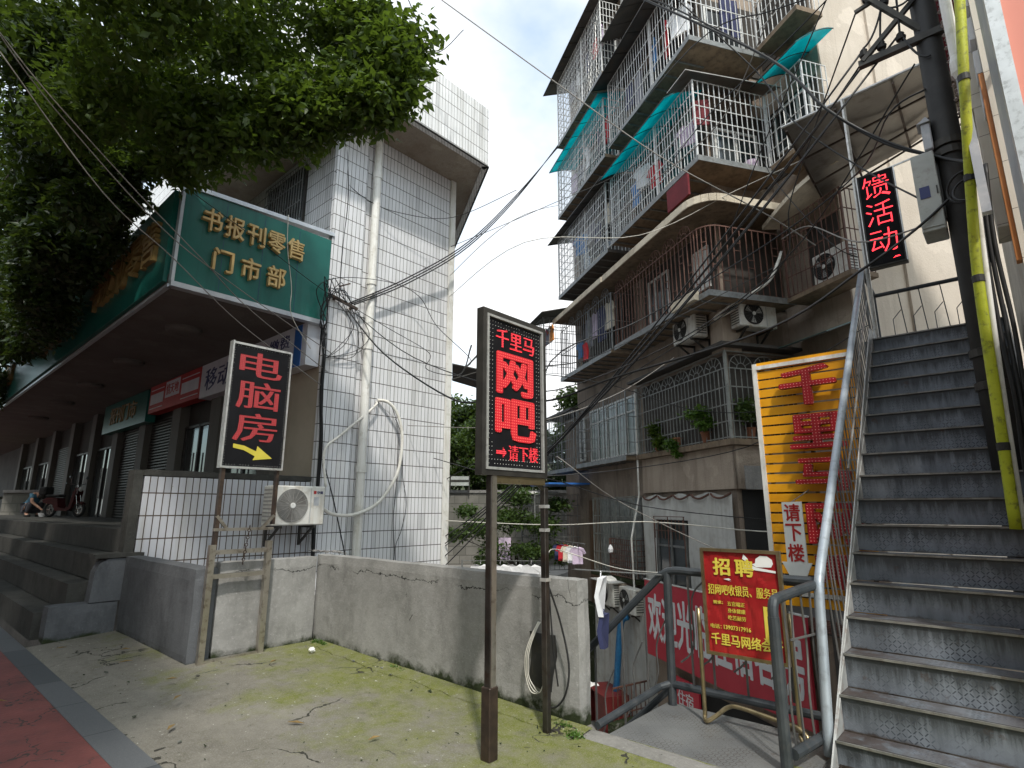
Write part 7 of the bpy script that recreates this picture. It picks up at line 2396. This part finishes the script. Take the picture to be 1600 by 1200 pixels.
m.build('trunk', 'bark', t4, smooth=True)
leaf_mesh('crown', 'leaf_dark', C4, 1500, 0.14, t4, np.random.default_rng(46), 0.4)
for (tx, ty, sd_, lb) in ((-9.5, -2.9, 51, 'unseen street tree added for shade by the kerb left of the viewpoint, nearest one'), (-16.5, -2.4, 52, 'unseen street tree added for shade by the kerb left of the picture, second one'), (-23.5, -2.2, 53, 'unseen street tree added for shade by the kerb left of the picture, third one')):  # unseen trees added to darken the arcade and steps
    tq = thing('street_tree', lb, 'tree', (tx, ty, 0))
    CQ = [((tx + a, ty + b, z), (1.9, 1.5, 1.4), 2.0) for (a, b, z) in ((0, 0.3, 5.0), (1.8, 0.2, 5.2), (-1.8, 0.3, 5.1), (0.6, 1.0, 6.8), (-1.2, 0.6, 7.2), (0, -1.0, 6.2), (2.0, -0.8, 7.0))]
    m = MB()
    trunk_limbs(m, (tx, ty, -0.1), (tx + 0.1, ty, 4.0), [c for (c, r, d) in CQ], 0.18, rl)
    m.build('trunk', 'bark', tq, smooth=True)
    leaf_mesh('crown', 'leaf_dark', CQ, 1100, 0.2, tq, np.random.default_rng(sd_), 0.4)
ob_ = thing('added_street_block', 'unseen brown row of flats added across the street to dim the arcade', 'building', (-18, -22, 0))  # out of view, added to hold street-side sky light off the arcade
MB().box(-60, -30, -0.5, 14, -18.5, 15.0).build('wall', 'brown_plaster', ob_)
for r_ in range(4):
    for k in range(18):
        x = -57 + k * 3.9
        MB().box(x, -18.499, 1.6 + r_ * 3.3, x + 1.9, -18.46, 3.2 + r_ * 3.3).build('window', 'glass_dark', ob_)


# trees on the slope beyond the stone wall, each with its own crown
def far_tree(label, base, clumps, per, size, leaf, seed, r0=0.16):
    t = thing('tree', label, 'tree', base, 0, 'trees beyond the stone wall')
    mb = MB()
    trunk_limbs(mb, base, (base[0], base[1], base[2] + 1.6), [c for (c, r, d) in clumps], r0, random.Random(seed))
    mb.build('trunk', 'bark', t, smooth=True)
    leaf_mesh('crown', leaf, clumps, per, size, t, np.random.default_rng(seed), 0.2)


def blob(cx, cy, cz, R_, n, seed):
    rr = np.random.default_rng(seed)
    out = [((cx, cy, cz), (R_ * 0.75, R_ * 0.75, R_ * 0.7), 1.4)]
    for _ in range(n):
        d = rr.normal(size=3)
        d /= np.linalg.norm(d)
        out.append(((cx + d[0] * R_ * 0.75, cy + d[1] * R_ * 0.75, cz + d[2] * R_ * 0.65), (R_ * 0.42, R_ * 0.42, R_ * 0.36), 0.6))
    return out


far_tree('yellowish green tree nearest the white block beyond the stone wall', (-19.8, 19.0, 2.1), blob(-19.7, 19.0, 4.6, 1.6, 9, 1), 700, 0.24, 'leaf_far', 21)
far_tree('dark round tree rising highest over the stone wall', (-21.5, 22.0, 2.4), blob(-21.5, 22.0, 5.6, 2.3, 11, 2), 900, 0.26, 'leaf_dark', 22)
far_tree('dark tree in the middle of the stone wall behind the tall LED sign', (-18.6, 21.4, 2.3), blob(-18.6, 21.4, 4.6, 2.1, 10, 3), 850, 0.26, 'leaf_dark', 23)
far_tree('green tree right of the tall LED sign beside the apartment cages', (-15.6, 22.6, 2.2), blob(-15.4, 22.4, 5.4, 2.3, 10, 4), 850, 0.26, 'leaf_far', 24)
far_tree('pale green treetop far back in the gap', (-27.0, 26.5, 3.2), blob(-26.5, 26.0, 7.2, 2.6, 9, 5), 650, 0.3, 'leaf_far', 25)
far_tree('low dark tree at the left end of the stone wall', (-21.8, 16.6, 2.1), blob(-21.6, 16.8, 4.0, 1.8, 8, 6), 650, 0.26, 'leaf_dark', 26)
far_tree('low bushy tree just above the stone wall coping', (-17.2, 20.0, 2.2), blob(-17.4, 20.0, 3.2, 1.1, 7, 7), 560, 0.2, 'leaf_dark', 27)

far_tree('first of the low bushes along the stone wall, beside the white block', (-19.2, 17.9, 2.2), blob(-19.2, 17.9, 2.95, 1.0, 7, 8), 520, 0.2, 'leaf_dark', 28, 0.06)
far_tree('low bush on the stone wall directly behind the rusty sign post', (-18.2, 18.9, 2.2), blob(-18.2, 18.9, 3.1, 1.1, 7, 9), 560, 0.2, 'leaf_far', 29, 0.06)
far_tree('low bush on the stone wall just left of the apartment cages', (-16.0, 21.2, 2.2), blob(-16.0, 21.2, 3.1, 1.2, 7, 10), 560, 0.2, 'leaf_dark', 30, 0.06)
far_tree('tall dark tree filling the gap behind the first low bush', (-20.6, 20.4, 2.3), blob(-20.6, 20.4, 5.0, 2.0, 10, 12), 850, 0.26, 'leaf_dark', 33)
# leafy shrub tree in front of the stone wall, seen under the LED sign
sh = thing('shrub_tree', 'small leafy tree in the yard before the stone wall, under the LED sign', 'tree', (-11.6, 13.3, -0.75))
CS = [((-12.4, 12.4, 1.0), (0.8, 0.7, 0.35), 1.1), ((-11.6, 13.0, 1.3), (0.9, 0.8, 0.5), 1.3), ((-10.9, 13.6, 1.1), (0.8, 0.7, 0.45), 1.1), ((-11.9, 12.8, 0.45), (0.9, 0.7, 0.35), 1.1),
      ((-11.1, 13.4, 0.35), (0.8, 0.7, 0.35), 1.1), ((-11.5, 13.1, 1.95), (0.7, 0.6, 0.4), 1.0), ((-13.0, 11.9, 0.8), (0.7, 0.6, 0.28), 0.8), ((-10.4, 13.9, 0.3), (0.6, 0.5, 0.35), 0.8), ((-12.4, 12.9, 0.0), (0.7, 0.6, 0.25), 0.8),
      ((-12.9, 12.4, 1.5), (0.5, 0.5, 0.25), 0.5), ((-10.6, 13.9, 1.7), (0.6, 0.5, 0.3), 0.7), ((-11.3, 13.6, -0.25), (0.6, 0.5, 0.25), 0.6)]
m = MB()
trunk_limbs(m, (-11.6, 13.3, -0.78), (-11.6, 13.2, 0.2), [c for (c, r, d) in CS], 0.07, rl)
m.build('trunk', 'bark', sh, smooth=True)
leaf_mesh('crown', 'leaf_shrub', CS, 900, 0.12, sh, np.random.default_rng(31), 0.1)
# small notice board on the stone wall
nb = thing('notice_board', 'small white board with grey lettering on the stone wall at the foot of the trees', 'board', (-18.4, 16.9, 2.4), cR)
MB().box(-0.15, -0.15, 0.15, 0.62, -0.12, 0.55).build('board', 'box_grey', nb, local=True)
MB().box(-0.15, -0.156, 0.30, 0.62, -0.1505, 0.40).build('mark', 'dark_steel', nb, local=True)
for q in (-0.2, 0.62):
    MB().box(q, -0.118, -0.05, q + 0.05, -0.06, 0.6).build('post', 'dark_steel', nb, local=True)


# ================================================================== SMALL THINGS ON THE PLAZA
bgx = thing('black_pouch', 'torn black plastic pouch fixed to the cement wall beside the sign post', 'bag', (-3.05, 3.72, 0.25))
m = MB()
n = 8
for s_ in (0, 1):
    for i in range(n + 1):
        for j in range(n + 1):
            u, v = i / n, j / n
            x = -3.175 + 0.26 * u + 0.05 * v * (0.5 - u) + 0.02 * math.sin(v * 5)
            z = 0.62 - 0.36 * v - 0.06 * u * v
            y = 3.775 - 0.07 * math.sin(PI * u) * (0.3 + v * 0.9) * (1 - v * 0.5) - 0.02 * mnoise.noise(Vector((u * 4, v * 4, 2))) + 0.012 * s_
            m.v.append((x, y, z))
N2 = (n + 1) ** 2
for i in range(n):
    for j in range(n):
        a = i * (n + 1) + j
        m.f.append((a, a + 1, a + n + 2, a + n + 1))
        m.f.append(tuple(N2 + q for q in (a + n + 1, a + n + 2, a + 1, a)))
m.build('pouch', 'black_bag', bgx, smooth=True)
MB().bbox(-2.965, 3.69, 0.26, -2.915, 3.72, 0.43, 0.004).build('white_clip', 'paper_white', bgx)
m = MB()
for k in range(3):
    m.tube(smooth_path([(-3.09 + 0.010 * k, 3.79, 0.70), (-3.11 + 0.012 * k, 3.74, 0.62), (-3.14 + 0.016 * k, 3.69, 0.48), (-3.145 + 0.016 * k, 3.69, 0.32), (-3.10 + 0.016 * k, 3.70, 0.20 + 0.02 * k), (-3.03, 3.72, 0.20), (-3.0, 3.74, 0.27)], 6), 0.0045, 5)
tag(m.build('cable_coil', 'cable_white', smooth=True), 'pale looped cable hanging on the cement wall over the black pouch', 'cable coil')
m = MB()
m.tube(smooth_path([(-2.84, 3.62, 1.0), (-2.80, 3.70, 0.75), (-2.74, 3.72, 0.45), (-2.76, 3.70, 0.25), (-2.85, 3.68, 0.14), (-3.0, 3.72, 0.13)], 6), 0.008, 5)
m.tube(smooth_path([(-2.83, 3.60, 1.05), (-2.82, 3.63, 0.6), (-2.80, 3.66, 0.3)], 6), 0.006, 5)
tag(m.build('wall_wire', 'cable_black', smooth=True), 'black wire curling round the right sign post to the wall', 'wire')
rr = random.Random(4)
k = 0
for (x, y) in ((-3.62, 2.62), (-6.0, 2.1), (-5.4, 1.95), (-7.0, 2.0), (-7.6, 2.15), (-4.9, 1.75), (-8.2, 1.7), (-4.3, 2.4), (-3.3, 2.2), (-6.6, 1.0), (-7.9, 0.9), (-5.9, 3.0)):
    m = MB()
    a = rr.uniform(0, 6)
    L, W_ = rr.uniform(0.045, 0.075), rr.uniform(0.012, 0.02)
    zz = 0.02 + (0.07 if x < -5 and y > 1.6 else 0.015)
    pts = [(-L, 0, 0), (0, W_, 0.012), (L, 0, 0.004), (0, -W_, 0.010), (-L, 0, -0.002), (0, W_, 0.010), (L, 0, 0.002), (0, -W_, 0.008)]
    m.add([(x + q[0] * math.cos(a) - q[1] * math.sin(a), y + q[0] * math.sin(a) + q[1] * math.cos(a), zz + q[2]) for q in pts],
          [(0, 1, 2), (0, 2, 3), (6, 5, 4), (7, 6, 4), (0, 4, 5, 1), (1, 5, 6, 2), (2, 6, 7, 3), (3, 7, 4, 0)])
    tag(m.build('fallen_leaf', 'dry_leaf'), 'small dry leaf lying on the ground', 'leaf', 'dry leaves on the ground')
m = MB()
m.rough(-6.06, 3.45, 0.07, -5.99, 3.52, 0.12, 0.02, 0.012, 20)
tag(m.build('litter', 'paper_white'), 'crumpled white scrap of paper in the corner by the cement wall', 'litter')
m = MB()      # rubble strip along the foot of the wall
for k in range(150):
    x = rr.uniform(-6.4, -2.6)
    y = 3.79 - abs(rr.gauss(0, 0.10))
    s_ = rr.uniform(0.008, 0.03)
    z = 0.075 * max(0, min(1, (-3.0 - x) / 4.0))
    m.add([(x + rr.uniform(-s_, s_), y + rr.uniform(-s_, s_), z + rr.uniform(-0.004, s_)) for _ in range(5)], [(0, 1, 2), (0, 2, 3), (0, 3, 4), (1, 4, 2), (2, 4, 3), (0, 4, 1)])
for k in range(420):
    x, y = rr.uniform(-8.8, -1.5), rr.uniform(1.55, 3.7)
    s_ = rr.uniform(0.003, 0.010) * (1 + (rr.random() < 0.08) * 1.5)
    z = 0.006 + 0.075 * max(0, min(1, (-3.0 - x) / 4.0)) * max(0, min(1, (y - 1.5) / 1.2))
    m.add([(x + rr.uniform(-s_, s_), y + rr.uniform(-s_, s_), z + rr.uniform(0, s_)) for _ in range(5)], [(0, 1, 2), (0, 2, 3), (0, 3, 4), (1, 4, 2), (2, 4, 3), (0, 4, 1)])
rbo = m.build('rubble', 'plain_concrete')
rbo['kind'] = 'stuff'
tag(rbo, 'crumbs of broken cement and grit scattered over the mossy ground', 'rubble')
m = MB()
leaf_rng = np.random.default_rng(77)
mo = leaf_mesh('moss', 'leaf_pot', [((-2.66, 3.66, 0.0), (0.10, 0.07, 0.03), 1), ((-2.80, 3.72, 0.0), (0.12, 0.06, 0.05), 0.8), ((-6.3, 3.74, 0.08), (0.25, 0.05, 0.04), 0.7), ((-4.9, 3.74, 0.04), (0.3, 0.05, 0.03), 0.8)], 500, 0.022, None, leaf_rng, -0.5)
mo['kind'] = 'stuff'
tag(mo, 'clumps of green moss at the foot of the cement wall', 'moss')


# ================================================================== PERSON AND SCOOTER IN THE ARCADE
def skin_body(name, joints, edges, radii, m, parent, sub=1):
    me = bpy.data.meshes.new(name)
    me.from_pydata(joints, edges, [])
    ob = bpy.data.objects.new(name, me)
    COL.objects.link(ob)
    md = ob.modifiers.new('skin', 'SKIN')
    md.use_smooth_shade = True
    for i, r in enumerate(radii):
        me.skin_vertices[0].data[i].radius = (r, r) if not isinstance(r, tuple) else r
    me.skin_vertices[0].data[0].use_root = True
    s_ = ob.modifiers.new('sub', 'SUBSURF')
    s_.levels = s_.render_levels = sub
    dg = bpy.context.evaluated_depsgraph_get()
    dg.update()
    nm = bpy.data.meshes.new_from_object(ob.evaluated_get(dg), depsgraph=dg)
    bpy.data.objects.remove(ob)
    o = bpy.data.objects.new(name, nm)
    COL.objects.link(o)
    nm.materials.clear()
    nm.materials.append(MATS[m])
    o.parent = parent
    FR[o] = FR[parent]
    return o


PP = (-25.2, 3.72, AR)
pr = thing('person', 'person in a blue shirt crouching low on the arcade floor beside the scooter', 'person', PP, math.radians(20))
# local frame: faces +x, crouching, head down over the work
J = [(0, 0, 0.30), (0.08, 0, 0.48), (0.22, 0, 0.66), (0.36, 0, 0.76), (0.47, 0, 0.72), (0.56, 0, 0.64),
     (0.02, 0.12, 0.28), (0.34, 0.17, 0.46), (0.14, 0.16, 0.08), (0.32, 0.17, 0.03),
     (0.02, -0.12, 0.28), (0.34, -0.17, 0.46), (0.14, -0.16, 0.08), (0.32, -0.17, 0.03),
     (0.36, 0.19, 0.70), (0.50, 0.24, 0.48), (0.66, 0.12, 0.32), (0.73, 0.08, 0.27),
     (0.36, -0.19, 0.70), (0.50, -0.24, 0.48), (0.66, -0.12, 0.32), (0.73, -0.08, 0.27)]
E_ = [(0, 1), (1, 2), (2, 3), (3, 4), (4, 5), (0, 6), (6, 7), (7, 8), (8, 9), (0, 10), (10, 11), (11, 12), (12, 13), (3, 14), (14, 15), (15, 16), (16, 17), (3, 18), (18, 19), (19, 20), (20, 21)]
R0 = [0.15, 0.15, 0.155, 0.12, 0.06, 0.095, 0.10, 0.075, 0.05, 0.04, 0.10, 0.075, 0.05, 0.04, 0.065, 0.048, 0.036, 0.03, 0.065, 0.048, 0.036, 0.03]
skin_body('body', J, E_, R0, 'skin', pr, 2)
skin_body('shirt', [J[1], J[2], J[3], J[14], (0.44, 0.22, 0.57), J[18], (0.44, -0.22, 0.57), (0.02, 0, 0.38)], [(7, 0), (0, 1), (1, 2), (2, 3), (3, 4), (2, 5), (5, 6)], [0.175, 0.178, 0.135, 0.085, 0.07, 0.085, 0.07, 0.17], 'shirt_blue', pr, 2)
skin_body('trousers', [J[0], J[6], J[7], (0.16, 0.16, 0.12), J[10], J[11], (0.16, -0.16, 0.12)], [(0, 1), (1, 2), (2, 3), (0, 4), (4, 5), (5, 6)], [0.175, 0.12, 0.095, 0.07, 0.12, 0.095, 0.07], 'trousers', pr, 2)
MB().lathe((0.555, 0, 0.655), [(0.04, -0.09), (0.095, -0.05), (0.108, 0.0), (0.10, 0.05), (0.06, 0.095)], 14, (0.5, 0, 0.85)).build('hair', 'hair', pr, local=True, smooth=True)
for s_ in (-1, 1):
    MB().bbox(0.10, s_ * 0.165 - 0.045, 0.0, 0.37, s_ * 0.165 + 0.045, 0.075, 0.02).build('shoe', 'rubber', pr, local=True)
    for k in range(4):
        y = s_ * 0.08 + (k - 1.5) * 0.018
        MB().tube([(0.73, y, 0.27), (0.775 - 0.004 * abs(k - 1.5), y, 0.245), (0.795 - 0.006 * abs(k - 1.5), y, 0.215)], [0.009, 0.008, 0.006], 6).build('finger', 'skin', pr, local=True)
    MB().tube([(0.715, s_ * 0.05, 0.27), (0.745, s_ * 0.035, 0.25), (0.765, s_ * 0.03, 0.23)], [0.011, 0.009, 0.007], 6).build('thumb', 'skin', pr, local=True)
ba = MB().lathe((PP[0] + 0.85, PP[1] + 0.25, AR), [(0.10, 0.0), (0.15, 0.12), (0.14, 0.12), (0.09, 0.015)], 14).build('basin', 'cloth_white')
tag(ba, 'small white basin on the arcade floor before the crouching person', 'basin')

SP = (-23.2, 4.28, AR)
sk = thing('scooter', 'dark red motor scooter with a chrome front wheel parked in the dark arcade', 'scooter', SP, math.radians(28))
for x in (-0.55, 0.62):
    w_ = MB().ring((x, 0, 0.24), 0.20, 0.045, (0, 1, 0), 26, 8).build('wheel', 'rubber', sk, local=True)
    rm = MB().ring((x, 0, 0.24), 0.145, 0.014, (0, 1, 0), 24, 6).lathe((x, -0.04, 0.24), [(0.03, 0), (0.03, 0.08)], 10, (0, 1, 0))
    for k in range(6):
        a = PI * k / 3
        rm.bar((x, 0, 0.24), (x + 0.145 * math.cos(a), 0, 0.24 + 0.145 * math.sin(a)), 0.016)
    rm.build('rim', 'chrome', w_, local=True)
m = MB()
m.prism([(-0.80, 0.52), (-0.62, 0.62), (-0.18, 0.60), (-0.10, 0.32), (0.20, 0.26), (0.22, 0.32), (0.32, 0.30), (0.42, 0.78), (0.50, 0.86), (0.54, 0.80), (0.44, 0.30), (0.30, 0.19), (-0.20, 0.20), (-0.36, 0.40), (-0.70, 0.44)], 'y', -0.13, 0.13)
m.bbox(0.44, -0.11, 0.70, 0.56, 0.11, 0.94, 0.03)
m.build('body', 'scooter_red', sk, local=True)
MB().bbox(-0.72, -0.13, 0.62, -0.12, 0.13, 0.72, 0.035).build('seat', 'rubber', sk, local=True)
MB().bbox(-0.98, -0.16, 0.70, -0.70, 0.16, 0.96, 0.04).build('top_box', 'rubber', sk, local=True)
m = MB()
m.tube([(0.62, 0.07, 0.24), (0.50, 0.07, 0.72)], 0.018, 8).tube([(0.62, -0.07, 0.24), (0.50, -0.07, 0.72)], 0.018, 8).tube([(0.50, 0, 0.8), (0.42, 0, 1.02)], 0.02, 8)
m.build('fork', 'chrome', sk, local=True)
m = MB()
m.tube([(0.34, -0.33, 1.06), (0.42, -0.12, 1.02), (0.42, 0.12, 1.02), (0.34, 0.33, 1.06)], 0.014, 8)
m.build('handlebar', 'chrome', sk, local=True)
for s_ in (-1, 1):
    MB().tube([(0.42, s_ * 0.22, 1.04), (0.44, s_ * 0.26, 1.22)], 0.005, 5).lathe((0.44, s_ * 0.27, 1.25), [(0.015, -0.01), (0.055, 0.0), (0.05, 0.012)], 12, (-1, 0, 0)).build('mirror', 'chrome', sk, local=True)
MB().lathe((0.56, 0, 0.88), [(0.075, 0), (0.07, 0.03), (0.03, 0.045)], 14, (1, 0, 0)).build('headlight', 'paper_white', sk, local=True)
MB().prism([(0.46, 0.46), (0.62, 0.50), (0.80, 0.42), (0.78, 0.38), (0.62, 0.46), (0.48, 0.42)], 'y', -0.06, 0.06).build('mudguard', 'scooter_red', sk, local=True)
